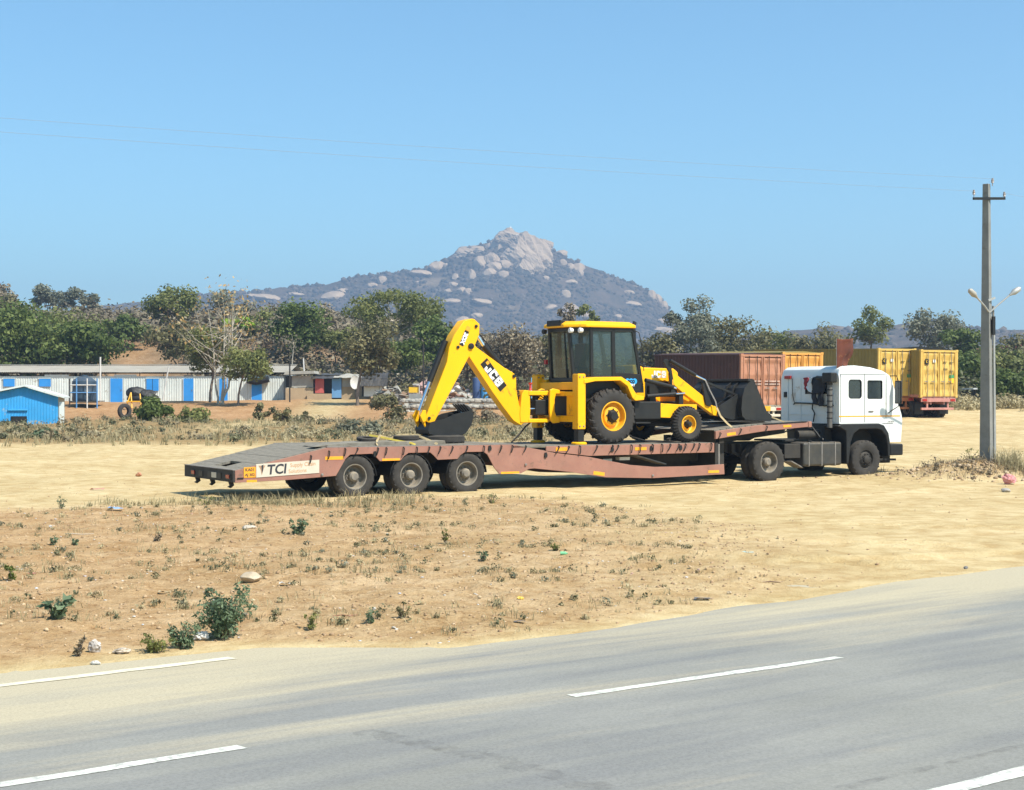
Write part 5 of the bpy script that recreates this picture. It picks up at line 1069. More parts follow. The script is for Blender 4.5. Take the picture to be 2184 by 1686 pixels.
# ------------------------------------------------------------------ parked container trucks
def corr(m, x0, x1, z0, z1, y, pitch, dep, out):
    """corrugated sheet in the xz plane at y, folds towards out"""
    n = max(2, int((x1 - x0) / pitch)); xs_ = []; p = (x1 - x0) / n
    for i in range(n): xs_ += [(x0 + i * p, 0), (x0 + (i + .30) * p, 0), (x0 + (i + .42) * p, dep), (x0 + (i + .85) * p, dep)]
    xs_.append((x1, 0)); vs = [(x, y + d * out, z) for x, d in xs_ for z in (z0, z1)]
    m.add(vs, [(2 * i, 2 * i + 2, 2 * i + 3, 2 * i + 1) for i in range(len(xs_) - 1)]); return m
def container_truck(name, label, rear, yaw, pitch, L, Hb, zb, Wd, body, doorm, chs, style, group):
    """frame: x forward (away), y to the left, origin under the rear-right... centre of the tail"""
    t = thing(name, label, "truck", (0, 0, 0), (rear, yaw), group); t.rotation_euler = (0, -pitch, yaw)
    h = Wd / 2; z0, z1 = zb, zb + Hb
    m = MB(); m.box((.06, -h + .03, z0), (L, h - .03, z0 + .15)); m.build("floor_frame", chs, t)
    for sgn in (-1, 1): corr(MB(), .12, L - .1, z0 + .15, z1 - .1, sgn * (h - .05), .28, .035, sgn).build("side_wall", body, t, recalc=False)
    rf_ = MB().prism([(-h, z1 - .1), (-h, z1 - .02), (0, z1 + (.06 if style == 'body' else .0)), (h, z1 - .02), (h, z1 - .1)], .02, L, 'x'); rf_.build("roof", body, t)
    MB().box((L - .12, -h + .04, z0 + .15), (L - .06, h - .04, z1 - .1)).build("front_wall", body, t)
    for sgn in (-1, 1):
        box("corner_post", doorm, t, (.0, sgn * h - .07, z0), (.12, sgn * h + .07, z1 - .02), .01)
        for zz in (z0 - .005, z1 - .11): box("corner_casting", doorm, t, (-.012, sgn * (h - .0) - .08, zz), (.15, sgn * h + .08, zz + .12), .008)
    box("door_header", doorm, t, (.0, -h + .07, z1 - .14), (.1, h - .07, z1 - .03), .006)
    for sgn in (-1, 1):
        a, b = sorted((sgn * .025, sgn * (h - .09)))
        d = MB(); zr = [z0 + .06, z0 + .16, z0 + .40, z0 + .46, z0 + .78, z0 + .84, z0 + 1.2, z0 + 1.26, z0 + 1.5, z0 + 1.56, z0 + 2.0, z0 + 2.06, z1 - .30, z1 - .24, z1 - .16]
        zr = [z for z in zr if z < z1 - .14]; xs_ = [0.0 if (i // 2) % 2 == 0 else .045 for i in range(len(zr))]
        vs = [(.03 + x_, y_, z_) for x_, z_ in zip(xs_, zr) for y_ in (a + .06, b - .06)]; d.add(vs, [(2 * i, 2 * i + 1, 2 * i + 3, 2 * i + 2) for i in range(len(zr) - 1)])
        dr_ = d.build("door", doorm, t, recalc=False)
        for y_ in (a, b - .06): box("door_stile", doorm, dr_, (.0, y_, z0 + .06), (.07, y_ + .06, z1 - .15), .006)
        for f_ in (.3, .72):
            y_ = a + (b - a) * f_; MB().tube([(-.03, y_, z0 + .02), (-.03, y_, z1 - .10)], .018, 8).build("lock_rod", DARKM if style == 'body' else STEEL, dr_, smooth=True)
            box("lock_handle", STEEL, dr_, (-.05, y_ - .02, z0 + .85), (-.02, y_ + .22, z0 + .89))
    # chassis and wheels
    for y_ in (-.5, .42): box("chassis_rail", chs, t, (.1, y_, zb - .38), (L + .6, y_ + .1, zb - .02))
    for s in (1.3, 2.6, L - .2):
        for y_, far in ((-h + .02, 0), (-h + .34, 0), (h - .02, 1), (h - .34, 1)): 
            e = sub("wheel", t, (s, y_, .5)); dd = wheel_meshes('truck'); e.rotation_euler = (0, 0, math.pi if far else 0)
            for nm in ('tyre', 'rim'): o = fin(dd[nm], None, nm); o.parent = e
        MB().tube([(s, -h + .3, .5), (s, h - .3, .5)], .08, 8).build("axle", DARKM, t)
    box("rear_bumper", chs, t, (.08, -h + .1, .50), (.18, h - .1, .62), .01); box("tail_board", chs, t, (.02, -h + .02, zb - .24), (.08, h - .02, zb - .03), .006)
    for y_ in (-h + .45, h - .55): box("bumper_hanger", chs, t, (.09, y_, .6), (.15, y_ + .1, zb - .2))
    for y_ in (-h + .1, h - .4): box("tail_lamp", REARL, t, (-.005, y_, zb - .2), (.018, y_ + .3, zb - .08))
    box("mud_flap", BLACKM, t, (.6, -h + .05, .25), (.62, -h + .65, .9)); box("mud_flap", BLACKM, t, (.6, h - .65, .25), (.62, h - .05, .9))
    box("tractor_cab", body if style == 'body' else chs, t, (L + .3, -h + .05, .7), (L + 2.0, h - .05, 2.7), .08)
    return t
YC = paint("container_yellow", (.62, .395, .085), .6, 0, .14, 1.6, .2, (.45, .33, .18), .15, (.3, .2, .07)); OLV = paint("container_olive", (.26, .19, .045), .7, 0, .2, 1., .08, (.4, .3, .16), .1, (.2, .14, .05))
RDB = paint("maroon_body", (.06, .02, .014), .7, 0, .2, 1.5, .05, (.4, .3, .2), .08, (.1, .04, .03)); RDD = paint("faded_red_doors", (.40, .17, .095), .65, 0, .18, 2, .45, (.5, .32, .2), .2, (.4, .2, .12)); ORB = paint("orange_body", (.66, .30, .055), .6, 0, .12, 2, .2, (.5, .36, .2)); PNK = paint("faded_pink_frame", (.45, .2, .17), .7, 0, .25, 3, .3, wear=.3, wearcol=(.3, .1, .08)); RST = paint("rust_orange_frame", (.36, .12, .04), .7, 0, .25, 3, .3)
def rearpt(px, pyb, Y): X = PX(px, Y); return (X, Y, gz(X, Y) - .02)
def yawof(g): return R(90 + g)
gr_ = "container trucks parked in the lot"
c1_ = container_truck("container_truck", "yellow container truck nearest the power pole, its doors fully visible", rearpt(2002, 898, 85.), yawof(25), R(1.3), 12.2, 2.62, 1.18, 2.44, OLV, YC, PNK, 'box', gr_)
c2_ = container_truck("container_truck", "yellow container truck half hidden behind the white truck cab", rearpt(1912, 898, 85.), yawof(25), R(1.3), 12.2, 2.66, 1.18, 2.44, OLV, YC, RST, 'box', gr_)
c3_ = container_truck("box_truck", "maroon box truck with faded red doors behind the loader bucket", rearpt(1626, 905, 75.), yawof(26), R(1.2), 8.2, 2.52, 1.02, 2.44, RDB, RDD, SIGNW, 'body', gr_)
c4_ = container_truck("box_truck", "orange box truck parked between the red doors and the white cab", rearpt(1711, 905, 79.), yawof(26), R(1.2), 8.0, 2.62, 1.05, 2.4, OLV, ORB, ORB, 'body', gr_)
GRNS = paint("green_sticker", (.05, .28, .09), .5, 0, .1, 4, .2); YST = paint("yellow_sticker", (.85, .50, .02), .5, 0, .1, 4, .1)
for t in (c1_, c2_):
    box("green_sticker", GRNS, t, (-.006, -1.02, 2.25), (.028, -.72, 2.42)); box("yellow_sticker", YST, t, (-.007, -1.02, 1.98), (.029, -.72, 2.24)); box("white_sticker", WHITET, t, (-.006, .28, 3.1), (.028, .44, 3.26))
    bg_ = box("black_emblem", BLACKM, t, (-.006, .74, 2.98), (.028, .98, 3.28)); MB().lathe([(.075, -.008), (.045, -.009)], 14, (0, .86, 3.15), 'x').build("emblem_ring", YST, bg_)
    for y_, z_ in ((-.4, 3.1), (-.85, 3.08), (-.45, 2.72), (-.85, 2.6)): box("print_block", OLV, t, (-.004, y_ - .12, z_), (.027, y_ + .12, z_ + .06))
BAND = paint("faded_band", (.5, .36, .3), .7, 0, .25, 6, .3)
for t in (c3_,):
    for i, m_ in enumerate((WHITET, SIGNW, ORANGE)): box("number_panel", m_, t, (-.03, .55 - i * .5, .78), (.0, .95 - i * .5, 1.02))
    for sgn in (-1, 1):
        for z_ in (2.06, 2.2): box("painted_band", BAND, t, (-.004, min(sgn * .1, sgn * 1.0), z_), (.028, max(sgn * .1, sgn * 1.0), z_ + .05))
tr_ = thing("dish_canopy", "dark curved roof rising behind the two yellow containers", "canopy", (0, 0, 0), ((PX(1955, 99), 99, 0), 0))
MB().prism([(-2.7, 5.2), (-1.6, 5.38), (0, 5.5), (1.4, 5.42), (2.5, 5.26), (2.5, 5.18), (0, 5.38), (-2.7, 5.12)], 0, 4).build("roof_sheet", BLACKM, tr_); 
for x in (-2, 2): MB().tube([(x, .3, 1.0), (x, .3, 5.2)], .06, 8).build("post", DARKM, tr_)

# ------------------------------------------------------------------ long white shed
SW = paint("shed_sheet_white", (.62, .66, .62), .6, 0, .1, .8, .25, (.5, .42, .27), .06, (.3, .26, .2)); SR = paint("shed_roof_sheet", (.31, .285, .235), .7, 0, .16, .7, .3, (.42, .34, .24), .15, (.24, .2, .16)); DB = paint("door_blue", (.02, .26, .68), .5, 0, .1, 1.2, .15, (.4, .5, .5)); DBL = paint("blue_sheet", (.03, .33, .66), .55, 0, .12, .8, .2, (.4, .45, .4), .05, (.3, .4, .45))
SY = 138.; sb = gz(PX(300, SY), SY)
def shx(px): return PX(px, SY)
S = thing("long_shed", "long white corrugated shed with blue doors on the left bank", "shed", (shx(300), SY, 1.75))
x0, x1 = shx(-60), shx(605); zb_ = 1.72; zw = 2.4 + (843 - 803) / F * SY; ze = 2.4 + (843 - 795) / F * SY; zr_ = 2.4 + (843 - 780) / F * (SY + 4.5)
op = [(236, 262, 'd'), (392, 413, 'd'), (468, 486, 'd'), (537, 559, 'd'), (8, 32, 'w'), (84, 109, 'w'), (313, 339, 'w'), (160, 186, 'w')]
npn = 26; pw = (x1 - x0) / npn
for i in range(npn):
    corr(MB(), x0 + i * pw, x0 + (i + 1) * pw - .01, zb_, zw, SY, .21, .028, -1).build("wall_panel", SW, S, recalc=False)
for a, b, k_ in op:
    if k_ == 'd':
        d_ = box("door", DB, S, (shx(a), SY - .11, zb_ + .03), (shx(b), SY - .07, 2.4 + (843 - 808) / F * SY)); box("door_handle", STEEL, d_, (shx(b) - .16, SY - .14, 2.75), (shx(b) - .1, SY - .11, 2.9))
        box("door_frame", SW, d_, (shx(a) - .06, SY - .10, zb_), (shx(a) - .002, SY - .06, 2.4 + (843 - 807) / F * SY)); box("door_frame", SW, d_, (shx(b) + .002, SY - .10, zb_), (shx(b) + .06, SY - .06, 2.4 + (843 - 807) / F * SY))
    else:
        zt_, zbt = 2.4 + (843 - 808) / F * SY, 2.4 + (843 - (825 if a < 100 else 834)) / F * SY
        d_ = box("window_shutter", DB, S, (shx(a), SY - .11, zbt), (shx(b), SY - .07, zt_)); box("lintel", SW, d_, (shx(a) - .06, SY - .13, zt_ + .002), (shx(b) + .06, SY - .07, zt_ + .07))
        if a > 300 or a == 160: box("shutter_gap", BLACKM, d_, ((shx(a) + shx(b)) / 2 - .02, SY - .116, zbt), ((shx(a) + shx(b)) / 2 + .02, SY - .111, zt_))
for sgn, a, b in ((0, SY - .28, SY + 4.5), (1, SY + 4.5, SY + 9)):
    n_ = 13; pw2 = (x1 + .5 - x0) / n_
    for i in range(n_):
        xa, xb = x0 + i * pw2, x0 + (i + 1) * pw2 + .05; za, zb2 = (ze, zr_) if sgn == 0 else (zr_, ze); m = MB(); nn = 24; vs = []; off = .012 * (i % 2)
        for j in range(nn + 1):
            xx = xa + (xb - xa) * j / nn; dz = .02 * (j % 2) + off; vs += [(xx, a, za + dz), (xx, b, zb2 + dz)]
        m.add(vs, [(2 * j, 2 * j + 2, 2 * j + 3, 2 * j + 1) for j in range(nn)]).build("roof_sheet", SR, S, recalc=False)
MB().box((x0, SY + 4.3, zr_ + .05), (x1 + .5, SY + 4.7, zr_ + .09)).build("ridge_cap", paint("ridge_metal", (.42, .4, .36), .5, .2, .1, 1, .2), S); MB().box((x0, SY + .06, zw - .3), (x1, SY + 8.9, zw - .25)).build("shade_ceiling", BLACKM, S); MB().box((x0, SY + 8.9, zb_), (x1, SY + 8.95, zw)).build("back_wall", SW, S)  # slab under the roof is black to paint the eave gap's shade
MB().prism([(SY, zb_), (SY, zw), (SY + 4.5, zr_ - .1), (SY + 8.9, zw), (SY + 8.9, zb_)], x1 - .03, x1 + .03, 'x').build("gable_wall", SW, S)
for i in range(14):
    xx = x0 + (x1 - x0) * i / 13; box("roof_strut", DARKM, S, (xx - .03, SY - .02, zw), (xx + .03, SY + .04, ze + .06))
for i in range(0, 9, 2): MB().box((x0 + i * 3.1 + .3, SY - .04, zw - .02), (x0 + i * 3.1 + .3 + random.uniform(.8, 2.2), SY - .01, zw + random.uniform(.08, .2))).build("eave_sheet", SW if i % 3 else SR, S)
box("plinth", paint("mud_plinth", (.42, .32, .2), .9), S, (x0, SY - .1, 1.3), (x1 + .1, SY + 9, 1.74)); 
MB().tube([(shx(530), SY - .3, zw - .35), (shx(548), SY - .5, zw - .5), (shx(575), SY - .4, zw - .25)], .3, 10).build("rolled_tarpaulin", BLACKM, S, smooth=True)
def post(name, label, px, pyt, pyb, Y, r, mat, lean=0.):
    a = P(px, pyb, Y); a.z = gz(a.x, a.y) - .1; b = P(px + lean, pyt, Y); t = thing(name, label, "pole", tuple(a)); MB().tube([a, b], r, 8).build("shaft", mat, t, smooth=True); return t
PW = paint("white_pole", (.6, .58, .54), .7, 0, .1, 3, .2)
post("white_pole", "upright white pole standing against the long shed roof", 214, 762, 905, 134, .07, PW); post("white_pole", "slanting white pole with red top leaning on the shed", 346, 782, 845, 133, .06, PW, 14); post("white_pole", "slanting white stick by the grey lean-to roof", 652, 765, 795, 138, .06, PW, -5)

# small blue shed
BY = 92.; B = thing("blue_shed", "small bright blue corrugated shed at the left edge", "shed", (PX(124, BY), BY, .55)); B.rotation_euler = (0, 0, R(13))
def bp_(px, py): q = P(px, py, BY); return q.x, q.z
gx_ = [bp_(-60, 850), bp_(56, 826), bp_(124, 847), bp_(124, 925), bp_(-60, 925)]; m = MB()
xl, xr = gx_[0][0], gx_[2][0]; zf = .35
pn = 15; pw = (xr - xl) / pn
for i in range(pn):
    xa, xb = xl + i * pw, xl + (i + 1) * pw; m = MB(); vs = []; nn = 8
    for j in range(nn + 1):
        xx = xa + (xb - xa) * j / nn; zt_ = np.interp(xx, [p[0] for p in gx_[:3]], [p[1] for p in gx_[:3]]); dz = -.03 * (j % 2)
        zlow = zf
        dx0, dx1 = bp_(47, 0)[0], bp_(105, 0)[0]
        if dx0 < xx < dx1: zlow = bp_(0, 888)[1] if False else zf
        vs += [(xx, BY + dz, zlow), (xx, BY + dz, zt_)]
    m.add(vs, [(2 * j, 2 * j + 2, 2 * j + 3, 2 * j + 1) for j in range(nn)]).build("wall_panel", DBL, B, recalc=False)
a, b = bp_(28, 888), bp_(60, 925); box("doorway_shade_panel", BLACKM, B, (a[0], BY - .06, zf), (b[0], BY - .045, a[1])); box("door_leaf", paint("door_grey", (.3, .34, .36), .6), B, (a[0] + .2, BY - .075, zf), (b[0], BY - .062, a[1] - .5)); a2 = bp_(22, 876); b2 = bp_(62, 873); box("door_track", DBL, B, (a2[0], BY - .12, a2[1]), (b2[0], BY - .04, b2[1]), .01)  # black panel on the closed wall paints the shade inside the doorway
for pts in ((gx_[0], gx_[1]), (gx_[1], gx_[2])):
    (xa, za), (xb, zb2) = pts; ex = .35 if pts[1] is gx_[2] else 0
    k2 = (zb2 - za) / (xb - xa); m = MB().prism([(xa, za + .03), (xb + ex, zb2 + .03 + k2 * ex), (xb + ex, zb2 + .13 + k2 * ex), (xa, za + .13)], BY - .35, BY + 6); m.build("roof_sheet", SW, B)
box("side_wall", paint("pale_side_wall", (.46, .42, .33), .8, 0, .1, 1, .3), B, (xr, BY, zf), (xr + .05, BY + 6, gx_[2][1])); box("corner_strip", SW, B, (xr + .06, BY - .06, zf), (xr + .35, BY + .02, gx_[2][1] - .3)); box("back_wall", DBL, B, (xl, BY + 6, zf), (xr, BY + 6.05, gx_[2][1]))

# tank on a scaffold
WY_ = 122.; q = P(188, 903, WY_); g0 = gz(q.x, WY_)
W_ = thing("scaffold_frame", "white and blue pipe scaffold standing round the dark water tank", "scaffold", (q.x, WY_, g0 - .1)); PB = paint("blue_pipe", (.08, .25, .5), .5)
xa, xb, xm, xn = PX(157, WY_), PX(215, WY_), PX(194, WY_), PX(177, WY_); zt_ = P(0, 808, WY_).z
for x_, y_, m_ in ((xa, WY_ - 1.1, DARKM), (xm, WY_ - 1.1, PW), (xn, WY_ + 1.2, PB), (xb, WY_ - 1.1, PB), (xn - .2, WY_ - 1.1, PB)): MB().tube([(x_, y_, g0 - .2), (x_, y_, zt_)], .055, 8).build("upright", m_, W_, smooth=True)
for z_, m_ in ((P(0, 822, WY_).z, PW), (P(0, 838, WY_).z, PB), (P(0, 858, WY_).z, DARKM), (P(0, 875, WY_).z, PB), (P(0, 892, WY_).z, DARKM)):
    for a, b in (((xa, WY_ - 1.1), (xm, WY_ - 1.1)), ((xm, WY_ - 1.1), (xb, WY_ - 1.1)), ((xn, WY_ + 1.2), (xb, WY_ - 1.1)), ((xa, WY_ - 1.1), (xn, WY_ + 1.2))): MB().tube([(a[0], a[1], z_), (b[0], b[1], z_)], .045, 8).build("rail", m_, W_, smooth=True)
zb3 = P(0, 857, WY_).z; box("platform", DARKM, W_, (xa, WY_ - 1.1, zb3), (xb, WY_ + 1.2, zb3 + .06))
tw = thing("water_tank", "dark blue plastic water tank standing on the pipe scaffold", "tank", (PX(179, WY_), WY_ + .1, zb3 + .06)); TKM = paint("tank_plastic", (.02, .05, .085), .4, 0, .1, 2, .2)
MB().lathe([(.001, zb3 + .065), (.92, zb3 + .065), (.95, zb3 + .2), (.92, zb3 + .6), (.95, zb3 + .65), (.95, zb3 + .8), (.92, zb3 + .85), (.92, zb3 + 1.3), (.95, zb3 + 1.35), (.93, zb3 + 1.6), (.5, zb3 + 1.95), (.3, zb3 + 1.98), (.3, zb3 + 2.08), (.001, zb3 + 2.1)], 28, (PX(179, WY_), WY_ + .1, 0), 'z').build("shell", TKM, tw, smooth=True)

# concrete mixer / tarpaulin-covered cart left of the green bush
CYm = 120.; q = P(282, 870, CYm); g0 = gz(q.x, CYm)
hq = P(305, 850, 135.); hg = gz(hq.x, 135.); hp_ = thing("covered_heap", "heap under black tarpaulin against the long shed's wall", "heap", (hq.x, 135., hg))
cm = thing("pushcart", "yellow tubular pushcart beside the green bush", "cart", (q.x, CYm, g0)); 
for (dx_, dz_, sx_, sz_, sd_) in ((-.6, .75, .9, .62, 71), (.35, .6, .8, .5, 72), (-.1, .35, 1.4, .4, 73)):
    r_ = rock(3, sd_, .6); MB().add([(hq.x + dx_ + v.co.x * sx_, 135. + v.co.y * .6, hg + dz_ + v.co.z * sz_) for v in r_.vertices], [tuple(p.vertices) for p in r_.polygons]).build("black_cover", BLACKM, hp_)
for a, b in (((-.1, 0, 1.3), (-.4, -.4, .1)), ((-.1, 0, 1.3), (.1, -.5, .1)), ((.6, 0, 1.2), (.8, -.4, .1)), ((-.35, -.4, .6), (.7, -.45, .6))): MB().tube([(q.x + a[0], CYm + a[1], g0 + a[2]), (q.x + b[0], CYm + b[1], g0 + b[2])], .05, 8).build("frame_tube", YELD, cm)
wq = P(268, 895, 112.); gw = gz(wq.x, 112.); tt = thing("cart_wheel_tyre", "upright dark tyre on an axle at the shrub edge", "tyre", (wq.x, 112., gw + .45)); o = fin(wheel_meshes('truck')['tyre'], None, "tread_and_sidewall"); o.parent = tt; o.rotation_euler = (0, 0, R(50))

# ------------------------------------------------------------------ shanties and scrap by the path
TARP = paint("black_tarpaulin", (.025, .026, .028), .35, 0, .3, 2, .2); GRYS = paint("grey_sheet", (.34, .33, .29), .7, 0, .18, 1.2, .35, wear=.2, wearcol=(.2, .17, .13)); MUD = paint("mud_wall", (.42, .31, .19), .95, 0, .15, 1, .2); RDO = paint("red_door", (.48, .09, .08), .6, 0, .12, 2, .25); LBL = paint("light_blue_sheet", (.12, .3, .55), .6, 0, .15, 1, .25)
HY_ = 136.
def hb(name, mat, par, x0, y0, x1, y1, Y, dep, bevel=0.): a, b = P(x0, y1, Y), P(x1, y0, Y); return box(name, mat, par, (a.x, Y, a.z), (b.x, Y + dep, b.z), bevel)
h1 = thing("lean_to", "grey lean-to hut joined to the right end of the long shed", "hut", (PX(640, HY_), HY_, 1.7))
hb("wall", MUD, h1, 609, 828, 668, 862, HY_, 2.5); hb("upper_wall", GRYS, h1, 622, 802, 668, 827, HY_ + .1, 2.4); hb("opening_shade_block", BLACKM, h1, 609, 802, 621, 827, HY_ + .2, 2); a = P(0, 800, HY_); MB().prism([(PX(606, HY_), a.z), (PX(672, HY_), a.z + .1), (PX(670, HY_), a.z + .35), (PX(610, HY_), a.z + .3)], HY_ - .4, HY_ + 3).build("roof_sheet", GRYS, h1)  # solid black block paints the shade inside the lean-to's opening
h2 = thing("shanty_hut", "low shanty hut with a red door and a blue sheet door", "hut", (PX(710, HY_), HY_, 1.7))
hb("back_wall", BLACKM, h2, 671, 800, 724, 858, HY_ + .5, 3); hb("red_door", RDO, h2, 672, 808, 691, 839, HY_ - .05, .1); hb("blue_door", LBL, h2, 708, 806, 728, 849, HY_ - .08, .1); hb("side_wall", MUD, h2, 728.5, 808, 790, 858, HY_ + .1, 2.5); hb("sheet_wall", GRYS, h2, 730, 806, 772, 826, HY_ - .02, .1); hb("low_wall", MUD, h2, 655, 840, 707, 862, HY_ - .3, .2)
def tarp(name, par, x0, x1, yt, yb, Y, dep, mat, seed):
    rg = np.random.default_rng(seed); bm = bmesh.new(); nu, nv = 26, 10; g = []
    for i in range(nu):
        row = []
        for j in range(nv):
            u, v = i / (nu - 1), j / (nv - 1); pxx = x0 + (x1 - x0) * u; prof = math.sin(min(1, v * 1.25) * math.pi / 2)
            top = yt + 4 * float(vn(np.array([u * 5]), np.array([seed * 1.]), 3)[0]); z = P(0, yb + (top - yb) * prof, Y).z + .12 * float(fbm(np.array([u * 9]), np.array([v * 6]), seed)[0])
            row.append(bm.verts.new((PX(pxx, Y) - BASE[par.name][0], Y - .5 + dep * v + .25 * float(fbm(np.array([u * 11]), np.array([v * 3]), seed + 5)[0]) - BASE[par.name][1], z - BASE[par.name][2])))
        g.append(row)
    for i in range(nu - 1):
        for j in range(nv - 1): bm.faces.new((g[i][j], g[i + 1][j], g[i + 1][j + 1], g[i][j + 1]))
    me = bpy.data.meshes.new(name); bm.to_mesh(me); bm.free(); o = fin(me, mat, name); o.parent = par; s_ = o.modifiers.new("solid", 'SOLIDIFY'); s_.thickness = .03
tarp("roof_tarpaulin", h2, 664, 724, 795, 808, HY_, 3.5, TARP, 3); tarp("roof_sheet", h2, 712, 776, 795, 806, HY_ - .1, 3.5, GRYS, 5)
h3 = thing("tarpaulin_hut", "hut under glossy black tarpaulin on ribbed metal sheets", "hut", (PX(800, 133.), 133., 1.6))
tarp("tarpaulin", h3, 770, 826, 793, 824, 133., 3., TARP, 8); hb("ribbed_wall", SW, h3, 776, 824, 808, 846, 133., .1); hb("ribbed_wall", SW, h3, 809, 824, 824, 834, 133.2, .1); hb("core", BLACKM, h3, 772, 808, 822, 846, 133.4, 2.4)
dish = thing("dish_antenna", "white dish antenna beside the tarpaulin hut", "antenna", (PX(756, 131.), 131., 3.2)); q = P(757, 816, 131.); MB().lathe([(.001, .12), (.2, .1), (.38, .03), (.44, 0), (.40, .02), (.2, .09), (.001, .105)], 18, (0, 0, 0), 'y').xf(Matrix.Translation(q) @ Matrix.Rotation(R(25), 4, 'Z') @ Matrix.Diagonal((1, 1, 1.35, 1))).build("reflector", PW, dish, smooth=True); MB().tube([q + Vector((0, .2, 0)), q + Vector((0, .3, -1.4))], .04, 6).build("mast", DARKM, dish)
post("timber_post", "thin dark wooden post with a lamp by the dry bushes", 903, 735, 870, 128, .07, DARKM); post("timber_post", "thin post in front of the grey lean-to", 618, 770, 880, 128, .06, DARKM)

def junk(name, label, cat, x0, x1, yt, yb, Y, n, mats, seed, kinds=('box', 'sheet', 'tube'), size=(.2, .8), dep=2.5):
    """a heap of separate scraps resting on each other"""
    rg = np.random.default_rng(seed); q = P((x0 + x1) / 2, yb, Y); t = thing(name, label, cat, (q.x, Y, gz(q.x, Y)))
    ms = {m.name: MB() for m in mats}
    for i in range(n):
        u = rg.random(); d = rg.random(); env = (1 - abs(u - .5) * 2) ** .6; xx = PX(x0 + (x1 - x0) * u, Y); g0 = gz(xx, Y + d * dep); top = (P(0, yt, Y).z - g0) * env
        z = g0 + top * (rg.random() ** .8) * (.35 + .65 * d); s = rg.uniform(*size); k_ = kinds[int(rg.integers(len(kinds)))]; m = MB()
        if k_ == 'box': m.box((-s / 2, -s / 2, -s / 3), (s / 2, s / 2, s / 3))
        elif k_ == 'sheet': m.box((-s, -s * .6, -.015), (s, s * .6, .015))
        elif k_ == 'bag':
            r_ = rock(2, int(rg.integers(1000)), .5); m.add([tuple(v.co * s * .6) for v in r_.vertices], [tuple(p.vertices) for p in r_.polygons]); bpy.data.meshes.remove(r_); m.xf(Matrix.Diagonal((1.2, 1, .7, 1)))
        else: m.tube([(-s, 0, 0), (0, 0, .1 * s), (s, 0, 0)], .05, 6)
        m.xf(Matrix.Translation((xx, Y + d * dep, z)) @ Matrix.Rotation(rg.uniform(0, 6.3), 4, 'Z') @ Matrix.Rotation(rg.uniform(-.7, .7), 4, 'X') @ Matrix.Rotation(rg.uniform(-.7, .7), 4, 'Y')); w_ = ms[mats[int(rg.integers(len(mats)))].name]; w_.add(m.v, m.f)
    for mm in mats:
        if ms[mm.name].v: o = ms[mm.name].build("scraps", mm, t); o['kind'] = 'stuff'
    return t
BAGW = paint("pale_plastic_bag", (.58, .55, .50), .5, 0, .15, 5, .2); BAGP = paint("pinkish_bag", (.50, .30, .26), .6, 0, .2, 5, .2); BRN = paint("brown_scrap", (.25, .15, .09), .8, 0, .3, 4, .3); BLS = paint("blue_scrap", (.05, .18, .42), .6, 0, .2, 4, .2)
junk("scrap_heap", "dark heap of scrap metal and wood next to the tarpaulin hut", "scrap heap", 800, 862, 806, 872, 124., 90, [BRN, DARKM, GRYS, STEEL], 3)
junk("bag_heap", "slope of white and pink plastic bags behind the raised digging arm", "rubbish heap", 862, 1000, 795, 850, 132., 170, [BAGW, BAGP, BAGW, BRN], 4, ('bag', 'bag', 'sheet'), (.25, .7), 4.)
junk("bag_heap", "lower spill of rubbish bags between the dipper and the boom", "rubbish heap", 930, 1020, 815, 862, 127., 90, [BAGW, BAGP, BRN, GRYS], 6, ('bag', 'sheet'), (.2, .6), 2.5)
fw = thing("sack_wall", "low grey wall of stacked sacks and sheets below the digging arm", "wall", (PX(960, 118.), 118., .9)); SACK = [paint("grey_sack", (.27, .265, .24), .8, 0, .25, 2, .3), GRYS, paint("pale_sack", (.34, .31, .26), .8, 0, .15, 2, .3)]
sk_ = [rock(2, 300 + i_, .4) for i_ in range(4)]; 
for m_ in sk_: m_.materials.clear()
sk3 = []
for mt in SACK:
    for m_ in sk_[:3]: c_ = m_.copy(); c_.name = "sack"; c_.materials.append(mt); sk3.append(c_)
for r_ in range(3):
    for i in range(24):
        px_ = 862 + i * 8.6 + (r_ % 2) * 4; x_ = PX(px_, 118.); z_ = P(0, 884 - r_ * 12, 118.).z
        place(sk3[(i * 7 + r_ * 3) % 9], "sack", fw, (x_, 118. + .1 * r_ + random.uniform(-.1, .1), z_ + .15), (0, 0, random.uniform(-.2, .2)), (.34, .3, .21))
for i, (x_, yt_) in enumerate(((872, 840), (900, 845), (930, 852), (965, 848), (1000, 850), (1032, 850))): hb("leaning_sheet", SACK[i % 3], fw, x_, yt_, x_ + 27, 872, 119.2, .05)
yb_ = thing("yellow_crate", "yellow crate in a white frame on the sack wall", "crate", (PX(884, 121.), 121., 2.6)); hb("crate_body", YST, yb_, 872, 826, 893, 838, 121., .8); hb("frame_leg", PW, yb_, 893.5, 820, 895, 850, 120.9, .1); hb("frame_top", PW, yb_, 880, 819, 895, 821, 120.9, .1)
for i, (a, b, yt_) in enumerate(((1008, 1024, 806), (1025, 1041, 822))):
    q = P((a + b) / 2, 852, 122.); r_ = (b - a) / 2 / F * 122; zt_ = P(0, yt_, 122.).z; t = thing("plastic_drum", ("tall dark blue plastic drum seen through the digging arm", "lighter blue plastic drum seen right of the dark drum")[i], "drum", (q.x, 122., q.z)); MB().lathe([(.001, q.z - .3), (r_ * .95, q.z - .3), (r_, q.z), (r_, zt_ - .1), (r_ * .9, zt_), (.001, zt_)], 18, (q.x, 122., 0), 'z').build("shell", paint("drum_blue" + str(i), ((.03, .07, .18), (.05, .3, .62))[i], .5, 0, .1, 3, .2), t, smooth=True)
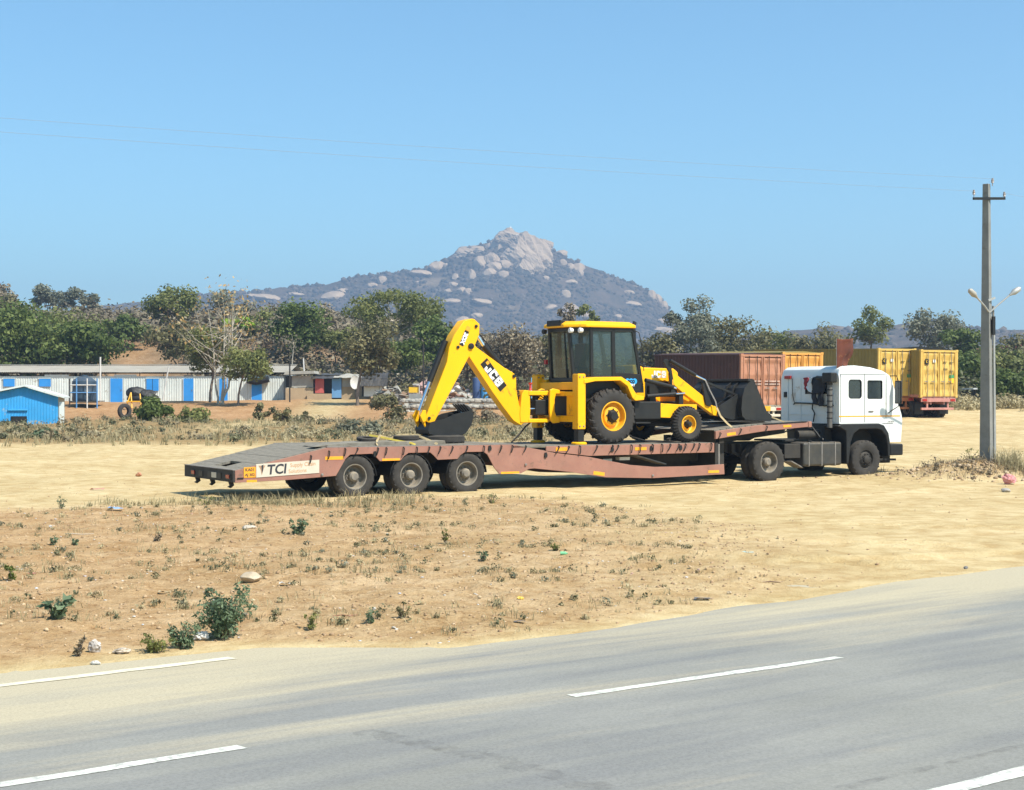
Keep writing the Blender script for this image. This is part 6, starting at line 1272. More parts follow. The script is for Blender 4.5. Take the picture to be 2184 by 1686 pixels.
t = thing("blue_sheet", "bright blue sheet standing behind the stabiliser of the backhoe", "sheet", (PX(1140, 112.), 112., 2.)); hb("panel", paint("sky_blue_sheet", (.12, .42, .75), .5, 0, .1, 2, .1), t, 1133, 806, 1150, 850, 112., .06)
rgm = np.random.default_rng(9)
# small shed at the right edge, far house
RS_ = thing("roadside_shelter", "small grey shelter with flat white roof right of the pole", "shelter", (PX(2130, 118.), 118., 1.8)); hb("roof_slab", paint("white_roof", (.7, .7, .66), .6), RS_, 2076, 828, 2200, 831, 116.5, 4); hb("wall", paint("grey_wall", (.34, .36, .38), .8), RS_, 2095, 832, 2190, 880, 118., 3); hb("blue_board", LBL, RS_, 2118, 834, 2150, 862, 117.9, .08); 
for x_ in (2078, 2092): q = P(x_, 832, 117.); MB().tube([q, (q.x, q.y, gz(q.x, q.y) - .1)], .05, 8).build("post", DARKM, RS_)
FH = thing("far_house", "far house with a pinkish wall above the trees by the pole", "house", (PX(2100, 230.), 230., 6.)); hb("wall", paint("pink_wall", (.5, .33, .25), .9), FH, 2062, 748, 2130, 800, 230., 6); hb("roof", paint("roof_pink", (.45, .24, .17), .9), FH, 2056, 743, 2136, 748, 229.5, 7); 
for x_ in (2072, 2098, 2118): hb("window", BLACKM, FH, x_, 756, x_ + 8, 768, 229.95, .1)
FH2 = thing("far_house", "far white house at the right edge above the trees", "house", (PX(2180, 215.), 215., 6.)); hb("wall", paint("white_wall_far", (.6, .58, .54), .9), FH2, 2168, 742, 2230, 800, 215., 6); hb("roof", RDO, FH2, 2162, 736, 2236, 742, 214.5, 7)
hb("window", BLACKM, FH2, 2174, 752, 2181, 763, 214.95, .1)
# hilltop shrine
q = P(1089, 497, 1998.); SH = thing("hilltop_shrine", "tiny white shrine on the summit of the rocky hill", "shrine", tuple(q)); WS = paint("whitewash", (.85, .85, .82), .8, 0, .03, 1, 0)
MB().box((q.x - 4, q.y - 3, q.z - 3), (q.x + 4, q.y + 3, q.z + 2)).build("hall", WS, SH); MB().lathe([(2.2, q.z + 2), (1.8, q.z + 4), (.8, q.z + 7), (.001, q.z + 9)], 8, (q.x, q.y, 0), 'z').build("spire", WS, SH)
q = P(1106, 506, 1975.); SH2 = thing("hilltop_hut", "second small white building just right of the summit shrine", "shrine", tuple(q)); MB().box((q.x - 3, q.y - 3, q.z - 3), (q.x + 3, q.y + 3, q.z + 2)).build("hall", WS, SH2); MB().prism([(q.x - 3.3, q.z + 2.02), (q.x, q.z + 3.4), (q.x + 3.3, q.z + 2.02)], q.y - 3.3, q.y + 3.3).build("roof", WS, SH2)
# ------------------------------------------------------------------ trees
BARK = paint("bark", (.16, .12, .085), .95, 0, .3, 2, .1); BARKP = paint("pale_bark", (.42, .37, .29), .9, 0, .2, 2, .1); TWIG = paint("grey_twig", (.20, .155, .12), .95, 0, .3, 2, 0)
LG = {
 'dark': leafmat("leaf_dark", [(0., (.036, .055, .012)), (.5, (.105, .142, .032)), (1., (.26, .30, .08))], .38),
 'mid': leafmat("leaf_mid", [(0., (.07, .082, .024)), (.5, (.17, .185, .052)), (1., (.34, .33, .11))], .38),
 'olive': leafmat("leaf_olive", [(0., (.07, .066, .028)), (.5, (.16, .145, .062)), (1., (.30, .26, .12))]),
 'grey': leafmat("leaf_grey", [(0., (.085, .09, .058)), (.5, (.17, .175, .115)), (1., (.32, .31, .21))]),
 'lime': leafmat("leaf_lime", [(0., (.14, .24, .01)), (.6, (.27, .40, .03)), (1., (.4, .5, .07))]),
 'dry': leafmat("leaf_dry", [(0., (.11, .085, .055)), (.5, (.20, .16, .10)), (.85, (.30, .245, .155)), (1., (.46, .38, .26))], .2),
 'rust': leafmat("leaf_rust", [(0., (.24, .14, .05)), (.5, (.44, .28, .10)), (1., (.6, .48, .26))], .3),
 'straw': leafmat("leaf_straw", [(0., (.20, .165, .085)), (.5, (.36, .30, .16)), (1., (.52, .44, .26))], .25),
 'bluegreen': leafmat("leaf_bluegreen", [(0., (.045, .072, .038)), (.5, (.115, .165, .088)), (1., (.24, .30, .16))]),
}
LG['brush'] = leafmat("leaf_brush", [(0., (.17, .135, .08)), (.5, (.28, .23, .135)), (1., (.40, .34, .2))], .25)
LG['scrub'] = leafmat("leaf_scrub", [(0., (.12, .098, .066)), (.6, (.19, .155, .10)), (1., (.28, .235, .15))], .2)
LG['scrubgreen'] = leafmat("leaf_scrubgreen", [(0., (.075, .078, .04)), (.6, (.125, .125, .062)), (1., (.19, .18, .09))], .2)
def tree(name, label, px, Y, pyt, wpx, kind='mid', pyb=None, crown=.72, n=2600, leaf=.34, clumps_=26, bark=None, flat=.8, gap=.0, lean=0., limbs=True, seed=None, group=None, forks=1, dens=1., thick=1., cat="tree"):
    """tapered trunk with limbs to every clump and a crown of leaf-sized faces; crown = share of the height it fills"""
    sd_ = seed if seed is not None else int(abs(px * 13 + Y * 7)) % 9973; rg = np.random.default_rng(sd_)
    x = PX(px, Y); z0 = gz(x, Y) if pyb is None else P(px, pyb, Y).z; top = P(px, pyt, Y).z; Hh = max(1., top - z0); rx = wpx / 2 / F * Y * (1.2 if Y > 140 else 1.05)
    t = thing(name, label, cat, (x, Y, z0 - .1), group=group)
    ch = Hh * crown; cz = top - ch / 2
    cen = []
    for i in range(clumps_):
        d = rg.normal(size=3); d /= np.linalg.norm(d); rr = (.25 + .75 * rg.random() ** .5)
        c = np.array([x + lean, Y, cz]) + d * rr * np.array([rx, rx * .9, ch / 2]) * .92
        if gap and rr < gap: c = np.array([x + lean, Y, cz]) + d * gap * np.array([rx, rx, ch / 2])
        cen.append(c)
    cen = np.array(cen); cr = (.20 + .20 * rg.random(clumps_)) * min(rx * 1.0, max(ch * .75, rx * .5)) * 1.35
    m = MB(); r0 = max(.05, Hh * .018) * thick
    for fk in range(forks):
        off = (rg.normal(size=2) * rx * .18) if forks > 1 else np.zeros(2); hb_ = z0 + Hh * (1 - crown) * (.9 if forks == 1 else .5)
        tip = Vector((x + lean * .8 + off[0], Y + off[1], cz + ch * .15)); mid_ = Vector((x + lean * .25 + off[0] * .5 + rg.normal() * .12, Y + off[1] * .5, max(hb_, z0 + .4)))
        m.tube([(x + off[0] * .15, Y + off[1] * .15, z0 - .3), (x + off[0] * .2 + .03, Y, z0 + (mid_.z - z0) * .5), mid_, mid_.lerp(tip, .5) + Vector((rg.normal() * .2, 0, 0)), tip], [r0 * 1.25, r0, r0 * .8, r0 * .5, r0 * .15], 7)
        if limbs:
            for i in range(fk, clumps_, forks):
                c = Vector(cen[i]); f_ = .15 + .6 * rg.random(); a = mid_.lerp(tip, f_); b = a.lerp(c, .55) + Vector((0, 0, -.08 * (c - a).length + .1))
                m.tube([a, b, c], [r0 * .34, r0 * .2, r0 * .05], 5, caps=False)
    o = m.build("trunk", bark or BARK, t, smooth=True, recalc=False)
    per = max(10, int(n * 1.1 / clumps_)); ns = np.maximum(6, (per * (cr / cr.mean()) ** 2 * dens).astype(int))
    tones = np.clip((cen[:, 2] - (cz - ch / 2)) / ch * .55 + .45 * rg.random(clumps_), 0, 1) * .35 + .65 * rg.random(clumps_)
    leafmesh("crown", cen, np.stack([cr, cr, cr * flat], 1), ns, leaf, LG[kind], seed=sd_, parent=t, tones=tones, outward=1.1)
    return t
gl_ = None
# left: mango-like dark trees behind the shed
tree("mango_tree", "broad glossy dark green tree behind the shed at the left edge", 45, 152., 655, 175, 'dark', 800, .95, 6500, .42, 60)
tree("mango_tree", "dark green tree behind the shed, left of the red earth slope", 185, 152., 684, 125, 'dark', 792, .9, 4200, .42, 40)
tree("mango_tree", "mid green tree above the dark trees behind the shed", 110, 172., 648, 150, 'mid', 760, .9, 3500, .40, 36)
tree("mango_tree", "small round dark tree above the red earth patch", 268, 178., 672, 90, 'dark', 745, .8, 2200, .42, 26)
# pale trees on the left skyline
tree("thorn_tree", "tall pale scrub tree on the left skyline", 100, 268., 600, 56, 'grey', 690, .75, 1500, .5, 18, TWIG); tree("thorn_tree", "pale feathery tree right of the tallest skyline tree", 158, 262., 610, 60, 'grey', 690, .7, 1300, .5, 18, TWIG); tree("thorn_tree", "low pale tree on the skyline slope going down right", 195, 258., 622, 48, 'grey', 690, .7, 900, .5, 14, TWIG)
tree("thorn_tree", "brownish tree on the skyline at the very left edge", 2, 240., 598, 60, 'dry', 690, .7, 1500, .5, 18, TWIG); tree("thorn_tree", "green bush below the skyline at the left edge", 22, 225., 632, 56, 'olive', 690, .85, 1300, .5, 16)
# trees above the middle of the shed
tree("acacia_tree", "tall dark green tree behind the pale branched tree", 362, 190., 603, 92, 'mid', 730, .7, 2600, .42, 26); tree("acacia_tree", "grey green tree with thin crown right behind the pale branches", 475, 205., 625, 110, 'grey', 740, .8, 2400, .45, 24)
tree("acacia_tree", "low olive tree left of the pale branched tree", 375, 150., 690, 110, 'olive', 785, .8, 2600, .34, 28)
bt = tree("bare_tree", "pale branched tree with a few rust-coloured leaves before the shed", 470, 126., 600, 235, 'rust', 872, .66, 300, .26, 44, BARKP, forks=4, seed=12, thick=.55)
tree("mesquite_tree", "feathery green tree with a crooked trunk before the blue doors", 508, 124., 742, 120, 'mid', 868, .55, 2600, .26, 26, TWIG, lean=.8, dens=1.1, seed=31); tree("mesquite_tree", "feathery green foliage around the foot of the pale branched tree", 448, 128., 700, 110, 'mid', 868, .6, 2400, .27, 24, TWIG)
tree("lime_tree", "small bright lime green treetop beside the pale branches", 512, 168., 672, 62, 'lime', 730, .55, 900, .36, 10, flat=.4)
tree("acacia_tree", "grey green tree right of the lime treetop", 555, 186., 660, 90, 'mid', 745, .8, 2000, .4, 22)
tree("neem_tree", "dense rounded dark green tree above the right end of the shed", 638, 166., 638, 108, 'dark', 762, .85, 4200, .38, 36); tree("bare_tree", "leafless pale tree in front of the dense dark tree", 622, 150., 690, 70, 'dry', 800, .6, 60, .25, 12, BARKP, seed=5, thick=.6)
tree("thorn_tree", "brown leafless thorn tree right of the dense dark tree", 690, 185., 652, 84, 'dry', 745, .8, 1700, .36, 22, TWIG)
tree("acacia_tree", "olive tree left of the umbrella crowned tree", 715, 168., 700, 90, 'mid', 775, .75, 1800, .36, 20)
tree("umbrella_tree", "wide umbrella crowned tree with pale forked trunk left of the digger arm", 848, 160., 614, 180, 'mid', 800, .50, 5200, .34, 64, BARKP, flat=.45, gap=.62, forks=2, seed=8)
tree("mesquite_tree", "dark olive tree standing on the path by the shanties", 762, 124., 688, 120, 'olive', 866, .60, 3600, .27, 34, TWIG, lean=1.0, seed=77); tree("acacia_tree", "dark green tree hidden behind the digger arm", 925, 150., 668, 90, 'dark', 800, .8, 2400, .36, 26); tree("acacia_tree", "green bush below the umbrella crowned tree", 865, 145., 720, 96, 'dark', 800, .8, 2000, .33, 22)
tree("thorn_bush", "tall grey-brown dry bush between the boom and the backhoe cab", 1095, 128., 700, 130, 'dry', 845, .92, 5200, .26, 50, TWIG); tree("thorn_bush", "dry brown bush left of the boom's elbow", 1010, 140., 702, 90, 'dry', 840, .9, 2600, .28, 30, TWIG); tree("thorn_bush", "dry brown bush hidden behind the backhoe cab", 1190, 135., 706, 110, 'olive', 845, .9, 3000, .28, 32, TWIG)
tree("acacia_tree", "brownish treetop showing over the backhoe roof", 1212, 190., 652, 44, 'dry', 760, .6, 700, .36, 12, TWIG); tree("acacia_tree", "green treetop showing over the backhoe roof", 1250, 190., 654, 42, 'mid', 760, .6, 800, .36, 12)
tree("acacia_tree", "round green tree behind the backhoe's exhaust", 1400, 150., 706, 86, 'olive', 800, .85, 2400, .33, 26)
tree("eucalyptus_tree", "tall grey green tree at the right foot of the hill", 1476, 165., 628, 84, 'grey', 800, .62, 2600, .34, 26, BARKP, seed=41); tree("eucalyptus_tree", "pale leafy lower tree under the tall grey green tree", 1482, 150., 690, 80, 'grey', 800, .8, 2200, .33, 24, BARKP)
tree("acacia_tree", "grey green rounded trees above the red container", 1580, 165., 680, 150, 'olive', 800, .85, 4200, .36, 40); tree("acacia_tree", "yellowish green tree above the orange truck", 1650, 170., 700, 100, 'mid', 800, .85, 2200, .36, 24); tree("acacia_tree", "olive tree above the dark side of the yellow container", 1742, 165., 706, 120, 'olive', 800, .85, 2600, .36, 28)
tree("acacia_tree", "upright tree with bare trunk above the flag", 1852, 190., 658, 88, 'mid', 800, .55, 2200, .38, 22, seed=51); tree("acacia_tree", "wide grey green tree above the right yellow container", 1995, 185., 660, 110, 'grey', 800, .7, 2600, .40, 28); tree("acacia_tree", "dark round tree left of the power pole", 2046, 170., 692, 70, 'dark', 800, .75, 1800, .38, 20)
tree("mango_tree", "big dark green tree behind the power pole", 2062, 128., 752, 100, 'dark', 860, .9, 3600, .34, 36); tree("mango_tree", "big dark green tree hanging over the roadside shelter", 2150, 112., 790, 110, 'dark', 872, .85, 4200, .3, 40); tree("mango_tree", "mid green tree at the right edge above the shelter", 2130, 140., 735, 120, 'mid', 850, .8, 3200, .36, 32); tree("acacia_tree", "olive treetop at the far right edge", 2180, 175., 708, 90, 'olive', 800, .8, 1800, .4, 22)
# bushes on the bank
def bush(name, label, px, Y, pyt, wpx, kind, n=1200, leaf=.2, pyb=None, cl=16, **k): return tree(name, label, px, Y, pyt, wpx, kind, pyb, .98, n, leaf, cl, TWIG, cat="bush", **k)
bush("green_bush", "dense leafy green bush beside the cement mixer", 328, 100., 850, 78, 'dark', 2400, .24, 922, 24); bush("green_bush", "lower spreading green bush right of the dense one", 405, 98., 868, 86, 'mid', 2000, .22, 926, 22); bush("leafy_shrub", "single leafy shrub in front of the blue shed", 104, 66., 910, 60, 'bluegreen', 500, .17, 955, 10)
for i, (px_, yt_, w_) in enumerate(((560, 858, 40), (600, 866, 46), (645, 872, 40))): bush("spiky_shrub", ("spiky green shrub right of the shed's doors", "second spiky shrub along the bank edge", "third spiky shrub nearest the path")[i], px_, 102., yt_, w_, 'olive', 700, .22, 915, 12)
bush("thorn_shrub", "dark thorny shrub below the scrap heap", 830, 104., 838, 66, 'olive', 1500, .2, 902, 18); bush("thorn_shrub", "pale green shrub on the lot edge left of the digging bucket", 770, 72., 892, 90, 'grey', 1500, .18, 952, 18); bush("thorn_shrub", "brown thorny shrub right of the digging bucket", 1030, 95., 868, 60, 'dry', 1100, .18, 915, 14)
# scrub, dry grass and low weeds: cover nobody could count
def cover(name, label, pts, rad, n, leaf, kind, seed, flat=.7, lift=.5, outw=2.2):
    pts = np.asarray(pts); z = ground(pts[:, 0], pts[:, 1]); C_ = np.stack([pts[:, 0], pts[:, 1], z + rad * flat * lift], 1)
    return tag(leafmesh(name, C_, np.stack([rad, rad, rad * flat], 1), n, leaf, LG[kind], seed=seed, kind='stuff', outward=outw), label)
def area(px0_, px1_, Y0, Y1, n, seed, pw=1.):
    rg = np.random.default_rng(seed); Y = Y0 + (Y1 - Y0) * rg.random(n) ** pw; pxs = px0_ + (px1_ - px0_) * rg.random(n); return np.stack([(pxs - CX) / F * Y, Y], 1), rg
a_, rg = area(-200, 1120, 146, 335, 2300, 1); k_ = ~((a_[:, 0] / a_[:, 1] > -.27) & (a_[:, 0] / a_[:, 1] < -.21) & (a_[:, 1] < 178)); a_ = a_[k_]; cover("hillside_scrub", "grey-brown leafless scrub covering the hillside behind the shed", a_, rg.uniform(1.3, 3.0, len(a_)), 56, .55, 'scrub', 2, .95)
a_, rg = area(-200, 1120, 180, 330, 420, 3); cover("hillside_scrub", "scattered green bushes in the hillside scrub behind the shed", a_, rg.uniform(1.0, 2.6, len(a_)), 56, .5, 'scrubgreen', 4, .9)
a_, rg = area(1000, 2300, 118, 300, 900, 5); cover("hillside_scrub", "mixed scrub behind the parked container trucks", a_, rg.uniform(.9, 2.5, len(a_)), 50, .45, 'scrubgreen', 6, .95)
a_, rg = area(1000, 2300, 135, 300, 420, 7); cover("hillside_scrub", "brown dry scrub behind the parked container trucks", a_, rg.uniform(.9, 2.4, len(a_)), 46, .45, 'scrub', 8, .95)
a_, rg = area(600, 1180, 141, 172, 210, 61); cover("hillside_scrub", "olive bushes close behind the shanties", a_, rg.uniform(.9, 2.2, len(a_)), 90, .36, 'olive', 62, .95, outw=1.4); a_, rg = area(560, 1180, 141, 168, 150, 63); cover("hillside_scrub", "brown thorny bushes close behind the shanties", a_, rg.uniform(.9, 2.0, len(a_)), 90, .34, 'scrub', 64, .95, outw=1.4)
def bladefield(name, label, pts, h, per, kind, seed, wd=.012, spread=.12):
    """upright dry stalks in tufts"""
    rg = np.random.default_rng(seed); pts = np.asarray(pts); h = np.asarray(h); idx = np.repeat(np.arange(len(pts)), per); m = len(idx)
    b = pts[idx] + rg.normal(size=(m, 2)) * spread * h[idx][:, None] * .9; z = ground(b[:, 0], b[:, 1]) - .01; L = h[idx] * (.45 + .75 * rg.random(m)); d = rg.normal(size=(m, 2)) * .38
    base = np.stack([b[:, 0], b[:, 1], z], 1); mid_ = base + np.stack([d[:, 0] * L * .35, d[:, 1] * L * .35, L * .6], 1); tip = base + np.stack([d[:, 0] * L * 1.1, d[:, 1] * L * 1.1, L * .95], 1)
    a = rg.random(m) * 6.28; s = np.stack([np.cos(a), np.sin(a), 0 * a], 1) * (wd * (.6 + .8 * rg.random(m)))[:, None]
    V = np.stack([base - s, base + s, mid_ + s * .7, mid_ - s * .7, tip], 1).reshape(-1, 3)
    Fq = np.arange(m)[:, None] * 5; quads = (Fq + np.array([0, 1, 2, 3])); tris = (Fq + np.array([3, 2, 4]))
    me = bpy.data.meshes.new(name); me.from_pydata(V.tolist(), [], quads.tolist() + tris.tolist())
    at = me.attributes.new('tone', 'FLOAT', 'POINT'); at.data.foreach_set('value', np.repeat(np.clip(rg.random(len(pts))[idx] * .6 + rg.random(m) * .4, 0, 1), 5).astype(np.float32))
    return tag(fin(me, LG[kind], name), label, kind='stuff')
# brush strip at the far edge of the lot
a_, rg = area(-60, 1180, 57.5, 82, 560, 11); a_ = a_[(fbm(a_[:, 0] * .22, a_[:, 1] * .22, 12) + (a_[:, 1] - 65) * .035 > 0) & ~((np.abs(a_[:, 0] + 16) < 2.0))]; cover("dry_brush", "low dry brown-green brush along the far edge of the sandy lot", a_, rg.uniform(.10, .34, len(a_)), 50, .11, 'straw', 13, .6)
a_, rg = area(-60, 1180, 62, 104, 240, 14); a_ = a_[~(np.abs(a_[:, 0] + 15.5) < 2.2) & (fbm(a_[:, 0] * .2, a_[:, 1] * .2, 92) > -.04)]; cover("dry_brush", "brownish brush on the flat between lot and shed bank", a_, rg.uniform(.15, .5, len(a_)), 56, .14, 'brush', 15, .8); a_, rg = area(-60, 1180, 62, 104, 110, 16); a_ = a_[~(np.abs(a_[:, 0] + 15.5) < 2.2)]; cover("dry_brush", "dull green weeds among the brush before the shed bank", a_, rg.uniform(.15, .45, len(a_)), 50, .15, 'scrubgreen', 17, .8)
a_, rg = area(-60, 1180, 58.5, 100, 1300, 18, 1.); bladefield("dry_grass", "tall pale dry grass along the far edge of the lot", a_, rg.uniform(.12, .4, len(a_)), 7, 'straw', 19, .02, .3)
a_, rg = area(1990, 2300, 98, 125, 260, 20); cover("dry_brush", "dry yellowish brush behind the right edge of the lot", a_, rg.uniform(.4, 1.0, len(a_)), 70, .2, 'straw', 21, .8)
# weeds of the near verge
a_, rg = area(-40, 1500, 14.5, 36, 9000, 22, .8); v_ = verge(a_[:, 0], a_[:, 1]) * (.08 + 1.1 * sstep(-.04, .14, fbm(a_[:, 0] * .55, a_[:, 1] * .8, 23))); a_ = a_[rg.random(len(a_)) < v_ * .30]
bladefield("dry_grass", "sparse short dry grass scattered over the near verge", a_, rg.uniform(.03, .13, len(a_)), 9, 'straw', 24, .005, .6)
b_ = a_[rg.random(len(a_)) < .22]; cover("verge_weeds", "small dusty green and brown weeds over the near verge", b_, rg.uniform(.03, .10, len(b_)), 18, .036, 'scrubgreen', 25, .7, .8)
b_ = a_[rg.random(len(a_)) < .22]; cover("verge_weeds", "tiny withered brown weeds over the near verge", b_, rg.uniform(.03, .10, len(b_)), 22, .04, 'straw', 26, .6, .8)
b_ = a_[rg.random(len(a_)) < .05]; cover("verge_weeds", "scattered low green weeds over the near verge", b_, rg.uniform(.04, .11, len(b_)), 34, .036, 'grey', 27, .7, .8)
a_, rg = area(-60, 900, 32.5, 37.5, 520, 28); bladefield("dry_grass", "wispy grass along the near side of the trailer wheels", a_[verge(a_[:, 0], a_[:, 1]) > .15], rg.uniform(.08, .3, len(a_[verge(a_[:, 0], a_[:, 1]) > .15])), 14, 'straw', 29, .008, .5)
rg = np.random.default_rng(30); a_ = np.stack([POLE[0] + rg.normal(size=260) * 1.2 + .1, POLE[1] - .3 + rg.normal(size=260) * .7], 1); bladefield("dry_grass", "tall wispy dry grass round the foot of the power pole", a_[a_[:, 0] > POLE[0] + .2], rg.uniform(.2, .7, (a_[:, 0] > POLE[0] + .2).sum()), 6, 'straw', 31, .008, .4); bladefield("dry_grass", "short dry stubble over the mound at the pole", a_, rg.uniform(.05, .22, len(a_)), 8, 'dry', 32, .007, .5)
b_ = np.stack([POLE[0] + rg.normal(size=60) * 1.5, POLE[1] - .6 + rg.normal(size=60) * .6], 1); cover("verge_weeds", "brown weeds and stalks on the mound at the pole", b_, rg.uniform(.06, .2, 60), 40, .05, 'dry', 33, .8, .7)
# individual plants on the verge
def GP(px, py):
    """ground point under a pixel of the near ground"""
    Y = F * EYE / (py - CY)
    for _ in range(6): X = (px - CX) / F * Y; Y = F * (EYE - gz(X, Y)) / (py - CY)
    return (px - CX) / F * Y, Y
def plant(name, label, px, py, hpx, wpx, kind, n, leaf, cl=12, seed=1, stems=7):
    X, Y = GP(px, py); z = gz(X, Y); h = hpx / F * Y; w_ = wpx / 2 / F * Y; rg = np.random.default_rng(seed); t = thing(name, label, "plant", (X, Y, z - .02))
    m = MB(); cen = []
    for i in range(stems):
        a = rg.random() * 6.28; q = rg.random() ** .6; tip = Vector((X + math.cos(a) * w_ * q, Y + math.sin(a) * w_ * q, z + h * (.45 + .55 * rg.random() * (1.15 - .6 * q)))); b = Vector((X, Y, z - .03)).lerp(tip, .5) + Vector((0, 0, h * .1)); m.tube([(X + math.cos(a) * .02, Y + math.sin(a) * .02, z - .03), b, tip], [.007, .005, .002], 5)
        for f_ in np.linspace(.35, 1., max(2, cl // stems + 1)): cen.append(Vector((X, Y, z)).lerp(tip, f_) + Vector(rg.normal(size=3)) * w_ * .08)
    m.build("stems", TWIG, t, recalc=False); cen = np.array([tuple(c) for c in cen]); r_ = np.full(len(cen), max(.03, w_ * .34)); leafmesh("leaves", cen, r_, max(6, int(n / len(cen))), leaf, LG[kind], seed=seed, parent=t, aspect=.45); return t
plant("roadside_bush", "feathery blue-green bush growing beside the road edge", 478, 1362, 122, 118, 'bluegreen', 2600, .045, 40, 3, 14); plant("roadside_bush", "small green bush just left of the feathery bush", 392, 1384, 50, 70, 'bluegreen', 700, .04, 20, 4, 8); plant("roadside_bush", "low green sprig left of the white bag", 335, 1392, 46, 60, 'mid', 420, .038, 16, 5, 8)
plant("broadleaf_plant", "broad-leaved plant on the verge near the left edge", 116, 1320, 56, 70, 'bluegreen', 110, .10, 10, 6, 5); plant("broadleaf_plant", "small upright green plant in front of the rear trailer wheel", 637, 1142, 42, 38, 'bluegreen', 320, .06, 12, 7, 6); plant("verge_shrub", "low green plant at the left edge of the verge", 30, 1240, 34, 40, 'dark', 160, .05, 8, 8, 5)
for i, (px_, py_, h_, w_, kd, lb) in enumerate(((790, 1330, 32, 40, 'bluegreen', "small weed by the road left of the twig"), (950, 1163, 26, 22, 'mid', "small green weed in the middle of the verge"), (1030, 1196, 20, 34, 'bluegreen', "flat green weed right of the middle weed"), (665, 1345, 40, 26, 'mid', "thin green weed right of the feathery bush"), (440, 1000 + 78, 20, 36, 'mid', "green tuft below the trailer's tail"), (1050, 1075, 22, 40, 'mid', "green tuft by the third trailer wheel"), (130, 1085, 30, 34, 'bluegreen', "grey green tuft on the lot's edge at left"), (115, 1162, 18, 24, 'bluegreen', "small dark rosette on the left verge"), (160, 1162, 18, 22, 'bluegreen', "second small dark rosette on the left verge"), (860, 1318, 30, 30, 'olive', "brown-green weed at the verge's lower edge"), (1185, 1175, 14, 18, 'mid', "tiny weed near the green bottle"), (335, 1160, 18, 26, 'dry', "withered stump with two twigs"), (2070, 990, 40, 30, 'mid', "leafy weed left of the power pole's foot"), (2150, 1000, 52, 60, 'straw', "pale wispy weed right of the power pole's foot"), (165, 1400, 40, 44, 'dry', "dry brown weed near the white bottle"), (700, 1045, 26, 60, 'straw', "dry grass tuft against the first trailer wheel"))):
    plant("weed", lb, px_, py_, h_, w_, kd, 150, .04 if i not in (12, 13) else .06, 10, 40 + i, 6)

# ------------------------------------------------------------------ litter and stones
def lit(name, label, cat, px, py, wpx, hpx, col, shape='bag', rot=0.):
    X, Y = GP(px, py); z = gz(X, Y); w_ = wpx / F * Y; h = hpx / F * Y; t = thing(name, label, cat, (X, Y, z)); mt = paint(name + "_" + str(px), col, .45, 0, .15, 12, .25)
    if shape == 'bag':
        r_ = rock(3, px, .7); MB().add([(X + v.co.x * j_ * w_ / 2, Y + v.co.y * j_ * w_ / 3, z + h * .40 + v.co.z * j_ * h / 2) for v, j_ in ((v, random.uniform(.72, 1.12)) for v in r_.vertices)], [tuple(p.vertices) for p in r_.polygons]).build("crumpled_film", mt, t)
    elif shape == 'bottle': MB().tube([(X - w_ / 2, Y, z + h * .5), (X + w_ * .2, Y, z + h * .5), (X + w_ * .32, Y, z + h * .5), (X + w_ / 2, Y, z + h * .5)], [h / 2, h / 2, h * .2, h * .18], 10).build("bottle_body", mt, t, smooth=True)
    elif shape == 'stick': MB().tube([(X - w_ / 2, Y, z + .01), (X - w_ * .1, Y + .02, z + .02), (X + w_ * .2, Y - .02, z + .015), (X + w_ / 2, Y + .03, z + .02)], [.006, .008, .007, .004], 6).build("wood", mt, t, smooth=True)
    elif shape == 'stone': r_ = rock(3, px, .4); MB().add([(X + v.co.x * w_ / 2, Y + v.co.y * w_ / 2.4, z + h * .3 + v.co.z * h / 2) for v in r_.vertices], [tuple(p.vertices) for p in r_.polygons]).build("rock", mt, t)
    else:
        vs = []; n_ = 7
        for i in range(n_):
            for j in range(4): vs.append((X + (i / (n_ - 1) - .5) * w_, Y + (j / 3 - .5) * w_ * .6, z + .012 + h * .6 * float(vn(np.array([i * .9 + px]), np.array([j * .8]), 3)[0])))
        MB().add(vs, [(i * 4 + j, i * 4 + j + 1, i * 4 + j + 5, i * 4 + j + 4) for i in range(n_ - 1) for j in range(3)]).build("film", mt, t, recalc=False, smooth=True)
    return t
WP = (.54, .52, .47)
lit("plastic_bag", "crumpled white bag at the foot of the feathery bush", "bag", 428, 1366, 36, 22, WP); lit("plastic_bottle", "squashed pale plastic bottle bag near the road edge", "bag", 203, 1392, 28, 34, (.44, .40, .36)); lit("plastic_bag", "small white rag at the road edge below the pale bag", "bag", 262, 1394, 44, 13, (.44, .37, .29)); lit("plastic_bag", "flat white scrap at the corner of the edge line", "bag", 205, 1418, 26, 10, WP)
lit("stone", "pale rounded stone above the feathery bush", "stone", 535, 1243, 46, 26, (.44, .35, .24), 'stone'); lit("stone", "flat pale stone right of the trailer's tail", "stone", 530, 1121, 34, 12, (.48, .42, .33), 'stone'); lit("plastic_scrap", "white wrapper right of the pale rounded stone", "litter", 608, 1250, 24, 12, WP, 'film'); lit("plastic_scrap", "blue plastic wrapper left of the trailer's tail", "litter", 246, 1088, 30, 14, (.2, .34, .55), 'film'); lit("plastic_scrap", "red and white wrapper on the sandy lot at left", "litter", 208, 1046, 30, 9, (.55, .2, .16), 'film'); lit("plastic_scrap", "orange-brown lump of litter in the sandy lot", "litter", 296, 1017, 14, 10, (.42, .18, .09))
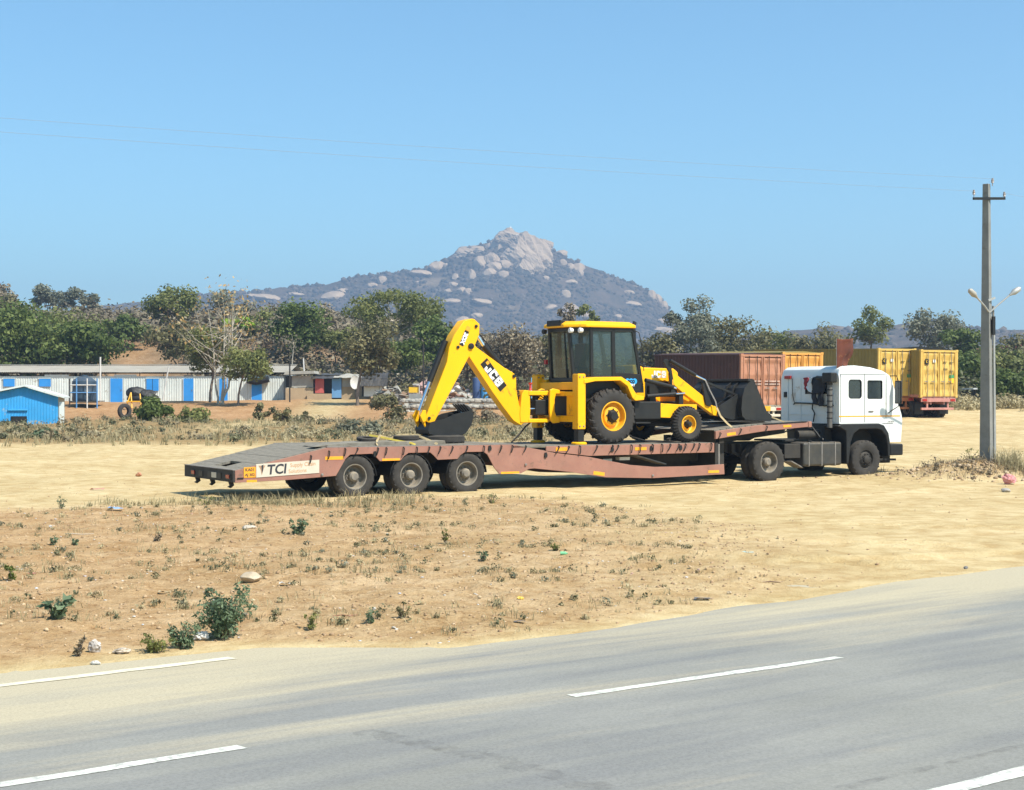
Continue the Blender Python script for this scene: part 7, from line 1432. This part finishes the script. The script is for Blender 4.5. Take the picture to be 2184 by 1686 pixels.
lit("plastic_bottle", "green crushed bottle lying on the verge", "bottle", 1203, 1180, 16, 8, (.16, .5, .25), 'bottle'); lit("plastic_scrap", "yellow wrapper on the verge near the road", "litter", 1110, 1279, 16, 9, (.7, .48, .06)); lit("plastic_scrap", "white scrap beside the verge's lower weed", "litter", 798, 1303, 9, 9, WP); lit("plastic_bag", "pale pink bag at the foot of the power pole", "bag", 2152, 1034, 32, 26, (.60, .25, .25)); lit("stone", "grey stone on the sand below the pink bag", "stone", 2146, 1050, 24, 11, (.36, .33, .29), 'stone')
lit("stick", "white stick lying on the left verge", "stick", 160, 1140, 78, 4, (.55, .48, .38), 'stick'); lit("stick", "long brown twig on the bare shoulder", "stick", 1650, 1240, 62, 4, (.20, .12, .07), 'stick'); lit("stick", "short twig left of the long brown twig", "stick", 1500, 1280, 48, 4, (.24, .15, .09), 'stick'); lit("stick", "red-brown twig on the verge above the road", "stick", 735, 1318, 50, 4, (.26, .11, .06), 'stick'); lit("rubber_scrap", "dark rubber scraps on the road's dusty edge", "litter", 1108, 1329, 24, 6, (.1, .09, .085), 'film'); lit("rubber_scrap", "dark flakes of rubber at the dusty shoulder", "litter", 1498, 1280, 34, 6, (.12, .11, .1), 'film'); lit("stone", "small dark stone at the right road edge", "stone", 2060, 1214, 10, 8, (.12, .12, .12), 'stone'); lit("plastic_scrap", "green white wrapper on the bare shoulder", "litter", 1594, 1189, 28, 7, (.4, .55, .48), 'film'); lit("stone", "pale brown clod on the shoulder near the road", "stone", 1555, 1268, 12, 9, (.42, .32, .2), 'stone')
lit("plastic_scrap", "white scrap on the verge at the left", "litter", 108, 1030 + 96, 10, 7, WP); lit("plastic_scrap", "small red scrap at the left edge of the verge", "litter", 68, 1226, 14, 8, (.5, .1, .12), 'film'); lit("plastic_scrap", "white strip beside the red scrap", "litter", 40, 1218, 18, 6, WP, 'film'); lit("plastic_scrap", "yellow-white packet left of the feathery bush", "litter", 350, 1268, 26, 11, (.5, .42, .25), 'film')
# crumbs of soil, pebbles, shreds of plastic
def crumbs(name, label, pts, size, cols, seed, flat=.6):
    rg = np.random.default_rng(seed); pts = np.asarray(pts); z = ground(pts[:, 0], pts[:, 1]); k_ = leafmat(name + "_mat", cols, .0, .9); return tag(clumps(name, pts[:, 0], pts[:, 1], z + size * flat * .3, size, size * flat, k_, seed), label)
a_, rg = area(-40, 2250, 14, 42, 16000, 50, .8); k_ = (verge(a_[:, 0], a_[:, 1]) > .3) | ((rg.random(len(a_)) < .05) & (rq(a_[:, 0], a_[:, 1])[1] > soil_edge(rq(a_[:, 0], a_[:, 1])[0]) + .3)); a_ = a_[k_]; crumbs("soil_clods", "clods of dry soil and pebbles over the verge", a_, rg.uniform(.006, .034, len(a_)) ** 1.0 * (.5 + .5 * rg.random(len(a_))), [(0., (.28, .18, .10)), (.7, (.42, .29, .165)), (1., (.52, .39, .24))], 51)
a_, rg = area(-40, 1500, 14.5, 36, 800, 52, .8); a_ = a_[(verge(a_[:, 0], a_[:, 1]) > .3)]; a_ = a_[rg.random(len(a_)) < .5]; crumbs("litter_shreds", "tiny pale shreds of plastic scattered over the verge", a_, rg.uniform(.008, .028, len(a_)), [(0., (.4, .36, .3)), (.6, (.55, .52, .46)), (.9, (.45, .5, .55)), (1., (.5, .3, .25))], 53, .35)
rg = np.random.default_rng(54); a_ = np.stack([POLE[0] + rg.normal(size=500) * 1.5 - .3, POLE[1] - .5 + rg.normal(size=500) * .7], 1); crumbs("soil_clods", "clods and rubble on the mound at the pole", a_, rg.uniform(.02, .09, 500) * (.4 + .6 * rg.random(500)), [(0., (.26, .17, .1)), (.6, (.42, .3, .18)), (1., (.55, .43, .28))], 55)
